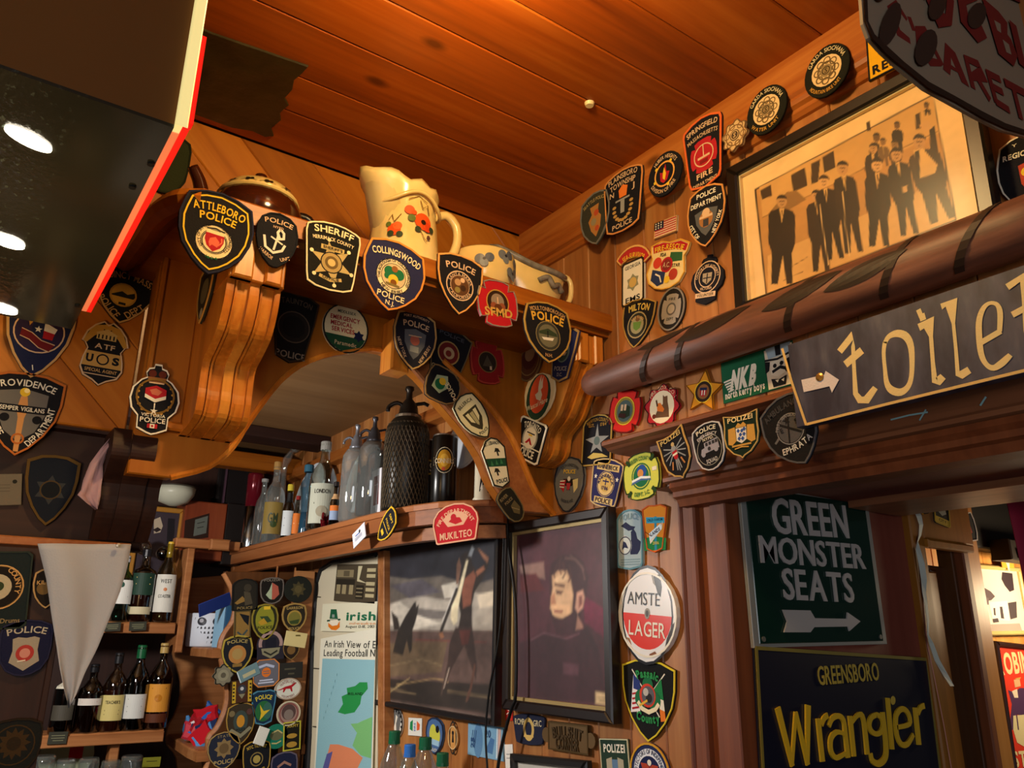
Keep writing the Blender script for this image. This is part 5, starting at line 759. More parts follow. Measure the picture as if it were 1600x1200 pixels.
sp('security_patch', 'grey eight sided patch with an orange border on the patch panel', 415, 1030, 1073, 41, 'oct', '#6a6870', '#d8843e', [St('#b8c0d8', .18, (-.6, .44), (0, .6), (.6, .4)), D(0, .05, .34, 'O'), Bx('#6a6870', -.24, .1, .24, .16), Bx('#6a6870', -.24, -.06, .24, .0), Bx('#c8cce0', -.5, -.56, .5, -.46), Bx('#c8cce0', -.6, -.74, .6, -.64)], bw=.08)
sp('bronze_plate', 'dark bronze rectangular plate above the red fox oval', 453, 1035, 1060, 38, 'rect', '#2c2a26', None, [St('#55503f', .12, (-.5, .2), (.4, .2)), St('#55503f', .12, (-.2, -.4), (.3, -.4))])
sp('fox_patch', 'white oval patch with a red running fox on the patch panel', 449, 1059, 1093, 41, 'round', '#dedccc', '#b8a08a', [Pg('#b01a24', (-.85, -.05), (-.5, .06), (-.2, .22), (.2, .3), (.5, .52), (.62, .46), (.5, .3), (.3, .1), (.35, -.3), (.25, -.3), (.15, -.02), (-.15, .0), (-.3, -.3), (-.4, -.28), (-.35, 0), (-.6, -.08)), T('HUNTERS POINT', 0, .68, .2, '#8a3a34', 1.3, .8), T('VOLUNTEERS', 0, -.74, .14, '#8a3a34', 1.0, -.9)])
sp('police_patch', 'blue and green POLICE shield with a yellow bird on the patch panel', 411, 1078, 1133, 40, 'third', '#16304a', '#4a8098', [D(0, -.2, .66, '#2a6a3a', .74), D(.3, -.2, .36, '#3a6a5a', .6), Pg('Y', (-.3, .2), (0, -.2), (.5, -.16), (.1, -.4), (-.3, -.7), (-.2, -.3)), T('POLICE', 0, .62, .3, '#d8c040', 1.3, 1.4, .03)], bw=.09)
sp('rose_badge', 'round pinkish badge below the red fox oval', 450, 1095, 1134, 37, 'round', '#a8867a', '#d8cca8', [D(0, .1, .6, '#5a4440'), D(0, -.1, .4, '#8a7a70'), Rg(0, 0, .8, .1, '#8a4a44')], bw=.1)
sp('eagle_patch', 'olive shield patch with an orange crest beside the candy shelf', 375, 1097, 1163, 45, 'shield', '#3a3022', '#a8823a', [D(0, .1, .5, '#3e4a44', .7), D(0, .1, .28, '#c88a2a', .4), Pg('#8a8468', (-.8, -.3), (0, -.7), (.8, -.3), (.6, -.2), (0, -.5), (-.6, -.2)), D(-.6, .5, .2, '#7a6a48'), D(.6, .5, .2, '#5a3a34'), T('POLICE', 0, -.3, .16, '#1c1812', .6)], bw=.06)
quad('folded_note', 'white folded note on the patch panel beside the green oval', YP(2.37), (403, 1135), (414, 1137), (417, 1168), (397, 1160), '#e8e4d6', [], 'note', thick=.006)
sp('police_patch', 'green oval badge with a gilt scroll on the patch panel', 431, 1131, 1170, 36, 'round', '#1c7a5e', None, [D(0, .1, .56, '#6a6a4a', .4), St('#c8b878', .1, (-.4, .3), (.1, .5), (.5, .2)), St('#c8b878', .1, (-.4, -.5), (0, -.56), (.4, -.4))])
sp('lettered_patch', 'black patch with stacked yellow letters behind the green oval badge', 455, 1127, 1172, 27, 'rect', '#1c1a12', '#c8c040', [D(0, -.6, .6, '#b8903a', .3), D(0, .0, .6, '#b8903a', .25), T('ARMY', .1, .7, .3, '#c8a840', 1.3)])
sp('police_patch', 'navy POLICE shield with a tan crest at the foot of the patch panel', 349, 1143, 1201, 50, 'egg', '#232838', '#a88a50', [Sr(0, .1, .6, .42, 8, '#8a724a'), D(0, .1, .3, '#6a5436'), T('POLICE', 0, -.62, .22, '#b8a068', 1.2), T('STATE', 0, .76, .14, '#8a7a58', .8)], bw=.06)
sp('transit_patch', 'black and gold shield with a round seal at the foot of the patch panel', 400, 1156, 1216, 44, 'cup', '#15171c', '#b8923a', [D(0, .0, .46, '#8a7440'), D(0, 0, .38, '#15171c'), D(0, 0, .26, '#b09a50'), T('NYC TRANSIT', 0, .7, .2, '#c8a440', 1.4, 2, .03), T('STATE POLICE', 0, -.62, .2, '#c8a440', 1.2, -1.4, .03)], bw=.06)
sp('police_patch', 'navy shield with a pink cap emblem at the lower corner of the patch panel', 443, 1174, 1240, 42, 'cup', '#1f2340', '#6a6070', [St('#a87a6a', .16, (-.5, .3), (0, .5), (.5, .3)), D(0, 0, .3, '#a87a6a')], bw=.07)
# --- side room
SR = YP(.788)
pp('yellow_patch', 'small yellow patch on the head board of the far doorway', SR, (1440, 768), (1440, 804), 26, 'heater', '#e0a01c', 'K', [T('D', 0, .1, .6, 'K')], .08)
pp('skull_patch', 'tall patch with a pale figure over a yellow lettered base on the far doorway', SR, (1466, 785), (1469, 821), 22, 'rrect', '#3a342a', '#d8b040', [Pg('#b8b098', (-.4, .7), (.4, .7), (.6, .1), (0, -.2), (-.6, .1)), Bx('#d8b040', -.9, -.9, .9, -.4), T('CITY', 0, -.65, .2, 'K', 1.0)], .06)
pp('police_patch', 'shield patch turned sideways with red figures on the far door post', YP(.815), (1520, 822), (1491, 828), .72, 'heater', '#1c1a1a', 'W', [T('POLICE', 0, -.2, .3, 'W', 1.0, None, .03), Pg('#c0453a', (-.5, .4), (.4, .5), (.5, .2), (-.4, .15)), D(.1, .15, .24, '#b8a890')], .07)
# ================================================================ framed pictures and signs
def lf2(fr, lf): return Fr(lf.o+lf.n*.004, lf.u, lf.v)
def frame(name, label, cat, fr, outer, fw, col, pic, ops, depth=.018, lipc=None, lipw=0, mat_=None, glass=True, picmat=None, out=.001, fmat=None, soft=None):
    q = [Vector(fr.ab(*p)) for p in outer]; c = (q[0]+q[1]+q[2]+q[3])/4
    u = ((q[1]-q[0])+(q[2]-q[3])); hw = u.length/4; hw = u.length/4; v = ((q[0]-q[3])+(q[1]-q[2])); hh = v.length/4; u.normalize()
    u3 = fr.u*u.x+fr.v*u.y; lf = Fr(fr.pt(c.x, c.y, out), u3, fr.n.cross(u3)); t = thing(name, label, cat, lf.o)
    fm = fmat or cm(col, .35, 0, 0, .5)
    W, H = hw, hh
    for a in ([(-W, H), (W, H), (W-fw, H-fw), (-W+fw, H-fw)], [(-W, -H), (W, -H), (W-fw, -H+fw), (-W+fw, -H+fw)], [(-W, -H), (-W, H), (-W+fw, H-fw), (-W+fw, -H+fw)], [(W, -H), (W, H), (W-fw, H-fw), (W-fw, -H+fw)]):
        put('frame_rail', *prism(lf, a, 0, depth, .003), fm, t)
    iw, ih = W-fw, H-fw
    if lipc:
        put('inner_lip', *join([prism(lf, rect(-iw, ih-lipw, iw, ih), .003, depth*.6), prism(lf, rect(-iw, -ih, iw, -ih+lipw), .003, depth*.6), prism(lf, rect(-iw, -ih+lipw, -iw+lipw, ih-lipw), .003, depth*.6), prism(lf, rect(iw-lipw, -ih+lipw, iw, ih-lipw), .003, depth*.6)]), cm(lipc, .35, .3, 0, .5), t)
    put('picture', *prism(lf, rect(-iw, -ih, iw, ih), 0, .004), picmat or cm(pic, .8), t)
    if soft: softprint(lf, iw, ih, lf2(fr, lf), ops, pic, t, soft[0], soft[1], soft[2])
    else: draw(lf2(fr, lf), ops, iw, ih, .004, t, ('print', 'lettering'), mat=lambda c: cm(c, .8)) if not any(q[0] in 'PSX' for q in ops) else draw(Fr(lf.o*1.0, lf.u, lf.v), ops, iw, ih, .004, t, ('print', 'lettering'), mat=lambda c: cm(c, .8))
    if glass: put('glass', [lf.pt(a, b, depth*.55) for a, b in rect(-iw, -ih, iw, ih)], [(0, 1, 2, 3)], PANE, t)
    return t, lf, W, H
# sepia photograph on the pole: figures read off the print
def man(hx, hy, r, fx, fy, w, suit, skin='#b98a54', tie=True, legs=True, arm=None):
    d = (fx-hx, fy-hy); h = math.hypot(*d); e = (d[0]/h, d[1]/h); o = (e[1], -e[0])
    def q(t, s): return (hx+e[0]*h*t+o[0]*s*w, hy+e[1]*h*t+o[1]*s*w)
    k = r*1.1/h
    o_ = [PX(suit, q(k, -.25), q(k, .25), q(k*1.35, .8), q(k*2, 1), q(.5, 1.0), q(.58, .85), q(.62, .75), q(1, .8), q(1, .35), q(.66, .06), q(1, -.3), q(1, -.78), q(.62, -.75), q(.5, -1.0), q(k*2, -1), q(k*1.35, -.8))]
    if tie: o_ += [PX('#d8a860', q(k*1.0, -.18), q(k, .18), q(k*3.0, .0)), PX('#1c130a', q(k*1.2, -.05), q(k*1.2, .05), q(k*2.8, .02))]
    o_ += [PX(skin, *[(hx+r*.8*math.cos(a*.4488), hy+r*math.sin(a*.4488)) for a in range(14)]), PX('#2a1c10', *[(hx+r*.85*math.cos(R_(a)), hy-r*.25+r*.85*math.sin(R_(a))) for a in range(180, 361, 30)], (hx+r*.5, hy-r*.45), (hx-r*.5, hy-r*.45)),
           PX('#4a3018', (hx-r*.4, hy-r*.1), (hx+r*.4, hy-r*.12), (hx+r*.4, hy+r*.05), (hx-r*.4, hy+r*.07)), PX('#5a3a1c', (hx-r*.3, hy+r*.45), (hx+r*.3, hy+r*.42), (hx, hy+r*.6))]
    return o_
SU = ['#241709', '#2d1d0d', '#20140a', '#2a1b0c']
ph = [PX('#b98647', (1182, 297), (1457, 150), (1493, 343), (1199, 461)), PX('#c99a58', (1187, 293), (1458, 150), (1468, 208), (1192, 340)), PX('#d0a05c', (1200, 400), (1475, 282), (1492, 343), (1200, 458)),
      *[PX('#3a2713', *p) for p in (((1188, 298), (1205, 289), (1207, 306), (1191, 312)), ((1236, 274), (1258, 262), (1262, 290), (1240, 300)), ((1285, 246), (1303, 236), (1306, 262), (1288, 270)), ((1268, 256), (1282, 249), (1279, 284), (1268, 288)), ((1354, 192), (1360, 189), (1361, 204), (1355, 206)), ((1430, 180), (1438, 176), (1440, 200), (1432, 203)))],
      SX('#8a6434', 1.4, (1192, 340), (1300, 290), (1430, 222), (1466, 206)), SX('#8a6434', 1.2, (1338, 270), (1370, 250)), SX('#5a3f20', .9, (1232, 420), (1262, 402)), SX('#5a3f20', .9, (1225, 438), (1255, 425)), PX('#8a6434', (1200, 335), (1230, 300), (1245, 298), (1260, 312), (1230, 330)),
      *man(1370, 215, 7, 1362, 260, 8, SU[1], '#6a4a28', False), *man(1402, 196, 6, 1404, 240, 9, SU[2], '#6a4a28', False), *man(1448, 165, 5, 1450, 180, 6, SU[2], '#6a4a28', False), *man(1365, 232, 8, 1362, 300, 12, SU[3]), *man(1380, 222, 6, 1382, 260, 9, '#6a4e2c', '#8a663a'), *man(1398, 226, 7, 1402, 270, 10, '#4a331b', '#8a663a'),
      *man(1222, 315, 10, 1222, 444, 21, SU[0]), *man(1276, 306, 9, 1284, 424, 17, SU[1]), *man(1288, 284, 10, 1306, 405, 17, SU[2], '#c99a60'), *man(1317, 263, 11, 1335, 395, 18, SU[3]), *man(1371, 258, 11, 1374, 385, 20, SU[0], '#c99a60'), *man(1401, 242, 11, 1422, 367, 18, SU[2]), *man(1437, 222, 12, 1474, 345, 26, SU[1]),
      PX('#d8ab66', (1428, 235), (1442, 232), (1465, 258), (1462, 270), (1438, 279)), PX('#241709', (1430, 237), (1437, 235), (1438, 276), (1433, 278)), PX('#c99a60', (1436, 196), (1450, 188), (1458, 200), (1446, 206)), PX('#241709', (1452, 204), (1461, 196), (1470, 260), (1455, 240)), SX('#e0b878', 1.1, (1281, 320), (1288, 370), (1295, 414)), SX('#e0b878', 1.1, (1317, 300), (1321, 350), (1328, 400)), PX('#c99a60', (1410, 292), (1418, 290), (1418, 300), (1411, 301))]
frame('sepia_photograph', 'black framed sepia photograph of laughing men in suits resting on the painted pole', 'picture', XP(.985), ((1144, 277), (1520, 62), (1576, 362), (1165, 494)), .021, '#130e09', '#e8c288', [PX('#20150a', (1179, 296), (1458, 147), (1496, 345), (1197, 464))]+ph, .02, '#d8c8a0', .002, out=.003, soft=(190, 1.6, .07))
# painted pole
pc = [XP(.948).hit(x, y) for x, y in ((916, 578), (921, 575), (930, 571), (945, 566), (1000, 550), (1100, 530), (1200, 507), (1400, 449), (1600, 388), (1850, 312))]
pc = [Vector((p.x, p.y, .455+.0*i)) if i > 4 else Vector((p.x, p.y, .458)) for i, p in enumerate(pc)]
pr_ = [.010, .02, .027, .031, .0345, .0355, .036, .036, .035, .035]
m_pole = noisemat('painted_pole', [(.3, '#4a2e22'), (.52, '#6e4434'), (.75, '#8e5e4a')], 12, .5, .15, 5, (3, .4, 3), spec=.5)
pol = thing('painted_pole', 'thick reddish brown hollow log with dark painted leaf shapes below the sepia photograph', 'pole', pc[0])
put('log', *tube([p-Vector((0.002, 0, 0)) for p in pc], pr_, 18), m_pole, pol, smooth=True)
def on_pole(y, ang, lift=.0006):
    r = .0362+lift; return Vector((.946-r*math.cos(ang), y, .455+r*math.sin(ang)))
def pole_leaf(y0, y1, a0, a1, c):
    V, n = [], 10
    for i in range(n+1):
        t = i/n; w = math.sin(math.pi*t)**.8; y = y0+(y1-y0)*t; am = a0+(a1-a0)*t
        for k in range(5): V.append(on_pole(y, am+(k-2)/2*.36*w))
    return V, [(i*5+k, i*5+k+1, (i+1)*5+k+1, (i+1)*5+k) for i in range(n) for k in range(4)]
for y0, y1, a0, a1 in ((.83, .68, .1, .55), (.66, .53, .0, .5), (.56, .44, -.15, .3), (.92, .80, .5, .9)): put('leaf_mark', *pole_leaf(y0, y1, a0, a1, 0), cm('#2c211a', .5), pol)
for y in (.89, .81, .60, .455, .36): put('band_mark', *join([([on_pole(y+d-.03*math.sin(a), a) for a in [j*.25-1.2 for j in range(10)] for d in (0, .012)], [(2*j, 2*j+1, 2*j+3, 2*j+2) for j in range(9)])]), cm('#33241c', .5), pol)
for y in (.98, .70, .2): put('wall_bracket', *box(.97, y-.008, .44, 1.0, y+.008, .47, .002), cm('#2a2018', .5, .5), pol)
# toilet board
TB = XP(.895)
tq = [(1228, 546), (1660, 405), (1672, 570), (1270, 669)]
tb, tlf, thw, thh = quad('toilet_board', 'large dark slate board hand lettered toilet with a white arrow, below the painted pole', TB, *tq, '#3f3b43', [], 'sign', thick=.014, mf=lambda c: noisemat('slate_board', [(.35, '#2a2b40'), (.6, '#404258'), (.8, '#565866')], 14, .5, .08, 5, (1, 3, 1)))
CRM = '#d8c48c'
lt_ = [SX(CRM, [11, 11, 6, 6, 8, 10, 10, 9], (1322, 553), (1342, 528), (1343, 545), (1345, 585), (1347, 618), (1354, 628), (1364, 628), (1378, 609)), SX(CRM, 12, (1331, 573), (1357, 551)),
       SXc(CRM, [7, 8, 11, 11, 9, 7, 8, 11, 11, 8, 6, 6, 7], (1393, 540), (1399, 530), (1412, 525), (1426, 530), (1434, 548), (1435, 585), (1430, 606), (1418, 616), (1404, 613), (1396, 602), (1393, 580), (1391, 555), (1393, 538)),
       SX(CRM, 7, (1445, 488), (1450, 500)), SX(CRM, 9, (1450, 495), (1453, 505)), SX(CRM, [12, 11, 6, 6, 8, 11, 11], (1446, 516), (1462, 508), (1465, 530), (1468, 570), (1471, 600), (1476, 600), (1484, 592)),
       SX(CRM, [10, 10, 5, 5, 6, 11, 11], (1481, 484), (1497, 477), (1500, 510), (1504, 550), (1507, 590), (1512, 590), (1525, 582)),
       SX(CRM, 9, (1541, 541), (1574, 522)), SXc(CRM, [7, 8, 6, 6, 8, 9, 9, 8, 7, 9, 11, 10, 8], (1572, 523), (1573, 495), (1568, 481), (1556, 479), (1546, 488), (1540, 508), (1541, 540), (1545, 562), (1553, 575), (1563, 579), (1574, 573), (1583, 565), (1589, 559)),
       SX(CRM, 11, (1584, 454), (1612, 436), (1613, 470), (1616, 520), (1622, 548), (1634, 546)), SX(CRM, 10, (1592, 497), (1628, 478)),
       PX('#cfcad0', (1263, 597), (1299, 589), (1301, 583), (1322, 597), (1311, 617), (1307, 607), (1267, 616)), SX('#d0b070', 4, (1233, 548), (1248, 600), (1271, 667)), SX('#d0b070', 4, (1271, 666), (1400, 634), (1600, 586), (1668, 570)), D(-.8, .0, .01, 'K')]
draw(Fr(TB.pt(0, 0, .001), TB.u, TB.v), lt_[:-1], 1, 1, .014, tb, ('lettering', 'lettering'))
put('screw', *lathe(Fr((0, 0, 0), TB.u, TB.v) and TB.hit(1293, 593)+TB.n*.0155, [(.0055, 0), (.0055, .002), (.003, .003), (.0001, .003)], 12, TB.n), cm('#b08a4a', .35, .8), tb)
for y in (.55, .35): put('batten', *box(.897, y-.01, .29, .93, y+.01, .36, .002), W_DARK, tb)
chk = [SX('#7fa8b4', 2.5, (1392, 656), (1420, 649), (1450, 644)), SX('#7fa8b4', 2.5, (1447, 640), (1437, 657)), SX('#7fa8b4', 3, (1541, 620), (1532, 634))]
draw(Fr((.949, 0, 0), (0, -1, 0), (0, 0, 1)), chk, 1, 1, .0003, lt, ('chalk_mark', 'lettering'))
# enamel cigarette sign hanging out from the wall close to the camera
CG = YP(.30)
gt = thing('enamel_sign', 'chipped white enamel sign with dark red cigarette lettering hanging in shade close above', 'sign', CG.hit(1470, 100))
so = [(1338, -60), (1341, 0), (1344, 40), (1352, 62), (1372, 84), (1398, 108), (1440, 142), (1480, 164), (1520, 186), (1560, 206), (1600, 217), (1680, 262), (1760, 300), (1760, -120), (1338, -120)]
put('plate', *prism(CG, [CG.ab(*p) for p in so], 0, .004, .001), cm('#8a7c68', .55, 0, 0, .3), gt)
RD = '#6e1c1c'; DK = '#2e2620'
lg = Fr(CG.o, CG.u, CG.v)
def LX(s, p0, p1, h, b=.05): return TX(s, p0, p1, h, RD, b)
let = [SX(RD, [6, 10, 12, 12, 8], (1411, 35), (1396, 12), (1386, 20), (1398, 55), (1416, 68)), SX(RD, 9, (1414, 30), (1422, 52)), SX(RD, [6, 10, 11, 12, 10, 8], (1452, 72), (1440, 52), (1428, 52), (1430, 75), (1446, 100), (1462, 102)), SX(RD, 9, (1452, 78), (1466, 106)),
       PX(RD, (1470, 70), (1486, 86), (1508, 140), (1496, 132), (1490, 117), (1479, 111), (1478, 121), (1467, 112)), PX('#8a7c68', (1479, 94), (1486, 110), (1479, 105)),
       SX(RD, 10, (1502, 92), (1514, 142)), SX(RD, [8, 10, 10, 8], (1500, 94), (1522, 104), (1530, 120), (1510, 124)), SX(RD, 10, (1518, 122), (1540, 160)),
       SX(RD, 10, (1536, 115), (1550, 165)), SX(RD, 9, (1534, 117), (1556, 128)), SX(RD, 9, (1542, 138), (1560, 148)), SX(RD, 9, (1548, 162), (1570, 176)),
       SX(RD, 10, (1562, 132), (1592, 148), (1640, 172)), SX(RD, 10, (1576, 142), (1588, 190)), SX(RD, 10, (1612, 160), (1622, 206)),
       SX(RD, [14, 16, 16, 12, 12], (1444, -20), (1446, 10), (1456, 32), (1474, 36), (1478, 0)), SX(RD, [14, 17, 18, 16, 13], (1516, -6), (1494, 0), (1500, 40), (1516, 58), (1530, 54)), PX(RD, (1526, 0), (1552, 22), (1566, 40), (1566, 58), (1572, 66), (1582, 92), (1576, 108), (1552, 88)), PX('#8a7c68', (1545, 36), (1555, 42), (1556, 56), (1550, 52)), PX('#8a7c68', (1558, 66), (1568, 74), (1572, 90), (1564, 86)),
       SX(RD, 15, (1574, 40), (1590, 108)), SX(RD, 15, (1606, 50), (1620, 130), (1650, 140)), SX(RD, 12, (1560, -10), (1600, 8), (1640, 20)), SX(RD, 12, (1418, -16), (1436, -2)),
       *[PX(DK, *[(cx+rx*math.cos(R_(a))-ry*.35*math.sin(R_(a)), cy+ry*math.sin(R_(a))+rx*.35*math.cos(R_(a))) for a in range(0, 360, 24)]) for cx, cy, rx, ry in ((1381, 44, 13, 34), (1437, 80, 15, 28), (1455, 15, 12, 22), (1517, 30, 13, 20), (1366, -6, 9, 14))],
       SX('#241c16', [5, 6, 9, 12, 9, 10, 8, 10, 8, 6], (1341, -30), (1343, 38), (1354, 64), (1376, 86), (1402, 108), (1442, 140), (1482, 160), (1524, 184), (1562, 202), (1602, 214))]
draw(lg, let, 1, 1, .004, gt, ('lettering', 'lettering'), mat=lambda c: cm(c, .6))
put('hanger', *tube([CG.pt(*CG.ab(1560, -80), .002), CG.pt(*CG.ab(1560, -80), .002)+Vector((0, 0, .2)), Vector((CG.hit(1560, -80).x, .30, ZC))], .003, 6), cm('#2a2018', .5, .6), gt)
# pressed metal signs on the jamb
JP = YP(.8135)
gs, gf, gw, gh = quad('green_sign', 'dark green pressed metal sign reading GREEN MONSTER SEATS with an arrow', JP, (1152, 756), (1350, 786), (1381, 1006), (1170, 1013), '#8d8d88', [], 'sign', thick=.006, mf=lambda c: cm(c, .35, .0, 0, .5))
put('panel', *prism(gf, rect(-gw*.93, -gh*.955, gw*.93, gh*.965), .006, .0072, .001), cm('#0f2f26', .12, 0, 0, .4), gs)
gl2 = [TX('GREEN', (1203, 833), (1320, 841), 52, '#b4aeac', .014), TX('MONSTER', (1182, 879), (1346, 889), 40, '#b4aeac', .014), TX('SEATS', (1218, 936), (1328, 941), 46, '#b4aeac', .014), PX('#b4aeac', (1215, 953), (1258, 954), (1265, 966), (1315, 967), (1316, 957), (1336, 971), (1319, 986), (1317, 979), (1264, 980), (1258, 988), (1217, 988), (1222, 971))]
draw(Fr(JP.pt(0, 0, .0015), JP.u, JP.v), gl2, 1, 1, .0072, gs, ('arrow', 'lettering'), relief=.0025, mat=lambda c: cm(c, .3, 0, 0, .5))
put('screw', *join([lathe(gf.pt(sx*gw*.88, sy*gh*.9, .007), [(.004, 0), (.004, .002), (.0001, .002)], 10, gf.n) for sx in (-1, 1) for sy in (-1, 1)]), cm('S', .35, .7), gs)
wq = [(1173, 1020), (1438, 1019), (1472, 1235), (1188, 1240)]
wg, wf, ww, wh = quad('navy_sign', 'navy pressed metal sign with yellow Wrangler lettering below the green sign', JP, *wq, '#15172a', [], 'sign', thick=.006, edge='#8a7a34', border=.022, mf=lambda c: cm(c, .3, 0, 0, .5))
draw(Fr(JP.pt(0, 0, .0015), JP.u, JP.v), [TX('GREENSBORO', (1274, 1070), (1369, 1062), 28, '#c8ac44', .012)], 1, 1, .006, wg, relief=.0006, mat=lambda c: cm(c, .3, 0, 0, .5))
YL = '#e0b628'
wl = [[SXc(YL, [13, 9], (1208, 1105), (1231, 1196)), SXc(YL, [8, 8], (1230, 1192), (1236, 1112)), SXc(YL, [8, 9], (1236, 1112), (1255, 1194)), SXc(YL, [9, 14], (1254, 1190), (1255, 1101))], [SXc(YL, 11, (1271, 1122), (1278, 1189)), SXc(YL, 9, (1276, 1132), (1280, 1122), (1286, 1117))],
      [SXc(YL, [8, 9, 9, 10, 11, 11], (1288, 1134), (1293, 1122), (1303, 1118), (1311, 1126), (1314, 1150), (1318, 1183)), SXc(YL, [6, 8, 10, 10, 8, 6], (1312, 1146), (1300, 1143), (1291, 1153), (1291, 1172), (1299, 1183), (1314, 1176))], [SXc(YL, 11, (1321, 1118), (1327, 1181)), SXc(YL, [6, 8, 10, 11], (1324, 1128), (1334, 1116), (1342, 1124), (1348, 1178))],
      [SXc(YL, [8, 9, 10, 9, 8, 9, 10, 9, 8], *[(1362+11*math.sin(R_(a)), 1131-15*math.cos(R_(a))) for a in range(0, 361, 45)]), SXc(YL, [10, 11, 11, 10, 9, 8], (1372, 1112), (1377, 1160), (1376, 1182), (1366, 1192), (1356, 1188), (1353, 1176))], [SXc(YL, 10, (1380, 1090), (1387, 1170))],
      [SXc(YL, [7, 8, 9, 9, 10, 10, 9, 9, 7], (1394, 1136), (1414, 1130), (1412, 1114), (1402, 1107), (1393, 1118), (1394, 1146), (1401, 1162), (1411, 1161), (1420, 1147))], [SXc(YL, 11, (1423, 1105), (1429, 1163)), SXc(YL, 9, (1427, 1114), (1431, 1105), (1437, 1102))]]
for L_ in wl: draw(Fr(JP.pt(0, 0, .0015), JP.u, JP.v), L_, 1, 1, .006, wg, ('lettering', 'lettering'), relief=.003, mat=lambda c: cm(c, .3, 0, 0, .5))
draw(Fr(JP.pt(0, 0, .0015), JP.u, JP.v), [PX('#c8ac44', *[(1390+4*math.cos(R_(a)), 1094+7*math.sin(R_(a))) for a in range(0, 360, 30)])], 1, 1, .006, wg, ('trade_ring', 'x'))
# purple portrait
pq = ((802, 818), (966, 795), (969, 1127), (796, 1110))
m_pur = noisemat('purple_print', [(.3, '#33161f'), (.5, '#4c2430'), (.72, '#6d3a48')], 7, .8, 0, 4)
po = [PX('#6d1a3c', (912, 930), (954, 958), (956, 1006), (914, 972)), PX('#8a6a62', (812, 884), (850, 878), (852, 905), (814, 896)), PX('#5a2026', (812, 898), (838, 896), (852, 922), (814, 926)),
      PX('#3b2027', (858, 905), (862, 880), (876, 868), (896, 866), (912, 878), (920, 900), (917, 930), (908, 960), (904, 985), (870, 985), (860, 960)),
      PX('#c9a582', (863, 900), (872, 892), (886, 892), (892, 906), (896, 930), (894, 956), (880, 966), (868, 966), (860, 950), (862, 935), (864, 918)), PX('#dfbf98', (866, 904), (884, 894), (888, 906), (870, 912)), PX('#d8b088', (862, 944), (890, 945), (892, 958), (874, 967), (864, 960)),
      PX('#5a3a30', (867, 911), (883, 914), (882, 918), (867, 915)), PX('#4a2c28', (869, 922), (880, 924), (877, 929), (870, 928)), PX('#a8765a', (861, 932), (867, 926), (869, 944), (861, 945)), PX('#8a4a44', (866, 953), (880, 954), (878, 958), (867, 957)), PX('#c89a86', (902, 926), (911, 922), (914, 934), (911, 950), (903, 958), (899, 950)), PX('#7a4a44', (905, 932), (910, 930), (910, 944), (905, 950)),
      *[SX('#4a2a2a', w, *p) for w, p in ((3, ((880, 880), (884, 895), (880, 903))), (3, ((890, 884), (893, 900), (889, 908))), (2.5, ((870, 884), (866, 896), (867, 902))), (2.5, ((876, 872), (874, 888), (877, 896))))], SX('#6a4a48', 2, (884, 872), (900, 874), (912, 890)), SX('#6a4a48', 1.6, (892, 868), (910, 885), (914, 905)),
      PX('#3f2029', (862, 962), (880, 968), (898, 960), (904, 985), (896, 995), (870, 990)), PX('#a57a6a', (903, 962), (910, 975), (912, 982), (900, 984)), PX('#3a1c26', (812, 1005), (848, 988), (890, 998), (918, 978), (934, 1010), (944, 1060), (950, 1100), (812, 1092)), SX('#6a4450', 1.6, (830, 1000), (850, 989), (885, 998), (905, 990)), PX('#55323e', (880, 1035), (905, 1038), (904, 1055), (880, 1053)), PX('#d8bf92', (931, 1081), (957, 1085), (957, 1104), (931, 1099)), SX('#7a6a4a', 1, (936, 1090), (953, 1092)), SX('#7a6a4a', 1, (938, 1095), (951, 1097))]
frame('purple_portrait', 'dark framed purple portrait of a young man looking down', 'picture', XP(.992), pq, .019, '#1c1413', '#4c2430', po, .022, '#a89260', .006, soft=(100, 7, .22))
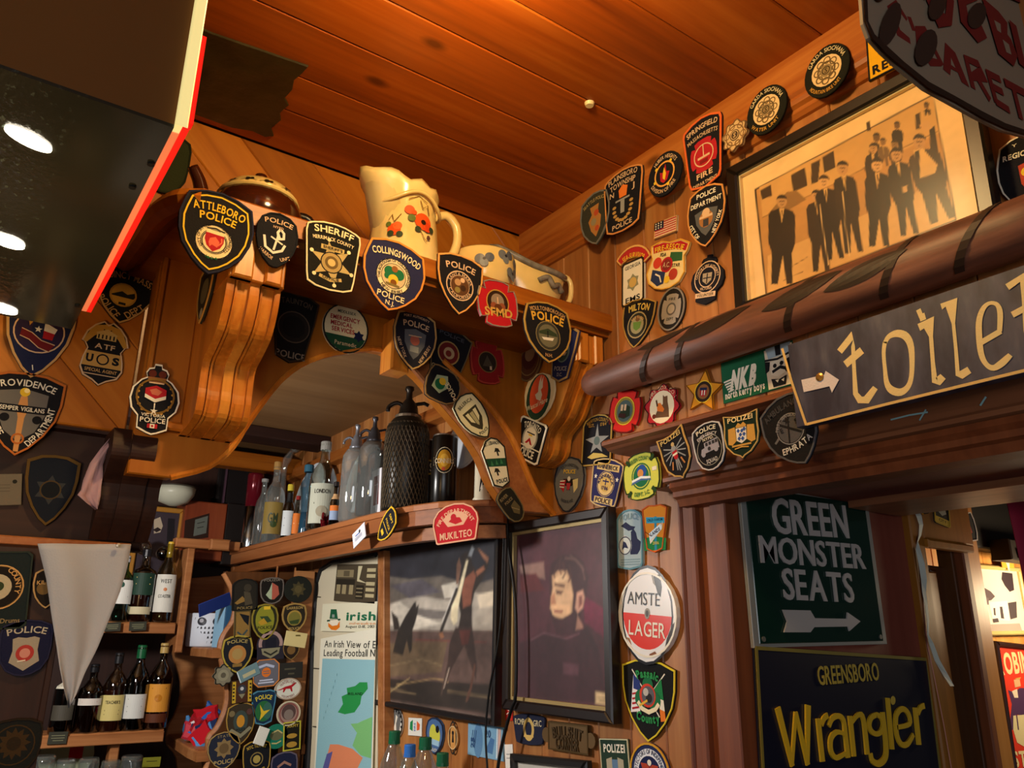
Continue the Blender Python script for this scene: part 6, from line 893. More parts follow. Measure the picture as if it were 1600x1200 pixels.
# hurler picture
dq = ((598, 851), (786, 821), (787, 1133), (594, 1101))
m_hur = noisemat('storm_print', [(.3, '#26262c'), (.48, '#4d4a4c'), (.62, '#8f8478'), (.8, '#c8bda8')], 6, .8, 0, 6, (1, .6, 2.2), dist=.4)
ho = [PX('#26262e', (600, 855), (785, 826), (785, 900), (740, 915), (690, 900), (640, 905), (603, 900)), PX('#a8a094', (604, 945), (650, 930), (700, 938), (740, 925), (784, 935), (784, 985), (700, 992), (603, 990)), PX('#57525a', (610, 915), (660, 905), (690, 925), (640, 935)), PX('#d0c8b8', (690, 915), (730, 905), (725, 930), (695, 935)), PX('#c8bca8', (745, 930), (784, 920), (784, 945), (750, 950)), PX('#6a6460', (650, 950), (700, 955), (690, 968), (640, 965)), PX('#dcd4c4', (604, 948), (625, 940), (650, 960), (690, 975), (640, 985), (604, 975)),
PX('#5f4a44', (603, 985), (784, 985), (784, 1125), (600, 1095)), PX('#2c2420', (600, 1060), (781, 1070), (781, 1118), (600, 1092)), PX('#6d5a44', (604, 1005), (700, 1000), (690, 1050), (602, 1058)),
      *[SX(c, 1.3, *p) for c, p in (('#8f7a5a', ((610, 1040), (660, 1030), (690, 1040))), ('#a88a60', ((620, 1070), (680, 1060), (700, 1065))), ('#7a3a34', ((650, 1000), (760, 1004))), ('#8f7a5a', ((700, 1080), (770, 1090))), ('#b8a070', ((604, 1085), (640, 1060))), ('#8f7a5a', ((605, 1075), (650, 1085))))],
      PX('#26211e', (614, 1020), (622, 985), (634, 962), (647, 942), (650, 940), (651, 948), (655, 944), (653, 958), (650, 970), (645, 985), (644, 1015), (640, 1022), (636, 1000), (630, 1024)), PX('#332c28', (612, 955), (622, 965), (626, 985), (616, 985)),
      PX('#2a201c', (716, 985), (720, 960), (714, 930), (718, 905), (724, 885), (720, 868), (728, 862), (736, 864), (738, 880), (744, 890), (752, 886), (760, 878), (757, 868), (742, 858), (746, 854), (764, 872), (764, 884), (754, 905), (742, 925), (738, 945), (738, 985)),
      PX('#7d4a38', (726, 905), (740, 892), (744, 900), (738, 925), (736, 945), (724, 950), (722, 925)), PX('#8f5a42', (744, 893), (756, 884), (758, 890), (746, 900)), PX('#9c6a50', (748, 858), (764, 872), (762, 880), (754, 870)), PX('#8a9096', (732, 868), (738, 852), (741, 858), (737, 870)),
      PX('#7d5a48', (714, 882), (718, 872), (721, 885), (716, 915), (713, 912)), SX('#d8d4cc', 3, (713, 918), (706, 935), (692, 972)), SX('#2a2420', 9, (714, 922), (700, 958), (690, 985)), PX('#9c6a4a', (686, 990), (692, 988), (694, 996), (689, 998)),
      PX('#e0d2ae', (729, 875), (732, 876), (720, 930), (716, 952), (715, 972), (709, 977), (704, 965), (706, 948), (714, 930)), PX('#3a2a26', (712, 980), (738, 978), (742, 1010), (746, 1045), (744, 1062), (736, 1040), (726, 1008), (714, 1030), (704, 1050), (696, 1075), (690, 1078), (700, 1035), (702, 1008)), PX('#5a2c26', (718, 985), (736, 984), (732, 1006), (722, 1008)), SX('#b8a898', 2, (702, 1045), (694, 1074)), SX('#6a4a3c', 3, (733, 1080), (729, 1095)), SX('#5a3a2e', 6, (742, 1040), (736, 1075), (731, 1092)), SX('#4a3a34', 4, (698, 1050), (690, 1085))]
frame('hurler_picture', 'black framed stormy picture of a warrior with a wooden hurley and dark hounds', 'picture', XP(.99), dq, .012, '#17171b', '#6a625a', ho, .02, soft=(130, 5, .34))
# cream cold room door with notices
fd = thing('cold_room_door', 'cream painted door with black seal behind the notices at the end of the bar wall', 'door', (.97, 2.25, -1.2))
dp = XP(.975)
q0 = [dp.ab(*p) for p in ((480, 1260), (486, 1150), (490, 1000), (496, 912), (503, 890), (520, 879), (560, 872), (589, 867), (589, 1260))]
put('leaf', *prism(dp, q0, -.024, 0, .002), cm('#d6ccb0', .5), fd)
put('seal', *tube([dp.pt(a, b, .003) for a, b in q0[:8]], .007, 6), cm('#1a1a1c', .6), fd)
put('gasket_strip', *prism(dp, [dp.ab(*p) for p in ((452, 1260), (465, 1100), (482, 905), (497, 893), (492, 960), (488, 1100), (478, 1260))], -.03, -.002), cm('#141416', .6), fd)
for y in (932, 1044, 1135): put('joint', *tube([dp.hit(*p)-Vector((.0025, 0, 0)) for p in ((490, y), (502, y+1))], .0015, 5), cm('#4a4438', .6), fd)
de = XP(.966); put('door_edge', *prism(de, [de.ab(590, 1300), de.ab(590, 862), de.ab(599.5, 860), de.ab(599.5, 1300)], -.033, 0, .002), W_SHELF, fd)
st_ = XP(.971)
quad('photo_collage', 'brown toned collage of old photographs pinned at the top of the cream door', st_, (527, 880), (590, 884), (589, 941), (524, 941), '#4a4030', [Bx('#8a7c5c', -.95, .3, -.1, .7), Bx('#5f543e', -.6, .35, -.3, .65), Pg('#c9bf9a', (.1, .9), (.3, .9), (.2, .2), (.6, -.0), (.1, .1)), Bx('#2a241a', -.95, -.1, 0, .2), *[Bx('#9a8c68', x, -.6, x+.2, -.1) for x in (-.9, -.6, -.25)], *[Bx('#b8ab84', .55, y, .95, y+.18) for y in (-.7, -.4, -.1, .3, .6)], Bx('#2a241a', .1, -.8, .45, -.1), *[Bx('#8a7c5c', .12, y, .42, y+.06) for y in (-.7, -.5, -.3)]], 'photograph', thick=.002)
quad('festival_notice', 'cream notice with a green hatted orange bearded head and the word irish', st_, (505, 942), (590, 942), (589, 986), (503, 988), '#e2dfc4', [PX('#165a3a', (518, 952), (527, 952), (529, 967), (516, 967)), SX('#12402c', 2.5, (512, 970), (533, 968)), PX('#e07a1c', (514, 973), (520, 978), (528, 977), (532, 970), (532, 980), (526, 985), (519, 984), (514, 979)), PX('#efe6d0', (517, 969), (529, 968), (529, 976), (522, 978), (517, 974)), PX('#8a9a90', (520, 960), (524, 960), (524, 965), (520, 965)), TX('irish', (542, 969), (588, 969), 12, '#1f6b4a', .03), TX('milwaukee', (547, 976), (588, 976), 4, '#d89a6a', .01), TX('August 13-18, 2013', (541, 981), (586, 981), 4, '#4a4a40', .005)], 'notice', thick=.002)
PX_map = [PX('#8fc0cc', (505, 1029), (587, 1031), (579, 1260), (490, 1260)), PX('#27934a', (529, 1113), (537, 1100), (535, 1088), (544, 1084), (543, 1075), (556, 1072), (563, 1066), (575, 1066), (576, 1076), (566, 1088), (564, 1100), (555, 1113), (540, 1116)), PX('#7cc07a', (549, 1131), (560, 1130), (568, 1126), (583, 1120), (581, 1185), (565, 1180), (552, 1165), (559, 1145)), PX('#e08a62', (517, 1163), (530, 1163), (552, 1170), (568, 1184), (560, 1200), (545, 1225), (520, 1225), (510, 1190)), PX('#5a5a9a', (512, 1178), (521, 1174), (516, 1195), (508, 1225), (500, 1220))]
quad('map_poster', 'poster with a blue sea map titled An Irish View on the cream door', XP(.970), (504, 990), (590, 990), (580, 1270), (488, 1270), '#e8e6d2', [*PX_map, TX('An Irish View of E', (508, 1011), (588, 1013), 10, '#2a2a28', .006), TX('Leading Football N', (507, 1025), (587, 1026), 10, '#2a2a28', .006), TX('IRELAND', (545, 1086), (568, 1086), 4, '#123a20'), *[SX('#5a8a96', 1, (505+x, 1130-3.2*x), (505.5+x, 1126-3.2*x)) for x in range(2, 26, 3)]], 'poster', thick=.002)
# black cords
for lb, pts in (('thin black cord hanging down over the hurler picture', [(788, 818), (786, 870), (783, 960), (776, 1020), (766, 1070), (760, 1120), (759, 1160), (762, 1210), (763, 1260)]), ('thick black cord slanting down between the two tall pictures', [(792, 800), (794, 850), (801, 900), (806, 960), (806, 1080), (800, 1105), (790, 1140), (781, 1180), (774, 1230)])):
    tag(put('electric_cable', *tube(curve_pts([XP(.962).hit(*p) for p in pts], 3), .0022 if 'thin' in lb else .0034, 6), cm('#0d0d0e', .45), None, smooth=True), lb, 'cord')
fb = frame('small_picture', 'black edged frame cut by the lower picture edge under the brass plaque', 'picture', XP(.992), ((806, 1172), (928, 1194), (929, 1300), (806, 1285)), .014, '#1c1b1c', '#c9c4b8', [], .014)
# ================================================================ china on the ledge
ZL = .612
def china(name, label, cat, base, group=None): return thing(name, label, cat, base, group)
GLZ = noisemat('cream_glaze', [(.35, '#dcbc70'), (.6, '#ecd08a'), (.8, '#f0dca0')], 10, .2, .0, spec=.6)
jx, jy = .582, 1.165
jug = china('tall_jug', 'tall cream china jug with orange flowers and a scalloped spout on the ledge', 'jug', (jx, jy, ZL))
prof = [(.072, .0), (.074, .012), (.070, .022), (.068, .06), (.064, .12), (.060, .15), (.0605, .165), (.061, .175), (.062, .185), (.064, .195), (.066, .205), (.064, .215)]
V, Fc = [], []; sg = 36
for r, z in prof:
    for i in range(sg):
        a = 2*math.pi*i/sg; k = max(0, math.cos(a-math.pi)); t = z/.215
        rr = r*.92*(1+.015*math.cos(12*a))+(.034*max(0, t-.70)/.30*k**4); zz = z+(.026*k**2*max(0, t-.75)/.25)+(.006*math.cos(8*a)*max(0, t-.8)/.2)
        V.append(Vector((jx+rr*math.cos(a), jy+rr*math.sin(a), ZL+zz*.76)))
for k in range(len(prof)-1): Fc += [(k*sg+i, k*sg+(i+1) % sg, (k+1)*sg+(i+1) % sg, (k+1)*sg+i) for i in range(sg)]
n0 = len(V); V += [V[(len(prof)-1)*sg+i]*1.0-(V[(len(prof)-1)*sg+i]-Vector((jx, jy, ZL+.155)))*.08-Vector((0, 0, .003)) for i in range(sg)]; Fc += [((len(prof)-1)*sg+i, (len(prof)-1)*sg+(i+1) % sg, n0+(i+1) % sg, n0+i) for i in range(sg)]
V += [Vector((jx+.05*math.cos(2*math.pi*i/sg), jy+.05*math.sin(2*math.pi*i/sg), ZL+.03)) for i in range(sg)]; Fc += [(n0+i, n0+(i+1) % sg, n0+sg+(i+1) % sg, n0+sg+i) for i in range(sg)]; Fc += [tuple(n0+sg+i for i in range(sg)), tuple(range(sg))[::-1]]
put('body', V, Fc, GLZ, jug, smooth=True)
put('handle', *tube(curve_pts([(jx+.054, jy, ZL+.128), (jx+.08, jy-.01, ZL+.143), (jx+.102, jy-.012, ZL+.125), (jx+.106, jy-.01, ZL+.092), (jx+.094, jy-.006, ZL+.06), (jx+.07, jy, ZL+.046), (jx+.058, jy, ZL+.048)], 4), .0085, 8), GLZ, jug, smooth=True)
put('rim_relief', *join([tube(curve_pts([(jx+.0635*math.cos(a)*(1.0), jy+.0635*math.sin(a), ZL+.128+.01*math.sin(a*3)) for a in [R_(-175+i*14) for i in range(13)]], 2), .0035, 6)]), GLZ, jug, smooth=True)
put('foot_ring', *lathe((jx, jy, ZL), [(.070, .0), (.0725, .004), (.071, .012), (.066, .012)], 32), GLZ, jug, smooth=True)
def wrap(base, rf, ops, c0, k=1.0, dz=.0006):
    """print wrapped on a round body: ops in metres-like units, c0 the facing angle"""
    V, Fc, mi, ms = [], [], [], []
    for n, op in enumerate(ops):
        v, f = shape_op(op, 1, 1); o = len(V)
        if len(f) == 1 and len(v) > 4:
            cx = sum(p[0] for p in v)/len(v); cy = sum(p[1] for p in v)/len(v); v = v+[(cx, cy)]; m = len(v)-1; f = [(i, (i+1) % m, m) for i in range(m)]
        for x, z in v:
            r = rf(z)+dz*(1+.15*n); a = c0+x/rf(z); V.append(Vector((base[0]+r*math.cos(a), base[1]+r*math.sin(a), base[2]+z)))
        m = cm(op[1], .35)
        if m not in ms: ms.append(m)
        Fc += [tuple(i+o for i in q) for q in f]; mi += [ms.index(m)]*len(f)
    return V, Fc, ms, mi
jr = lambda z: (.068-((z+.004)/.76-.06)*.066)*.94
fl = [D(-.03, .055, .012, '#d8501c'), D(-.024, .062, .008, '#e8642c'), D(-.036, .047, .006, '#33402a'), D(-.02, .045, .006, '#33402a'), St('#7a5a20', .0015, (-.04, .075), (-.034, .085), (-.03, .07), (-.018, .086)), D(-.04, .066, .005, '#5a6a2c'),
      D(.022, .078, .017, '#d8501c'), D(.03, .07, .010, '#c8401a'), D(.022, .077, .005, '#2a1c14'), D(-.004, .096, .009, '#e0582a'), D(.004, .092, .005, '#d8501c'), D(.0, .08, .007, '#5a6a2c'), D(.04, .068, .006, '#33402a'), D(.012, .060, .006, '#33402a'), St('#7a5a20', .0015, (.015, .12), (.02, .105), (.03, .115), (.034, .095)), St('#7a5a20', .0015, (-.006, .118), (.012, .128), (.03, .12)), St('#7a5a20', .0014, (.015, .06), (.024, .045), (.03, .04)), D(.033, .05, .004, '#5a3a2c')]
V, Fc, ms, mi = wrap((jx, jy, ZL+.004), jr, fl, R_(-105)); put('flower_print', V, Fc, ms, jug, mi)
# floral bowl
bx_, by_ = .76, 1.175
bwl = china('floral_bowl', 'cream china bowl with grey blue flowers behind the navy and black shield patches', 'bowl', (bx_, by_, ZL))
bp2 = [(.034, 0), (.036, .006), (.05, .02), (.061, .04), (.064, .065), (.062, .088), (.060, .091), (.058, .087), (.060, .065), (.05, .03), (.02, .012), (.0001, .011)]
put('body', *lathe((bx_, by_, ZL), bp2, 32), GLZ, bwl, smooth=True)
br = lambda z: .0635
V, Fc, ms, mi = wrap((bx_, by_, ZL), br, [q for cx, cz in ((.0, .075), (.04, .07), (-.045, .06), (.02, .045)) for q in (D(cx-.008, cz, .010, '#6a6f74'), D(cx+.01, cz+.004, .009, '#565c66'), D(cx, cz-.008, .008, '#767c80'), D(cx, cz, .003, '#2a2a30'))], R_(-80)); put('flower_print', V, Fc, ms, bwl, mi)
# creamer leaning in the corner
cx_, cy_ = .905, 1.20
crm = china('sauce_boat', 'low cream and grey sauce boat with a moulded rim at the ledge end', 'sauce boat', (cx_, cy_, ZL))
GRG = noisemat('grey_glaze', [(.35, '#6d685c'), (.6, '#8f877a'), (.8, '#d8bf80')], 40, .25, .2)
V, Fc = [], []; sg = 28; pf = [(.45, 0), (.5, .016), (.75, .036), (.95, .07), (1.05, .10), (1.0, .104), (.9, .09), (.5, .05), (.01, .045)]
for r, z in pf:
    for i in range(sg):
        a = 2*math.pi*i/sg; k = max(0, -math.cos(a)); V.append(Vector((cx_+(.068*r+.022*k**4*z/.06)*math.cos(a), cy_+.042*r*math.sin(a), ZL+z+.022*k**3*z/.06+(.012*max(0, math.cos(a))**4 if z > .05 else 0))))
for k in range(len(pf)-1): Fc += [(k*sg+i, k*sg+(i+1) % sg, (k+1)*sg+(i+1) % sg, (k+1)*sg+i) for i in range(sg)]
Fc.append(tuple(range(sg))[::-1]); put('body', V, Fc, GLZ, crm, smooth=True)
put('moulded_rim', *tube([V[4*sg+i]+Vector((0, 0, .002)) for i in list(range(sg))+[0]], .007, 7), GRG, crm, smooth=True)
put('scroll_relief', *tube(curve_pts([(cx_-.02, cy_-.042, ZL+.075), (cx_-.0, cy_-.045, ZL+.085), (cx_+.015, cy_-.044, ZL+.07), (cx_+.03, cy_-.04, ZL+.078), (cx_+.045, cy_-.033, ZL+.068)], 4), .006, 7), GRG, crm, smooth=True)
put('handle', *tube(curve_pts([(cx_+.062, cy_, ZL+.10), (cx_+.074, cy_-.005, ZL+.122), (cx_+.090, cy_-.008, ZL+.11), (cx_+.088, cy_-.006, ZL+.07), (cx_+.06, cy_, ZL+.045)], 4), .006, 7), GLZ, crm, smooth=True)
# brown teapot
tx_, ty_ = .335, 1.225
tea = china('brown_teapot', 'glossy brown teapot with a cream floral lid band behind the gold lettered shield', 'teapot', (tx_, ty_, ZL))
BRG = cm('#3a1708', .12, 0, 0, .6)
put('body', *lathe((tx_, ty_, ZL), [(.04, 0), (.045, .006), (.07, .03), (.077, .06), (.068, .085), (.05, .097), (.045, .1)], 28), BRG, tea, smooth=True)
put('lid_band', *lathe((tx_, ty_, ZL+.088), [(.0685, 0), (.066, .006), (.052, .022), (.03, .032), (.0001, .034)], 28), GLZ, tea, smooth=True)
V, Fc, ms, mi = wrap((tx_, ty_, ZL+.088), lambda z: .0722-.85*z, [q for x in (-.05, -.02, .01, .045) for q in (D(x, .009, .004, '#1c1610'), D(x+.007, .010, .003, '#1c1610'), St('#3a3020', .0012, (x-.012, .004), (x, .011), (x+.014, .005)))], R_(-105)); put('band_print', V, Fc, ms, tea, mi)
put('lid_knob', *lathe((tx_, ty_, ZL+.121), [(.006, 0), (.006, .006), (.012, .012), (.010, .02), (.0001, .023)], 14), BRG, tea, smooth=True)
put('spout', *tube(curve_pts([(tx_-.06, ty_, ZL+.03), (tx_-.085, ty_-.004, ZL+.055), (tx_-.098, ty_-.006, ZL+.09), (tx_-.112, ty_-.008, ZL+.112)], 4), [.017, .016, .0155, .015, .014, .013, .012, .0115, .011, .0105, .010, .0095, .009], 10), BRG, tea, smooth=True)
put('handle', *tube(curve_pts([(tx_+.062, ty_, ZL+.085), (tx_+.09, ty_-.002, ZL+.085), (tx_+.102, ty_-.002, ZL+.055), (tx_+.09, ty_, ZL+.025), (tx_+.066, ty_, ZL+.02)], 4), .008, 8), cm('#171210', .3), tea, smooth=True)
# ================================================================ bottles
def camdir(b): return math.atan2(-b[1], -b[0])
def spot(fr, cx, by, ty, w, z=None):
    p = fr.hit(cx, by)
    if z is not None: p = Vector((p.x, p.y, z))
    d = ray(cx, ty); t = math.hypot(p.x, p.y)/math.hypot(d.x, d.y); h = (d*t).z-p.z
    dep = p.dot(fw); return p, h, w*dep/F_/2
BOT = dict(
    spirit=[(.9, 0), (1, .02), (1, .56), (.9, .64), (.6, .72), (.36, .77), (.32, .8), (.32, .95), (.37, .955), (.37, .97)],
    round=[(.9, 0), (1, .02), (1, .5), (.96, .58), (.78, .67), (.48, .74), (.36, .79), (.33, .94), (.4, .95), (.4, .97)],
    square=[(.92, 0), (1, .02), (1, .66), (.92, .70), (.5, .74), (.36, .78), (.34, .94), (.4, .96)],
    small=[(.9, 0), (1, .02), (1, .52), (.8, .62), (.5, .68), (.44, .74), (.44, .9)],
    siphon=[(.9, 0), (1, .02), (1, .58), (.95, .66), (.7, .72), (.5, .745)],
    decanter=[(.8, 0), (.85, .02), (.7, .3), (.78, .5), (1, .62), (1, .7), (.6, .76), (.5, .8), (.6, .86)],
    water=[(.8, 0), (1, .03), (1, .5), (.98, .56), (.8, .68), (.5, .82), (.36, .88), (.36, .93)],
)
LIQ = {}
def liq(c): return cm(c, .15, 0, 0, .5)
def bottle(name, label, fr, cx, by, ty, w, kind, tint='#e6edea', liquid=None, lvl=0, labs=(), cap='K', caph=(.9, 1.0), capw=1.15, z=None, group=None, seg=20, gname=None, cat='bottle'):
    b, h, r = spot(fr, cx, by, ty, w, z); b = b+Vector((0, 0, .0005)); t = thing(name, label, cat, b, group)
    pf = [(a*r, q*h) for a, q in BOT[kind]]
    gm = CLEAR if tint == '#e6edea' else GM.setdefault(tint, glassmat('tinted_glass', tint, .06))
    put('glass', *lathe(b, pf, seg), gm, t, smooth=True)
    def rad(zz):
        for (r0, z0), (r1, z1) in zip(pf, pf[1:]):
            if z0 <= zz <= z1: return r0+(r1-r0)*(zz-z0)/max(z1-z0, 1e-6)
        return pf[-1][0]
    if liquid:
        q = [(.0001, .008*h)]+[(rad(k*h)*.92, k*h) for k in (.01, .03, .2, .4, .5, .56, .6, .64, .7, .74, .78, .84) if k <= lvl]; q += [(rad(lvl*h)*.92, lvl*h), (.0001, lvl*h)]
        put('liquid', *lathe(b, q, seg), liq(liquid), t, smooth=True)
    c0 = camdir(b)
    for lab in labs:
        z0, z1, c = lab[:3]; wd = 1.0; n = 12
        V = [Vector((b.x+(rad(zz*h)*1.012+.0004)*math.cos(a), b.y+(rad(zz*h)*1.012+.0004)*math.sin(a), b.z+zz*h)) for zz in [z0+(z1-z0)*q/6 for q in range(7)] for a in [c0-wd+2*wd*i/n for i in range(n+1)]]
        put('paper_label', V, [(q*(n+1)+i, q*(n+1)+i+1, q*(n+1)+n+2+i, q*(n+1)+n+1+i) for q in range(6) for i in range(n)], cm(c, .6), t)
        if len(lab) > 3:
            ops = [((T(o[1]*1, 0, z0*h+(z1-z0)*h*o[2], (z1-z0)*h*o[3], o[4], r*o[5])) if o[0] == 't' else St(o[1], (z1-z0)*h*.04, (-r*.6, z0*h+(z1-z0)*h*o[2]), (r*.6, z0*h+(z1-z0)*h*o[2])) if o[0] == 'l' else D(o[3]*r, z0*h+(z1-z0)*h*o[2], r*o[4], o[1])) for o in lab[3]]
            V, Fc, ms, mi = wrap(b, lambda q: max(rad(q), 1e-3)*1.015+.0006, ops, c0); put('label_print', V, Fc, ms, t, mi)
    if cap:
        cr = rad(caph[0]*h)*capw
        put('cap', *lathe(b+Vector((0, 0, caph[0]*h)), [(cr, 0), (cr, (caph[1]-caph[0])*h*.92), (cr*.9, (caph[1]-caph[0])*h), (.0001, (caph[1]-caph[0])*h)], 14), cm(cap, .35), t, smooth=False)
    return t, b, h, r
GM = {}
SB = XP(.83); B2 = XP(.86)
bottle('clear_bottle', 'tall clear bottle with a cork stopper and olive label on the bar shelf', SB, 422, 850, 726, 33, 'spirit', labs=[(.1, .5, '#8a7436', [('t', 'GM', .5, .3, '#33402a', .9), ('d', '#3a4a26', .3, .1, .3)])], cap='#a8824a', caph=(.93, 1.04), z=ZS)
bottle('clear_bottle', 'small clear round shouldered bottle at the far end of the bar shelf', SB, 404, 852, 748, 24, 'round', cap='S', caph=(.95, 1.0), z=ZS)
bottle('small_bottle', 'small bottle with black neck, yellow cap and white label on the bar shelf', SB, 447, 843, 757, 20, 'small', '#3a4438', None, 0, [(.05, .5, '#cfd6d8', [('l', '#8a8f94', .7), ('l', '#8a8f94', .4)]), (.66, .84, '#141414')], '#c9b63a', (.88, 1.0), z=ZS)
bottle('small_bottle', 'small slim bottle with an orange label and red cap on the bar shelf', SB, 461, 838, 775, 14, 'small', '#b8c0b8', None, 0, [(.06, .56, '#d8752a', [('l', '#f0e0b0', .5)])], '#8a1f1c', z=ZS)
bottle('blue_decanter', 'tall bluish glass decanter with a gold and blue stopper on the bar shelf', SB, 474, 836, 722, 22, 'decanter', '#a8c4d0', '#5a7a8a', .3, (), '#2a5a70', (.86, .96), z=ZS)
bottle('clear_bottle', 'large clear bottle with a tall cream label on the bar shelf', SB, 499, 830, 690, 43, 'round', '#d8e0d8', None, 0, [(.06, .5, '#b8bcaa', [('t', 'LONDON', .8, .1, '#3a3a34', 1.2), ('l', '#7a7a6c', .5), ('d', '#a09a84', .3, 0, .4)])], '#8f8f88', (.9, 1.0), 1.2, z=ZS)
bottle('small_bottle', 'small dark bottle with an orange and blue label beside the clear siphon', SB, 521, 821, 753, 17, 'small', '#2a2018', '#1c120c', .5, [(.14, .34, '#8fa4c4'), (.34, .46, '#d8752a'), (.6, .72, '#c9a070')], '#1a1414', z=ZS)
def siphon(name, label, fr, cx, by, ty, w, tint, metal, mesh=False):
    b, h, r = spot(fr, cx, by, ty, w, ZS); b = b+Vector((0, 0, .0005)); t = thing(name, label, 'siphon', b)
    pf = [(a*r, q*h) for a, q in BOT['siphon']]
    m = cm('#1c1a15', .35, .2) if mesh else GM.setdefault(tint, glassmat('siphon_glass', tint, .10, milk=.2))
    put('glass', *lathe(b, pf, 26), m, t, smooth=True)
    mm = cm(metal, .3, .6)
    put('head', *lathe(b+Vector((0, 0, .73*h)), [(r*.52, 0), (r*.54, .03*h), (r*.46, .04*h), (r*.42, .09*h), (r*.30, .13*h), (r*.16, .16*h), (r*.14, .22*h), (r*.22, .235*h), (r*.2, .26*h), (.0001, .27*h)], 18), mm, t, smooth=True)
    put('spout', *tube(curve_pts([b+Vector((-r*.2, .0, .82*h)), b+Vector((-r*.55, .12*r, .85*h)), b+Vector((-r*.85, .3*r, .82*h)), b+Vector((-r*.92, .3*r, .78*h))], 3), r*.10, 7), mm, t, smooth=True)
    put('lever', *tube([b+Vector((r*.2, 0, .85*h)), b+Vector((r*.75, -.1*r, .875*h)), b+Vector((r*.95, -.15*r, .86*h))], r*.09, 6), mm, t)
    return t, b, h, r, pf
siphon('soda_siphon', 'clear glass soda siphon with a chrome head on the bar shelf', SB, 549, 813, 662, 42, '#d8dedc', '#8a8e96')
siphon('soda_siphon', 'frosted grey soda siphon with a dark pewter head beside the wire mesh siphon', SB, 577, 806, 650, 46, '#a8acaa', '#4a4a50')
t, b, h, r, pf = siphon('mesh_siphon', 'large dark soda siphon wrapped in a diamond wire mesh on the shelf front', XP(.855), 631, 792, 603, 70, '#888', '#2c2620', True)
parts = []
def srad(zz):
    for (r0, z0), (r1, z1) in zip(pf, pf[1:]):
        if z0 <= zz <= z1: return r0+(r1-r0)*(zz-z0)/max(z1-z0, 1e-6)
    return pf[-1][0]
for sgn in (-1, 1):
    for i in range(34):
        parts.append(tube([b+Vector(((srad(z_*h)+.0008)*math.cos(a), (srad(z_*h)+.0008)*math.sin(a), z_*h)) for z_, a in [(.02+.66*k/9, 2*math.pi*i/34+sgn*k*.17) for k in range(10)]], .0011, 4, False))
put('wire_mesh', *join(parts), cm('#5a5040', .4, .7), t)['kind'] = 'stuff'
put('mesh_band', *lathe(b+Vector((0, 0, .5*h)), [(r*1.03, 0), (r*1.03, .012*h), (r*.98, .012*h)], 26), cm('#1a1611', .4, .5), t)
put('collar', *lathe(b+Vector((0, 0, .70*h)), [(r*.62, 0), (r*.62, .05*h), (r*.5, .06*h)], 20), cm('#8f8878', .3, .8), t)
def can(label, fr, cx, by, ty, w, ops, body='#14120f'):
    b, h, r = spot(fr, cx, by, ty, w, ZS); b = b+Vector((0, 0, .0005)); t = thing('beer_can', label, 'can', b)
    put('body', *lathe(b, [(r*.86, 0), (r, .03*h), (r, .95*h), (r*.9, .985*h)], 24), cm(body, .25, .3, 0, .5), t, smooth=True)
    put('lid', *lathe(b+Vector((0, 0, .985*h)), [(r*.92, -.01*h), (r*.92, .012*h), (r*.84, .012*h), (r*.82, 0), (.0001, 0)], 24), cm('S', .3, .9), t)
    V, Fc, ms, mi = wrap(b, lambda q: r, [(o[0], o[1])+tuple(o[2:]) for o in ops(r, h)], camdir(b)); put('can_print', V, Fc, ms, t, mi)
can('black can partly hidden by the wire mesh siphon', XP(.93), 667, 784, 688, 27, lambda r, h: [D(.1*r, .62*h, r*.7, '#b8922a', r*.9), D(.1*r, .62*h, r*.5, '#15130f', r*.7), T('S', .3*r, .62*h, .1*h, 'c', .3*r), Bx('#c84a1c', -.8*r, .2*h, -.5*r, .5*h)])
can('tall black can with a gold oval label beside the white stein', XP(.89), 692, 782, 681, 41, lambda r, h: [D(0, .62*h, r*.72, '#d8d0b0', r*1.02), D(0, .62*h, r*.68, '#17140f', r*.97), D(0, .62*h, r*.55, '#b8861c', r*.82), D(0, .62*h, r*.34, '#d8a83a', r*.5), Bx('#c8b890', -.92*r, .555*h, .92*r, .665*h), Bx('#15130f', -.9*r, .562*h, .9*r, .658*h), T('CONNERS', 0, .61*h, .062*h, '#d8c8a0', 1.5*r), D(-.05*r, .5*h, r*.14, '#b84a2a')])
b, h, r = spot(XP(.915), 753, 780, 712, 29, ZS); b += Vector((0, 0, .0005))
ste = thing('white_stein', 'small white china stein with a black drawing at the shelf end under the arch', 'stein', b)
put('body', *lathe(b, [(r*1.0, 0), (r*1.02, .06*h), (r*.86, .1*h), (r*.84, .8*h), (r*.95, .95*h), (r*.97, h), (r*.85, h), (r*.8, .15*h), (.0001, .14*h)], 24), cm('#d8d4bc', .25, 0, 0, .5), ste, smooth=True)
V, Fc, ms, mi = wrap(b, lambda q: r*.88, [Pg('#1c1a18', (-.5*r, .2*h), (.6*r, .18*h), (.7*r, .5*h), (.2*r, .66*h), (-.3*r, .6*h)), D(-.1*r, .5*h, .25*r, 'W'), D(.3*r, .35*h, .22*r, 'W'), Pg('W', (-.4*r, .25*h), (-.1*r, .24*h), (-.2*r, .4*h)), St('W', .06*r, (-.3*r, .56*h), (.5*r, .5*h))], camdir(b)+.2); put('drawing', V, Fc, ms, ste, mi)
put('handle', *tube(curve_pts([b+Vector((r*.8, .1*r, .85*h)), b+Vector((r*1.5, .2*r, .75*h)), b+Vector((r*1.5, .2*r, .35*h)), b+Vector((r*.8, .1*r, .2*h))], 4), r*.14, 7), cm('#d8d4bc', .25), ste, smooth=True)
b, h, r = spot(SB, 388, 857, 740, 25, ZS); b += Vector((0, 0, .0005))
sk = thing('cocktail_shaker', 'steel cylinder with a dark red upper half at the far shelf end', 'shaker', b)
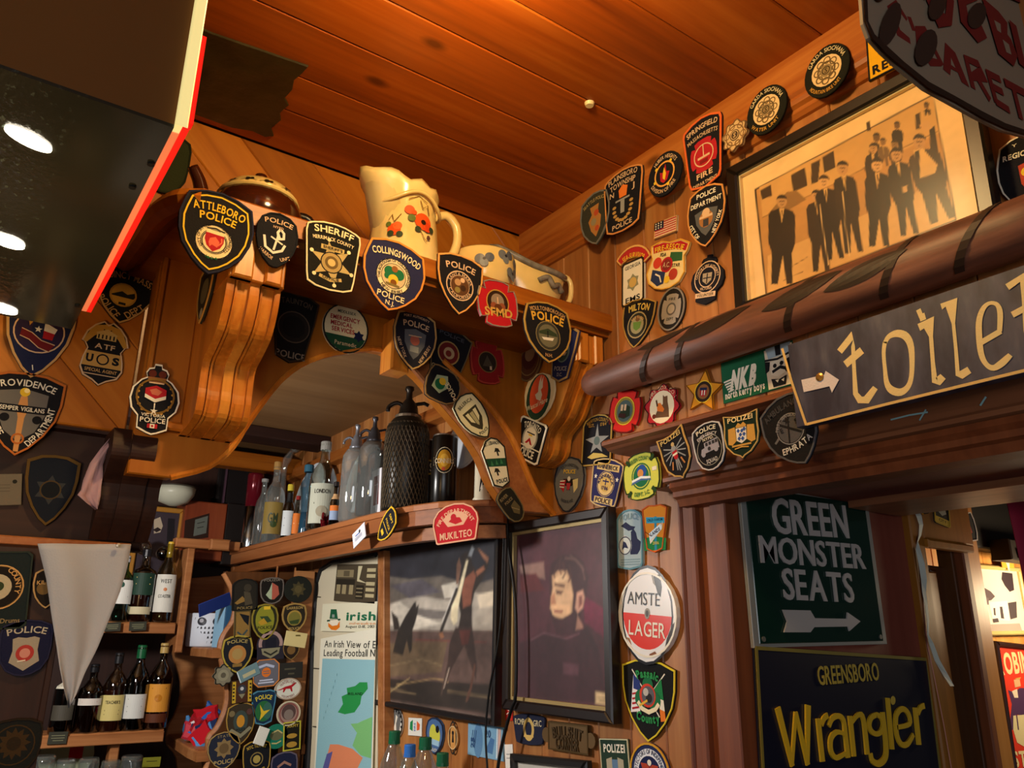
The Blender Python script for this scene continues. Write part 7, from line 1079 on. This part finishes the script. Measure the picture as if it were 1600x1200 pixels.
put('lower_cup', *lathe(b, [(r*.95, 0), (r, .02*h), (r, .55*h), (r*.95, .55*h)], 22), cm('#a8b0b4', .18, 1), sk, smooth=True); put('upper_cup', *lathe(b+Vector((0, 0, .55*h)), [(r*.97, 0), (r*1.02, .42*h), (r*.96, .45*h), (.0001, .45*h)], 22), cm('#6a1420', .15, .3, 0, .5), sk, smooth=True)
quad('boxed_bottle_card', 'white and red label board leaning between the grey siphon and the mesh siphon', XP(.84), (586, 738), (600, 730), (598, 802), (582, 806), '#d8dae0', [Bx('#7a2a24', -.5, -.6, .6, .7), St('#b8a8a0', .08, (-.3, .3), (.4, .3))], 'card', thick=.006)
# glass yard horn behind
p0 = [XP(.93).hit(*p) for p in ((436, 815), (441, 775), (443, 742), (447, 722), (456, 706), (462, 700))]
tag(put('glass_horn', *tube(curve_pts(p0, 4), [.008]*4+[.010]*8+[.012, .015, .012, .010, .009, .010, .012, .014, .016][:len(curve_pts(p0, 4))-12], 10), CLEAR, None, smooth=True), 'bent glass drinking horn standing behind the small yellow capped bottle', 'glass')
rb = random.Random(3); cv, cf = [], []
gb = SB.hit(509, 826); gbag = thing('red_trinket', 'crumpled red glitter wrapper on the bar shelf beside the cream labelled bottle', 'wrapper', (gb.x, gb.y, ZS))
for i in range(9): cv.append(prism(Fr((gb.x+rb.uniform(-.012, .012), gb.y+rb.uniform(-.012, .012), ZS+.004+rb.uniform(0, .03)), (rb.uniform(-1, 1), rb.uniform(-1, 1), .4), (0, .2, 1)), rect(-.008, -.01, .01, .009), 0, .006, .002))
put('foil', *join(cv), cm('#7a1c24', .2, .5), gbag)
# platters on the wall
m_dl = noisemat('blue_white_glaze', [(.40, '#1c3a80'), (.48, '#5c7cc0'), (.56, '#d0dae6'), (.66, '#2a4c98')], 30, .2, 0, 5, dist=1.2, spec=.6)
for lb, y, z, rr in (('blue and white china platter leaning behind the cream labelled bottle', 2.42, .43, .11), ('blue and white china platter leaning behind the clear siphon', 2.02, .43, .10), ('blue and white china platter leaning behind the frosted siphon', 1.80, .43, .095), ('blue and white landscape platter leaning behind the beer cans', 1.52, .45, .075)):
    pt_ = thing('platter', lb, 'platter', (.945 if rr > .08 else .965, y, z-rr), None)
    ax = Vector((-1, 0, .18)).normalized(); bb = Vector((.945 if rr > .08 else .968, y, z-.01))
    put('dish', *lathe(bb, [(.0001, .004), (rr*.62, .004), (rr*.68, .010), (rr, .018), (rr, .014), (rr*.66, 0), (.0001, -.002)], 30, ax), m_dl, pt_, smooth=True)
    put('rim', *lathe(bb, [(rr*.93, .0175), (rr*1.01, .020), (rr*1.01, .015)], 30, ax), cm('#c8d0d8', .25), pt_)
# ================================================================ whisky shelves on the far wall
WY = YP(2.66)
def shelf(name, label, y0, x0, x1, z, m=W_SHELF, d=.14, th=.028):
    t = thing(name, label, 'shelf', (x0, y0, z-th)); put('board', *box(x0, y0, z-th, x1, y0+d, z, .004), m, t); put('front_lip', *box(x0, y0-.006, z-th-.004, x1, y0, z-.004, .002), m, t); return t
zl = -.262; zu = .036
shelf('whisky_shelf', 'lower pine whisky shelf behind the pennant with a row of four bottles', 2.63, .30, .635, zl); shelf('whisky_shelf', 'upper pine whisky shelf behind the pennant', 2.64, .30, .63, zu)
upr = thing('shelf_upright', 'pale pine uprights of the whisky shelves', 'upright', (.63, 2.65, -.6))
put('post', *box(.638, 2.64, -.05, .660, 2.78, .26, .003), W_SHELF, upr); put('post', *box(.50, 2.645, -.434, .525, 2.69, zl-.034, .003), W_SHELF, upr); put('cross_piece', *box(.60, 2.645, .262, .80, 2.69, .29, .003), W_SHELF, upr)
def wk(label, cx, by, ty, w, z, kind, tint, liquid, lvl, labs, cap, **k): bottle('whisky_bottle', label, WY, cx, by, ty, w, kind, tint, liquid, lvl, labs, cap, z=z, **k)
wk('shadowed whisky bottle with a plain dark label mostly behind the pennant tip', 92, 1146, 1040, 34, zl, 'square', '#6a5a48', '#2a1208', .6, [(.2, .42, '#4a463c'), (.66, .76, '#d0ccb8')], '#1a1614')
wk('dark amber whisky bottle with a red and white ribbon label beside the pennant tip', 133, 1141, 1038, 38, zl, 'spirit', '#8a7a6a', '#3a1a0c', .54, [(.40, .50, '#d8cfc4', [('l', '#a83a34', .5)])], '#17171a', caph=(.88, 1.0))
wk('whisky bottle with a square cream label', 170, 1138, 1020, 36, zl, 'spirit', '#b8a890', '#4a2008', .52, [(.14, .46, '#d0bf78', [('t', "TEACHER'S", .72, .12, '#3a3426', 1.2), ('l', '#8a7a4a', .4), ('l', '#8a7a4a', .25)])], '#1c1c1e', caph=(.86, 1.0))
wk('dark green whisky bottle with a plain white label', 205, 1137, 1008, 36, zl, 'round', '#1c4a2c', '#081a0e', .6, [(.14, .42, '#d4d6d0', [('l', '#9aa09a', .8), ('l', '#9aa09a', .5), ('l', '#9aa09a', .3)])], '#145a34', caph=(.84, 1.0))
wk('amber whisky bottle with an orange label at the shelf end', 241, 1136, 1005, 36, zl, 'spirit', '#a8906a', '#3a1c0a', .5, [(.2, .52, '#d89434', [('d', '#c07a1c', .5, 0, .3), ('l', '#8a5a1c', .85)]), (.08, .18, '#5a2c14')], '#b89a5a', caph=(.88, 1.0))
wk('green tinted bottle with a white label on the upper shelf beside the pennant', 183, 972, 868, 34, zu, 'spirit', '#8ab8a8', '#2a1408', .18, [(.26, .62, '#d8d8d0', [('d', '#1a4a3a', .8, -.1, .26), ('l', '#9a9a94', .3)])], '#b8b8b8')
wk('square bottle with a dark green and gold label on the upper shelf', 215, 971, 858, 36, zu, 'square', '#a89880', '#4a1c0c', .62, [(.36, .66, '#1c3a2c', [('l', '#c8b060', .8), ('l', '#c8b060', .5)]), (.1, .2, '#c8bc98')], '#15151a')
wk('pale bottle with a tall white label and yellow stopper at the upper shelf end', 251, 972, 846, 33, zu, 'round', '#c8c8a8', '#3a1c0a', .2, [(.12, .58, '#d6d4c8', [('t', 'WEST', .82, .1, '#3a3a34', 1.0), ('t', 'COASTER', .42, .08, '#3a3a34', 1.1), ('d', '#c87a4a', .6, 0, .16)])], '#d8b23a', caph=(.8, 1.0), capw=.8)
for lb, (cx, cy), rr in (('dark round glass stopper above the upper whisky shelf', (255, 865), .022), ('hollow glass globe hanging above the upper whisky shelf', (224, 855), .024)):
    p = YP(2.70).hit(cx, cy); tag(put('glass_globe', *lathe(p-Vector((0, 0, rr)), [(rr*math.sin(math.pi*i/10)+1e-4, rr-rr*math.cos(math.pi*i/10)) for i in range(11)], 16), glassmat('globe_glass', '#3a4650' if 'dark' in lb else '#c8c0b0', .1), None, smooth=True), lb, 'globe')
for lb, cx, y0, y1, w, z in (('dark lettered tag on the front of the lower whisky shelf', 90, 1144, 1163, 30, 0), ('dark lettered tag on the upper whisky shelf nearest the pennant', 175, 973, 987, 27, 0), ('dark lettered tag on the upper whisky shelf below the green label', 215, 972, 986, 27, 0)):
    quad('shelf_tag', lb, YP(2.622 if z == 0 else 2.63), (cx-w/2, y0), (cx+w/2, y0-1), (cx+w/2, y1-1), (cx-w/2, y1), '#3a3a30', [St('#8a8a6a', .06, (-.7, .4), (.7, .4)), St('#8a8a6a', .06, (-.7, 0), (.7, 0)), St('#8a8a6a', .06, (-.5, -.4), (.6, -.4))], 'tag', thick=.003)
gz = YP(2.60)
gsh = shelf('glass_shelf', 'pine shelf with upturned glasses at the lower picture edge', 2.55, .30, .66, -.435)
gn = ['first upturned glass tumbler below the lower whisky shelf counted from the dark column', 'upturned glass tumbler standing second from the dark column', 'upturned glass tumbler in the middle of the row below the whisky shelf', 'upturned glass tumbler beside the last glass under the whisky shelf', 'taller upturned glass nearest the candy shelf, last of the row']
for i, (cx, ty, w) in enumerate(((70, 1182, 36), (104, 1188, 30), (140, 1186, 32), (174, 1190, 30), (207, 1182, 34))):
    p = gz.hit(cx, 1215); d = ray(cx, ty); tt = p.y/d.y; top = (d*tt).z; z0 = -.4345; r = w*p.dot(fw)/F_/2; x = (d*tt).x
    t = thing('glass_tumbler', gn[i], 'glass', (x, 2.6, z0)); H = top-z0
    put('bowl', *lathe((x, 2.6, z0), [(r, 0), (r*.94, H*.9), (r*.86, H), (.0001, H)], 18), CLEAR, t, smooth=True); put('base_ring', *lathe((x, 2.6, z0+H*.94), [(r*.9, 0), (r*.93, .006), (r*.8, .010)], 18), CLEAR, t)
sp_p = YP(2.72).hit(104, 1180); ms_ = thing('round_mat', 'round pale mat with a red square leaning behind the tumblers', 'mat', sp_p)
lfm = Fr(sp_p, (1, 0, 0), (0, 0, 1)); put('disc', *prism(lfm, ell(0, 0, .07, .07), 0, .004), cm('#8f9478', .7), ms_); draw(lfm, [Bx('#a81c1c', .1, -.2, .8, .6)], .05, .05, .004, ms_)
quad('yellow_note', 'small yellow note on the wall between tumblers and candy shelf', YP(2.7), (223, 1184), (251, 1182), (250, 1198), (222, 1199), '#8a8a2a', [St('#3a3a1a', .08, (-.6, .2), (.6, .2))], 'note', thick=.002)
# scalloped shelf unit
gu = thing('scalloped_shelf_unit', 'scalloped pine shelf unit holding candy and boxes, its near side covered in patches', 'shelf unit', (.85, 2.4, -.5))
def scal(y, pts): return [tuple(v) for v in curve_pts([YP(y).ab(*p) for p in pts], 4)]
near = [YP(2.40).ab(*p) for p in ((400, 893), (362, 893), (352, 858), (352, 895), (364, 918), (370, 945), (366, 970), (352, 992), (346, 1012), (350, 1040), (355, 1065), (357, 1090), (352, 1115), (340, 1140), (328, 1155), (328, 1190), (318, 1215), (316, 1260), (470, 1260), (488, 893))]
near = near[3:17]; edge_n = [tuple(v) for v in curve_pts(near, 3)]
pl_ = YP(2.40); body = edge_n+[pl_.ab(316, 1300), (.968, -.6), (.968, .19), pl_.ab(352, 893)]
put('side_panel', *prism(pl_, body, -.02, .0, .002), W_SHAD, gu)
put('edge_band', *tube([pl_.pt(a, b, -.01) for a, b in edge_n], .010, 6), W_SHELF, gu)
for px, w_ in ((421, 1), (450, 1)): a, _ = pl_.ab(px, 1000); put('edge_bead', *box(a, 2.396, -.6, a+.004, 2.40, .2), W_SHELF, gu)
a0, _ = pl_.ab(452, 1000); a1, _ = pl_.ab(482, 1000); put('side_board', *box(a0, 2.394, -.6, a1, 2.40, .19), W_SHELF, gu)
fr2 = YP(2.85); near2 = [fr2.ab(*p) for p in ((278, 905), (283, 935), (281, 965), (272, 990), (270, 1015), (274, 1035), (283, 1065), (281, 1095), (272, 1120), (262, 1138), (262, 1165), (276, 1185), (280, 1240))]
e2 = [tuple(v) for v in curve_pts(near2, 3)]; put('far_panel', *prism(fr2, e2+[(.985, -.5), (.985, .22)], -.02, 0, .002), W_SHELF, gu)
put('candy_board', *prism(plan, [(.672, 2.40), (.672, 2.50), (.70, 2.86), (.985, 2.86), (.985, 2.40)], -.325, -.298, .004), W_SHELF, gu)
put('box_board', *prism(plan, [(.68, 2.40), (.69, 2.50), (.70, 2.86), (.985, 2.86), (.985, 2.40)], -.06, -.034, .004), W_SHELF, gu)
put('back_board', *box(.975, 2.41, -.6, .995, 2.86, .2), W_SHELF, gu)
put('lower_bracket', *prism(YP(2.44), [(.70, -.325), (.985, -.325), (.985, -.6), (.80, -.5), (.73, -.42)], -.02, 0, .002), W_SHAD, gu)
# boxes on its upper shelf
bb_ = thing('blue_box', 'open blue cardboard box with a dark lid slot on the scalloped shelf unit', 'box', (.72, 2.5, -.034))
m_blue = cm('#2c5578', .5)
put('carton', *box(.725, 2.47, -.0335, .90, 2.56, .095, .002), m_blue, bb_); put('flap', *prism(Fr((.735, 2.46, .105), (-.8, -.1, -.35), (.05, -.3, .6)), rect(0, -.02, .10, .022), 0, .003), cm('#2a3f8a', .45), bb_); put('end_panel', *prism(Fr((.724, 2.47, 0), (0, -1, 0), (0, 0, 1)), rect(-.088, -.033, 0, .09), 0, .003), cm('#8fc0e0', .5), bb_); put('lid_panel', *box(.735, 2.452, .085, .85, 2.468, .13, .002), cm('#4a4340', .4), bb_)
b = Vector((.752, 2.70, -.0335)); pw = thing('patterned_tub', 'white round tub printed with small black shapes on the shelf unit edge', 'tub', b)
sup = [(.066, 0), (.070, .004), (.074, .098), (.072, .1), (.068, .098), (.064, .01), (.0001, .008)]
put('body', *lathe(b, sup, 30), cm('#d4dce8', .5), pw, smooth=True)
rp = random.Random(5)
V, Fc, ms, mi = wrap(b, lambda q: .0655+.06*q, [q for i in range(15) for j in range(6) for q in ([Pg('#1e2028', *[(-.078+i*.011+s*x, .010+j*.014+y) for x, y in ((0, 0), (.006, .001), (.004, .008), (.001, .006))]) for s in (1,)] if not (j > 3 and 3 < i < 11) else [])]+[D(-.02, .075, .012, '#33343c'), D(.022, .075, .012, '#33343c'), D(-.02, .077, .006, '#a8a8b0'), D(.022, .077, .006, '#a8a8b0')], camdir(b)-.1); put('pattern_print', V, Fc, ms, pw, mi)
rp = random.Random(11); cl_ = ['#c8202c', '#d8303a', '#2c66b8', '#5a9ad8', '#c83a4a', '#22305a', '#d8d8e0', '#b01c28']
nm_ = ['crumpled red candy packet', 'crumpled blue candy packet']
spot_txt = ['at the front edge of the candy shelf', 'on top of the heap', 'at the back of the heap', 'beside the scalloped side panel', 'half under the others', 'lying across the heap', 'nearest the dark shelf wall', 'lowest in the heap', 'leaning against its neighbours', 'with a torn corner', 'tilted towards the shelf edge', 'standing upright in the heap', 'showing its white flash', 'with a folded tail']
for i in range(14):
    u_, v_ = rp.uniform(0, 1), rp.uniform(0, 1); x, y, z = .70+.075*u_, 2.46+.20*v_, -.275+.10*rp.uniform(.0, 1)*(1-.3*v_)*(.4+.6*u_)
    c = cl_[i % 8]; cn = {'#c8202c': 'red', '#d8303a': 'bright red', '#2c66b8': 'blue', '#5a9ad8': 'pale blue', '#c83a4a': 'pinkish red', '#22305a': 'navy', '#d8d8e0': 'silver', '#b01c28': 'dark red'}[c]
    t = thing('candy_packet', f'{cn} wrapped candy packet {spot_txt[i]}', 'candy', (x, y, z), 'wrapped candy on the scalloped shelf unit')
    f3 = Fr((x, y, z), (rp.uniform(-.3, 1), rp.uniform(-1, .6), rp.uniform(-.5, .5)), (rp.uniform(-.4, .4), rp.uniform(-.4, .4), 1))
    pil = [(-.034, -.022), (-.012, -.026), (.012, -.022), (.035, -.025), (.032, 0), (.036, .022), (.01, .024), (-.012, .02), (-.035, .025), (-.031, 0)]
    put('wrapper', *prism(f3, pil, -.006, .008, .006), cm(c, .22, .15, 0, .6), t)
    draw(f3, [Pg('#e8e4e8' if i % 2 else '#2c66b8', (-.6, -.3), (.2, .5), (.6, .4), (-.1, -.5)), D(.3, -.2, .2, '#c8202c' if i % 2 == 0 else '#22305a')], .03, .018, .008, t)
# cabinets and frames high on the far wall
cab = thing('wooden_wall_clock', 'reddish wooden cabinet with a framed engraving above the scalloped shelves', 'cabinet', (.7, 2.75, .24))
put('case', *box(.64, 2.75, .235, .775, 2.88, .425, .004), wood('red_cabinet', '#5a2412', '#7a351c', '#8a4424', (0, 0, 1), 10, .35, False, .05), cab); put('side_case', *box(.775, 2.755, .225, .86, 2.88, .43, .003), cm('#1a1412', .5), cab)
ef = YP(2.749); draw(ef, [PX('#2c1a12', (289, 813), (327, 802), (325, 840), (287, 845)), PX('#5f645c', (305, 812), (325, 806), (322, 833), (302, 838)), SX('#2c2c28', 1.2, (308, 818), (320, 815)), SX('#2c2c28', 1.2, (308, 825), (318, 823)), PX('#1a100c', (305, 848), (313, 846), (312, 852), (304, 852))], 1, 1, .0005, cab, ('engraving', 'x'))
frame('gilt_framed_poster', 'gilt framed dark poster with a pale face beside the reddish cabinet', 'picture', YP(2.80), ((205, 787), (283, 798), (280, 905), (206, 905)), .016, '#a8742a', '#3a3038', [PX('#b8a890', (240, 812), (250, 808), (254, 822), (250, 832), (240, 834)), PX('#2a1c1c', (238, 828), (246, 824), (252, 828), (244, 832)), PX('#17141a', (262, 810), (273, 811), (270, 880), (258, 880))], .016)
frame('dark_framed_picture', 'black framed picture standing on the reddish cabinet under the arch curve', 'picture', XP(.775), ((312, 746), (352, 724), (347, 780), (306, 796)), .010, '#17110f', '#3a3a3c', [PX('#55504e', (330, 742), (344, 738), (340, 770), (326, 776))], .02)
tb_ = thing('dark_speaker_cabinet', 'black upright cabinet beside the framed picture in the dark corner', 'cabinet', (.80, 2.78, .43)); put('case', *box(.765, 2.78, .4305, .86, 2.88, .63, .003), cm('#120d0d', .5), tb_); put('edge_strip', *box(.763, 2.775, .4305, .768, 2.79, .6, .001), cm('#4a3440', .3), tb_)
p = YP(2.72).hit(272, 776); ld = thing('lamp_shade', 'pale glass bowl shade partly hidden by the arch foot', 'shade', p-Vector((0, 0, .03))); put('bowl', *lathe(p-Vector((0, 0, .03)), [(.012, 0), (.045, .012), (.06, .035), (.064, .06), (.06, .058), (.04, .016), (.01, .006)], 24), cm('#b8b8a4', .35), ld, smooth=True); put('rim_band', *lathe(p+Vector((0, 0, .028)), [(.064, 0), (.066, .004), (.06, .004)], 24), cm('#3a342a', .4), ld)
for lb, x0, x1 in (('pale pine block at the end of the cross piece', .70, .76),): tag(put('pine_block', *box(x0, 2.62, .258, x1, 2.644, .292, .004), W_SHELF), lb, 'block')
# pennant and rag
pn = YP(1.288)
pn_out = [(58, 850), (206, 850), (200, 885), (188, 925), (170, 970), (152, 1015), (134, 1050), (120, 1085), (108, 1106), (100, 1080), (93, 1045), (88, 1010), (80, 960), (72, 905)]
ptn = thing('white_pennant', 'white cloth pennant hanging point down from the dark beam', 'pennant', pn.hit(60, 850))
rows = []
for k in range(25):
    t = k/24; y = 850+256*t
    def ex(side, y=y):
        P_ = [(58, 850), (72, 905), (80, 960), (88, 1010), (93, 1045), (100, 1080), (107.5, 1106)] if side else [(206, 850), (200, 885), (188, 925), (170, 970), (152, 1015), (134, 1050), (120, 1085), (108.5, 1106)]
        for (x0, y0), (x1, y1) in zip(P_, P_[1:]):
            if y0 <= y <= y1+.01: return x0+(x1-x0)*(y-y0)/(y1-y0)
        return P_[-1][0]
    rows.append((y, ex(1), ex(0)))
V, Fc = [], []; nx = 15
for y, xa, xb in rows:
    for j in range(nx): s = j/(nx-1); a, b = pn.ab(xa+(xb-xa)*s, y); V.append(pn.pt(a, b, .006*math.sin(3.4*s+1.0+(y-850)/120)+.004*math.sin(9*s-(y-850)/60)))
n_ = len(V); V += [v-pn.n*.0012 for v in V]
for k in range(24):
    for j in range(nx-1): i = k*nx+j; Fc += [(i, i+nx, i+nx+1, i+1), (n_+i, n_+i+1, n_+i+nx+1, n_+i+nx)]
bd = [j for j in range(nx)]+[k*nx+nx-1 for k in range(1, 25)]+[24*nx+j for j in range(nx-2, -1, -1)]+[k*nx for k in range(23, 0, -1)]
Fc += [(bd[i], bd[(i+1) % len(bd)], n_+bd[(i+1) % len(bd)], n_+bd[i]) for i in range(len(bd))]
put('cloth', V, Fc, cm('#aab0be', .85, 0, .2), ptn, smooth=True); put('pin', *lathe(pn.hit(183, 853)+pn.n*.008, [(.0035, 0), (.003, .003), (.0001, .0035)], 10, pn.n), cm('#c8c0b0', .3, .6), ptn)
rg = YP(1.30); V, Fc = [], []
L_ = [(172, 684), (158, 700), (142, 722), (130, 750), (126, 766), (120, 774), (136, 788), (148, 796)]; R2 = [(184, 682), (170, 705), (162, 725), (160, 745), (157, 760), (156, 775), (154, 788), (152, 796)]
for (xa, ya), (xb, yb) in zip(L_, R2):
    for j in range(7): s = j/6; a, b = rg.ab(xa+(xb-xa)*s, ya+(yb-ya)*s); V.append(rg.pt(a, b, .007*math.sin(7*s+ya*.05)))
n_ = len(V); V += [v-rg.n*.002 for v in V]; Fc = [f for k in range(7) for j in range(6) for i in (k*7+j,) for f in ((i, i+7, i+8, i+1), (n_+i, n_+i+1, n_+i+8, n_+i+7))]
bd = list(range(7))+[k*7+6 for k in range(1, 8)]+[49+j for j in range(5, -1, -1)]+[k*7 for k in range(6, 0, -1)]; Fc += [(bd[i], bd[(i+1) % len(bd)], n_+bd[(i+1) % len(bd)], n_+bd[i]) for i in range(len(bd))]
tag(put('pink_rag', V, Fc, cm('#a88a94', .85), None, smooth=True), 'faded pink rag hanging beside the dark turned bracket', 'cloth')
# plastic water bottles in front of the boarded wall
wsp = [('plastic water bottle with a green cap nearest the map poster', 617, 1142, 18, '#125a3c'), ('plastic water bottle with a bright blue cap', 641, 1163, 18, '#2c6ac0'), ('plastic water bottle with a dark green cap just behind the blue cap', 665, 1152, 20, '#125a3c'), ('shortest plastic water bottle with a dark green cap near the blue note', 692, 1176, 19, '#125a3c')]
ctr = thing('back_counter', 'dark counter below the picture edge carrying the plastic bottles', 'counter', (.8, 1.6, -.5)); put('top', *box(.70, 1.36, -.50, .985, 1.96, -.47, .004), W_DARK, ctr); put('front', *box(.73, 1.38, -1.44, .985, 1.94, -.50), W_DARK, ctr)
for lb, cx, ty, w, c in wsp:
    p = XP(.90 if cx == 665 else .84).hit(cx, ty); r = w*p.dot(fw)/F_/2*2.9; H = p.z+.4695; b = Vector((p.x, p.y, -.4695)); t = thing('water_bottle', lb, 'bottle', b)
    put('bottle_body', *lathe(b, [(r*.85, 0), (r, .02*H), (r, .62*H), (r*.95, .68*H), (r*.7, .8*H), (r*.4, .89*H), (r*.3, .915*H), (r*.3, .93*H)], 22), CLEAR, t, smooth=True); put('cap', *lathe(b+Vector((0, 0, .925*H)), [(r*.345, 0), (r*.345, .068*H), (r*.31, .075*H), (.0001, .075*H)], 18), cm(c, .35), t); put('neck_ring', *lathe(b+Vector((0, 0, .915*H)), [(r*.36, 0), (r*.36, .006), (r*.3, .006)], 16), cm(c, .35), t)
# ================================================================ side room things
frame('street_photograph', 'pale gold framed black and white photograph of a street corner building', 'picture', YP(.945), ((1519, 882), (1587, 887), (1606, 992), (1538, 993)), .010, '#c9b070', '#e0d2c8', [PX('#3a2c34', (1563, 894), (1579, 896), (1582, 922), (1575, 925), (1567, 915), (1562, 905)), PX('#5a4c50', (1529, 915), (1545, 924), (1552, 932), (1546, 938), (1533, 940)), PX('#6d6064', (1532, 930), (1542, 935), (1542, 945), (1530, 945)), PX('#efe6dc', (1542, 941), (1571, 939), (1575, 970), (1548, 968)), *[PX('#4a4044', *p) for p in (((1549, 950), (1552, 950), (1553, 962), (1550, 961)), ((1559, 948), (1563, 948), (1566, 967), (1561, 966)), ((1572, 942), (1585, 940), (1586, 965), (1576, 968)))], PX('#4a4044', (1548, 967), (1556, 966), (1558, 972), (1549, 973)), PX('#a89c94', (1536, 976), (1590, 974), (1594, 986), (1540, 987))], .012)
frame('red_advert', 'dark framed bright red advert lettered ROBIN with a seated figure in a purple coat', 'picture', YP(.945), ((1543, 1007), (1640, 1007), (1690, 1270), (1592, 1270)), .011, '#2a120e', '#d8341a', [TX('ROBINSON', (1557, 1054), (1640, 1046), 30, '#e8c890', .03), PX('#4a2a52', (1572, 1078), (1582, 1082), (1590, 1075), (1604, 1075), (1612, 1112), (1596, 1118), (1584, 1116), (1580, 1140), (1574, 1140), (1578, 1100)), PX('#d8a878', (1581, 1062), (1590, 1060), (1592, 1072), (1583, 1074)), PX('#e0d0b8', (1578, 1080), (1586, 1076), (1588, 1090), (1582, 1090)), PX('#d8cc9a', (1580, 1118), (1612, 1115), (1616, 1160), (1600, 1168), (1586, 1160), (1580, 1140)), PX('#c8a04a', (1582, 1060), (1592, 1058), (1590, 1062)), SX('#4a2a52', 4, (1585, 1116), (1588, 1140)), TX('STARCH', (1582, 1198), (1650, 1192), 22, '#e8d8a0', .03)], .014)
quad('lettered_card', 'small orange card with a white V above the street photograph', YP(.93), (1563, 876), (1581, 878), (1584, 888), (1564, 887), '#d8a03a', [T('V', 0, 0, .9, 'W', .8, None, .05)], 'card', thick=.002)
db = thing('black_cap_box', 'black box with a fold on its front above the street photograph', 'box', (2.05, .90, .19)); put('case', *box(2.045, .86, .187, 2.24, .906, .235, .003), cm('#17120e', .45), db); put('lid_fold', *prism(Fr((2.14, .858, .21), (1, 0, .12), (0, -.3, 1)), rect(-.07, -.01, .09, .01), 0, .003), cm('#3a3024', .35), db)
# maroon banner with soft folds
V, Fc = [], []; bp_ = YP(.70)
for k in range(10):
    for j in range(10):
        s, t = j/9, k/9; x = 1574+30*t+s*130; y = 784+220*t; a, b = bp_.ab(x, y); V.append(bp_.pt(a, b, .012*math.sin(5*s+2*t)))
n_ = len(V); V += [v-bp_.n*.002 for v in V]; Fc = [f for k in range(9) for j in range(9) for i in (k*10+j,) for f in ((i, i+10, i+11, i+1), (n_+i, n_+i+1, n_+i+11, n_+i+10))]
bd = list(range(10))+[k*10+9 for k in range(1, 10)]+[90+j for j in range(8, -1, -1)]+[k*10 for k in range(8, 0, -1)]; Fc += [(bd[i], bd[(i+1) % len(bd)], n_+bd[(i+1) % len(bd)], n_+bd[i]) for i in range(len(bd))]
tag(put('maroon_banner', V, Fc, cm('#96203c', .7), None, smooth=True), 'maroon cloth banner hanging inside the doorway', 'banner')
# white paper streamer
V, Fc = [], []
sl = [(1427, 790, 3), (1433, 806, 5), (1438, 820, 6), (1440, 836, 5.5), (1437, 846, 2.5), (1434, 858, 5), (1437, 880, 5), (1443, 905, 5), (1447, 925, 5), (1450, 945, 6), (1449, 970, 5), (1447, 992, 2), (1455, 1005, 3), (1468, 1032, 4), (1480, 1055, 6), (1486, 1072, 7)]
stp = YP(.79)
for i, (x, y, w) in enumerate(sl):
    for q in (-1, 1): a, b = stp.ab(x+q*w*.6, y); V.append(stp.pt(a, b, .004*math.sin(i*1.3)+q*.002*math.cos(i)))
n_ = len(V); V += [v-stp.n*.0008 for v in V]; Fc = [f for i in range(len(sl)-1) for f in ((2*i, 2*i+2, 2*i+3, 2*i+1), (n_+2*i, n_+2*i+1, n_+2*i+3, n_+2*i+2), (2*i, n_+2*i, n_+2*i+2, 2*i+2), (2*i+1, 2*i+3, n_+2*i+3, n_+2*i+1))]
tag(put('paper_streamer', V, Fc, cm('#cdd4cc', .75), None), 'twisted white paper streamer hanging in the doorway', 'streamer')
tag(put('thin_string', *tube(curve_pts([YP(.80).hit(*p) for p in ((1437, 860), (1446, 985), (1458, 1050), (1474, 1130), (1489, 1215), (1500, 1270))], 3), .0012, 5), cm('#c88a80', .5), None, smooth=True), 'thin pinkish cord hanging down the jamb strip of the doorway', 'cord')
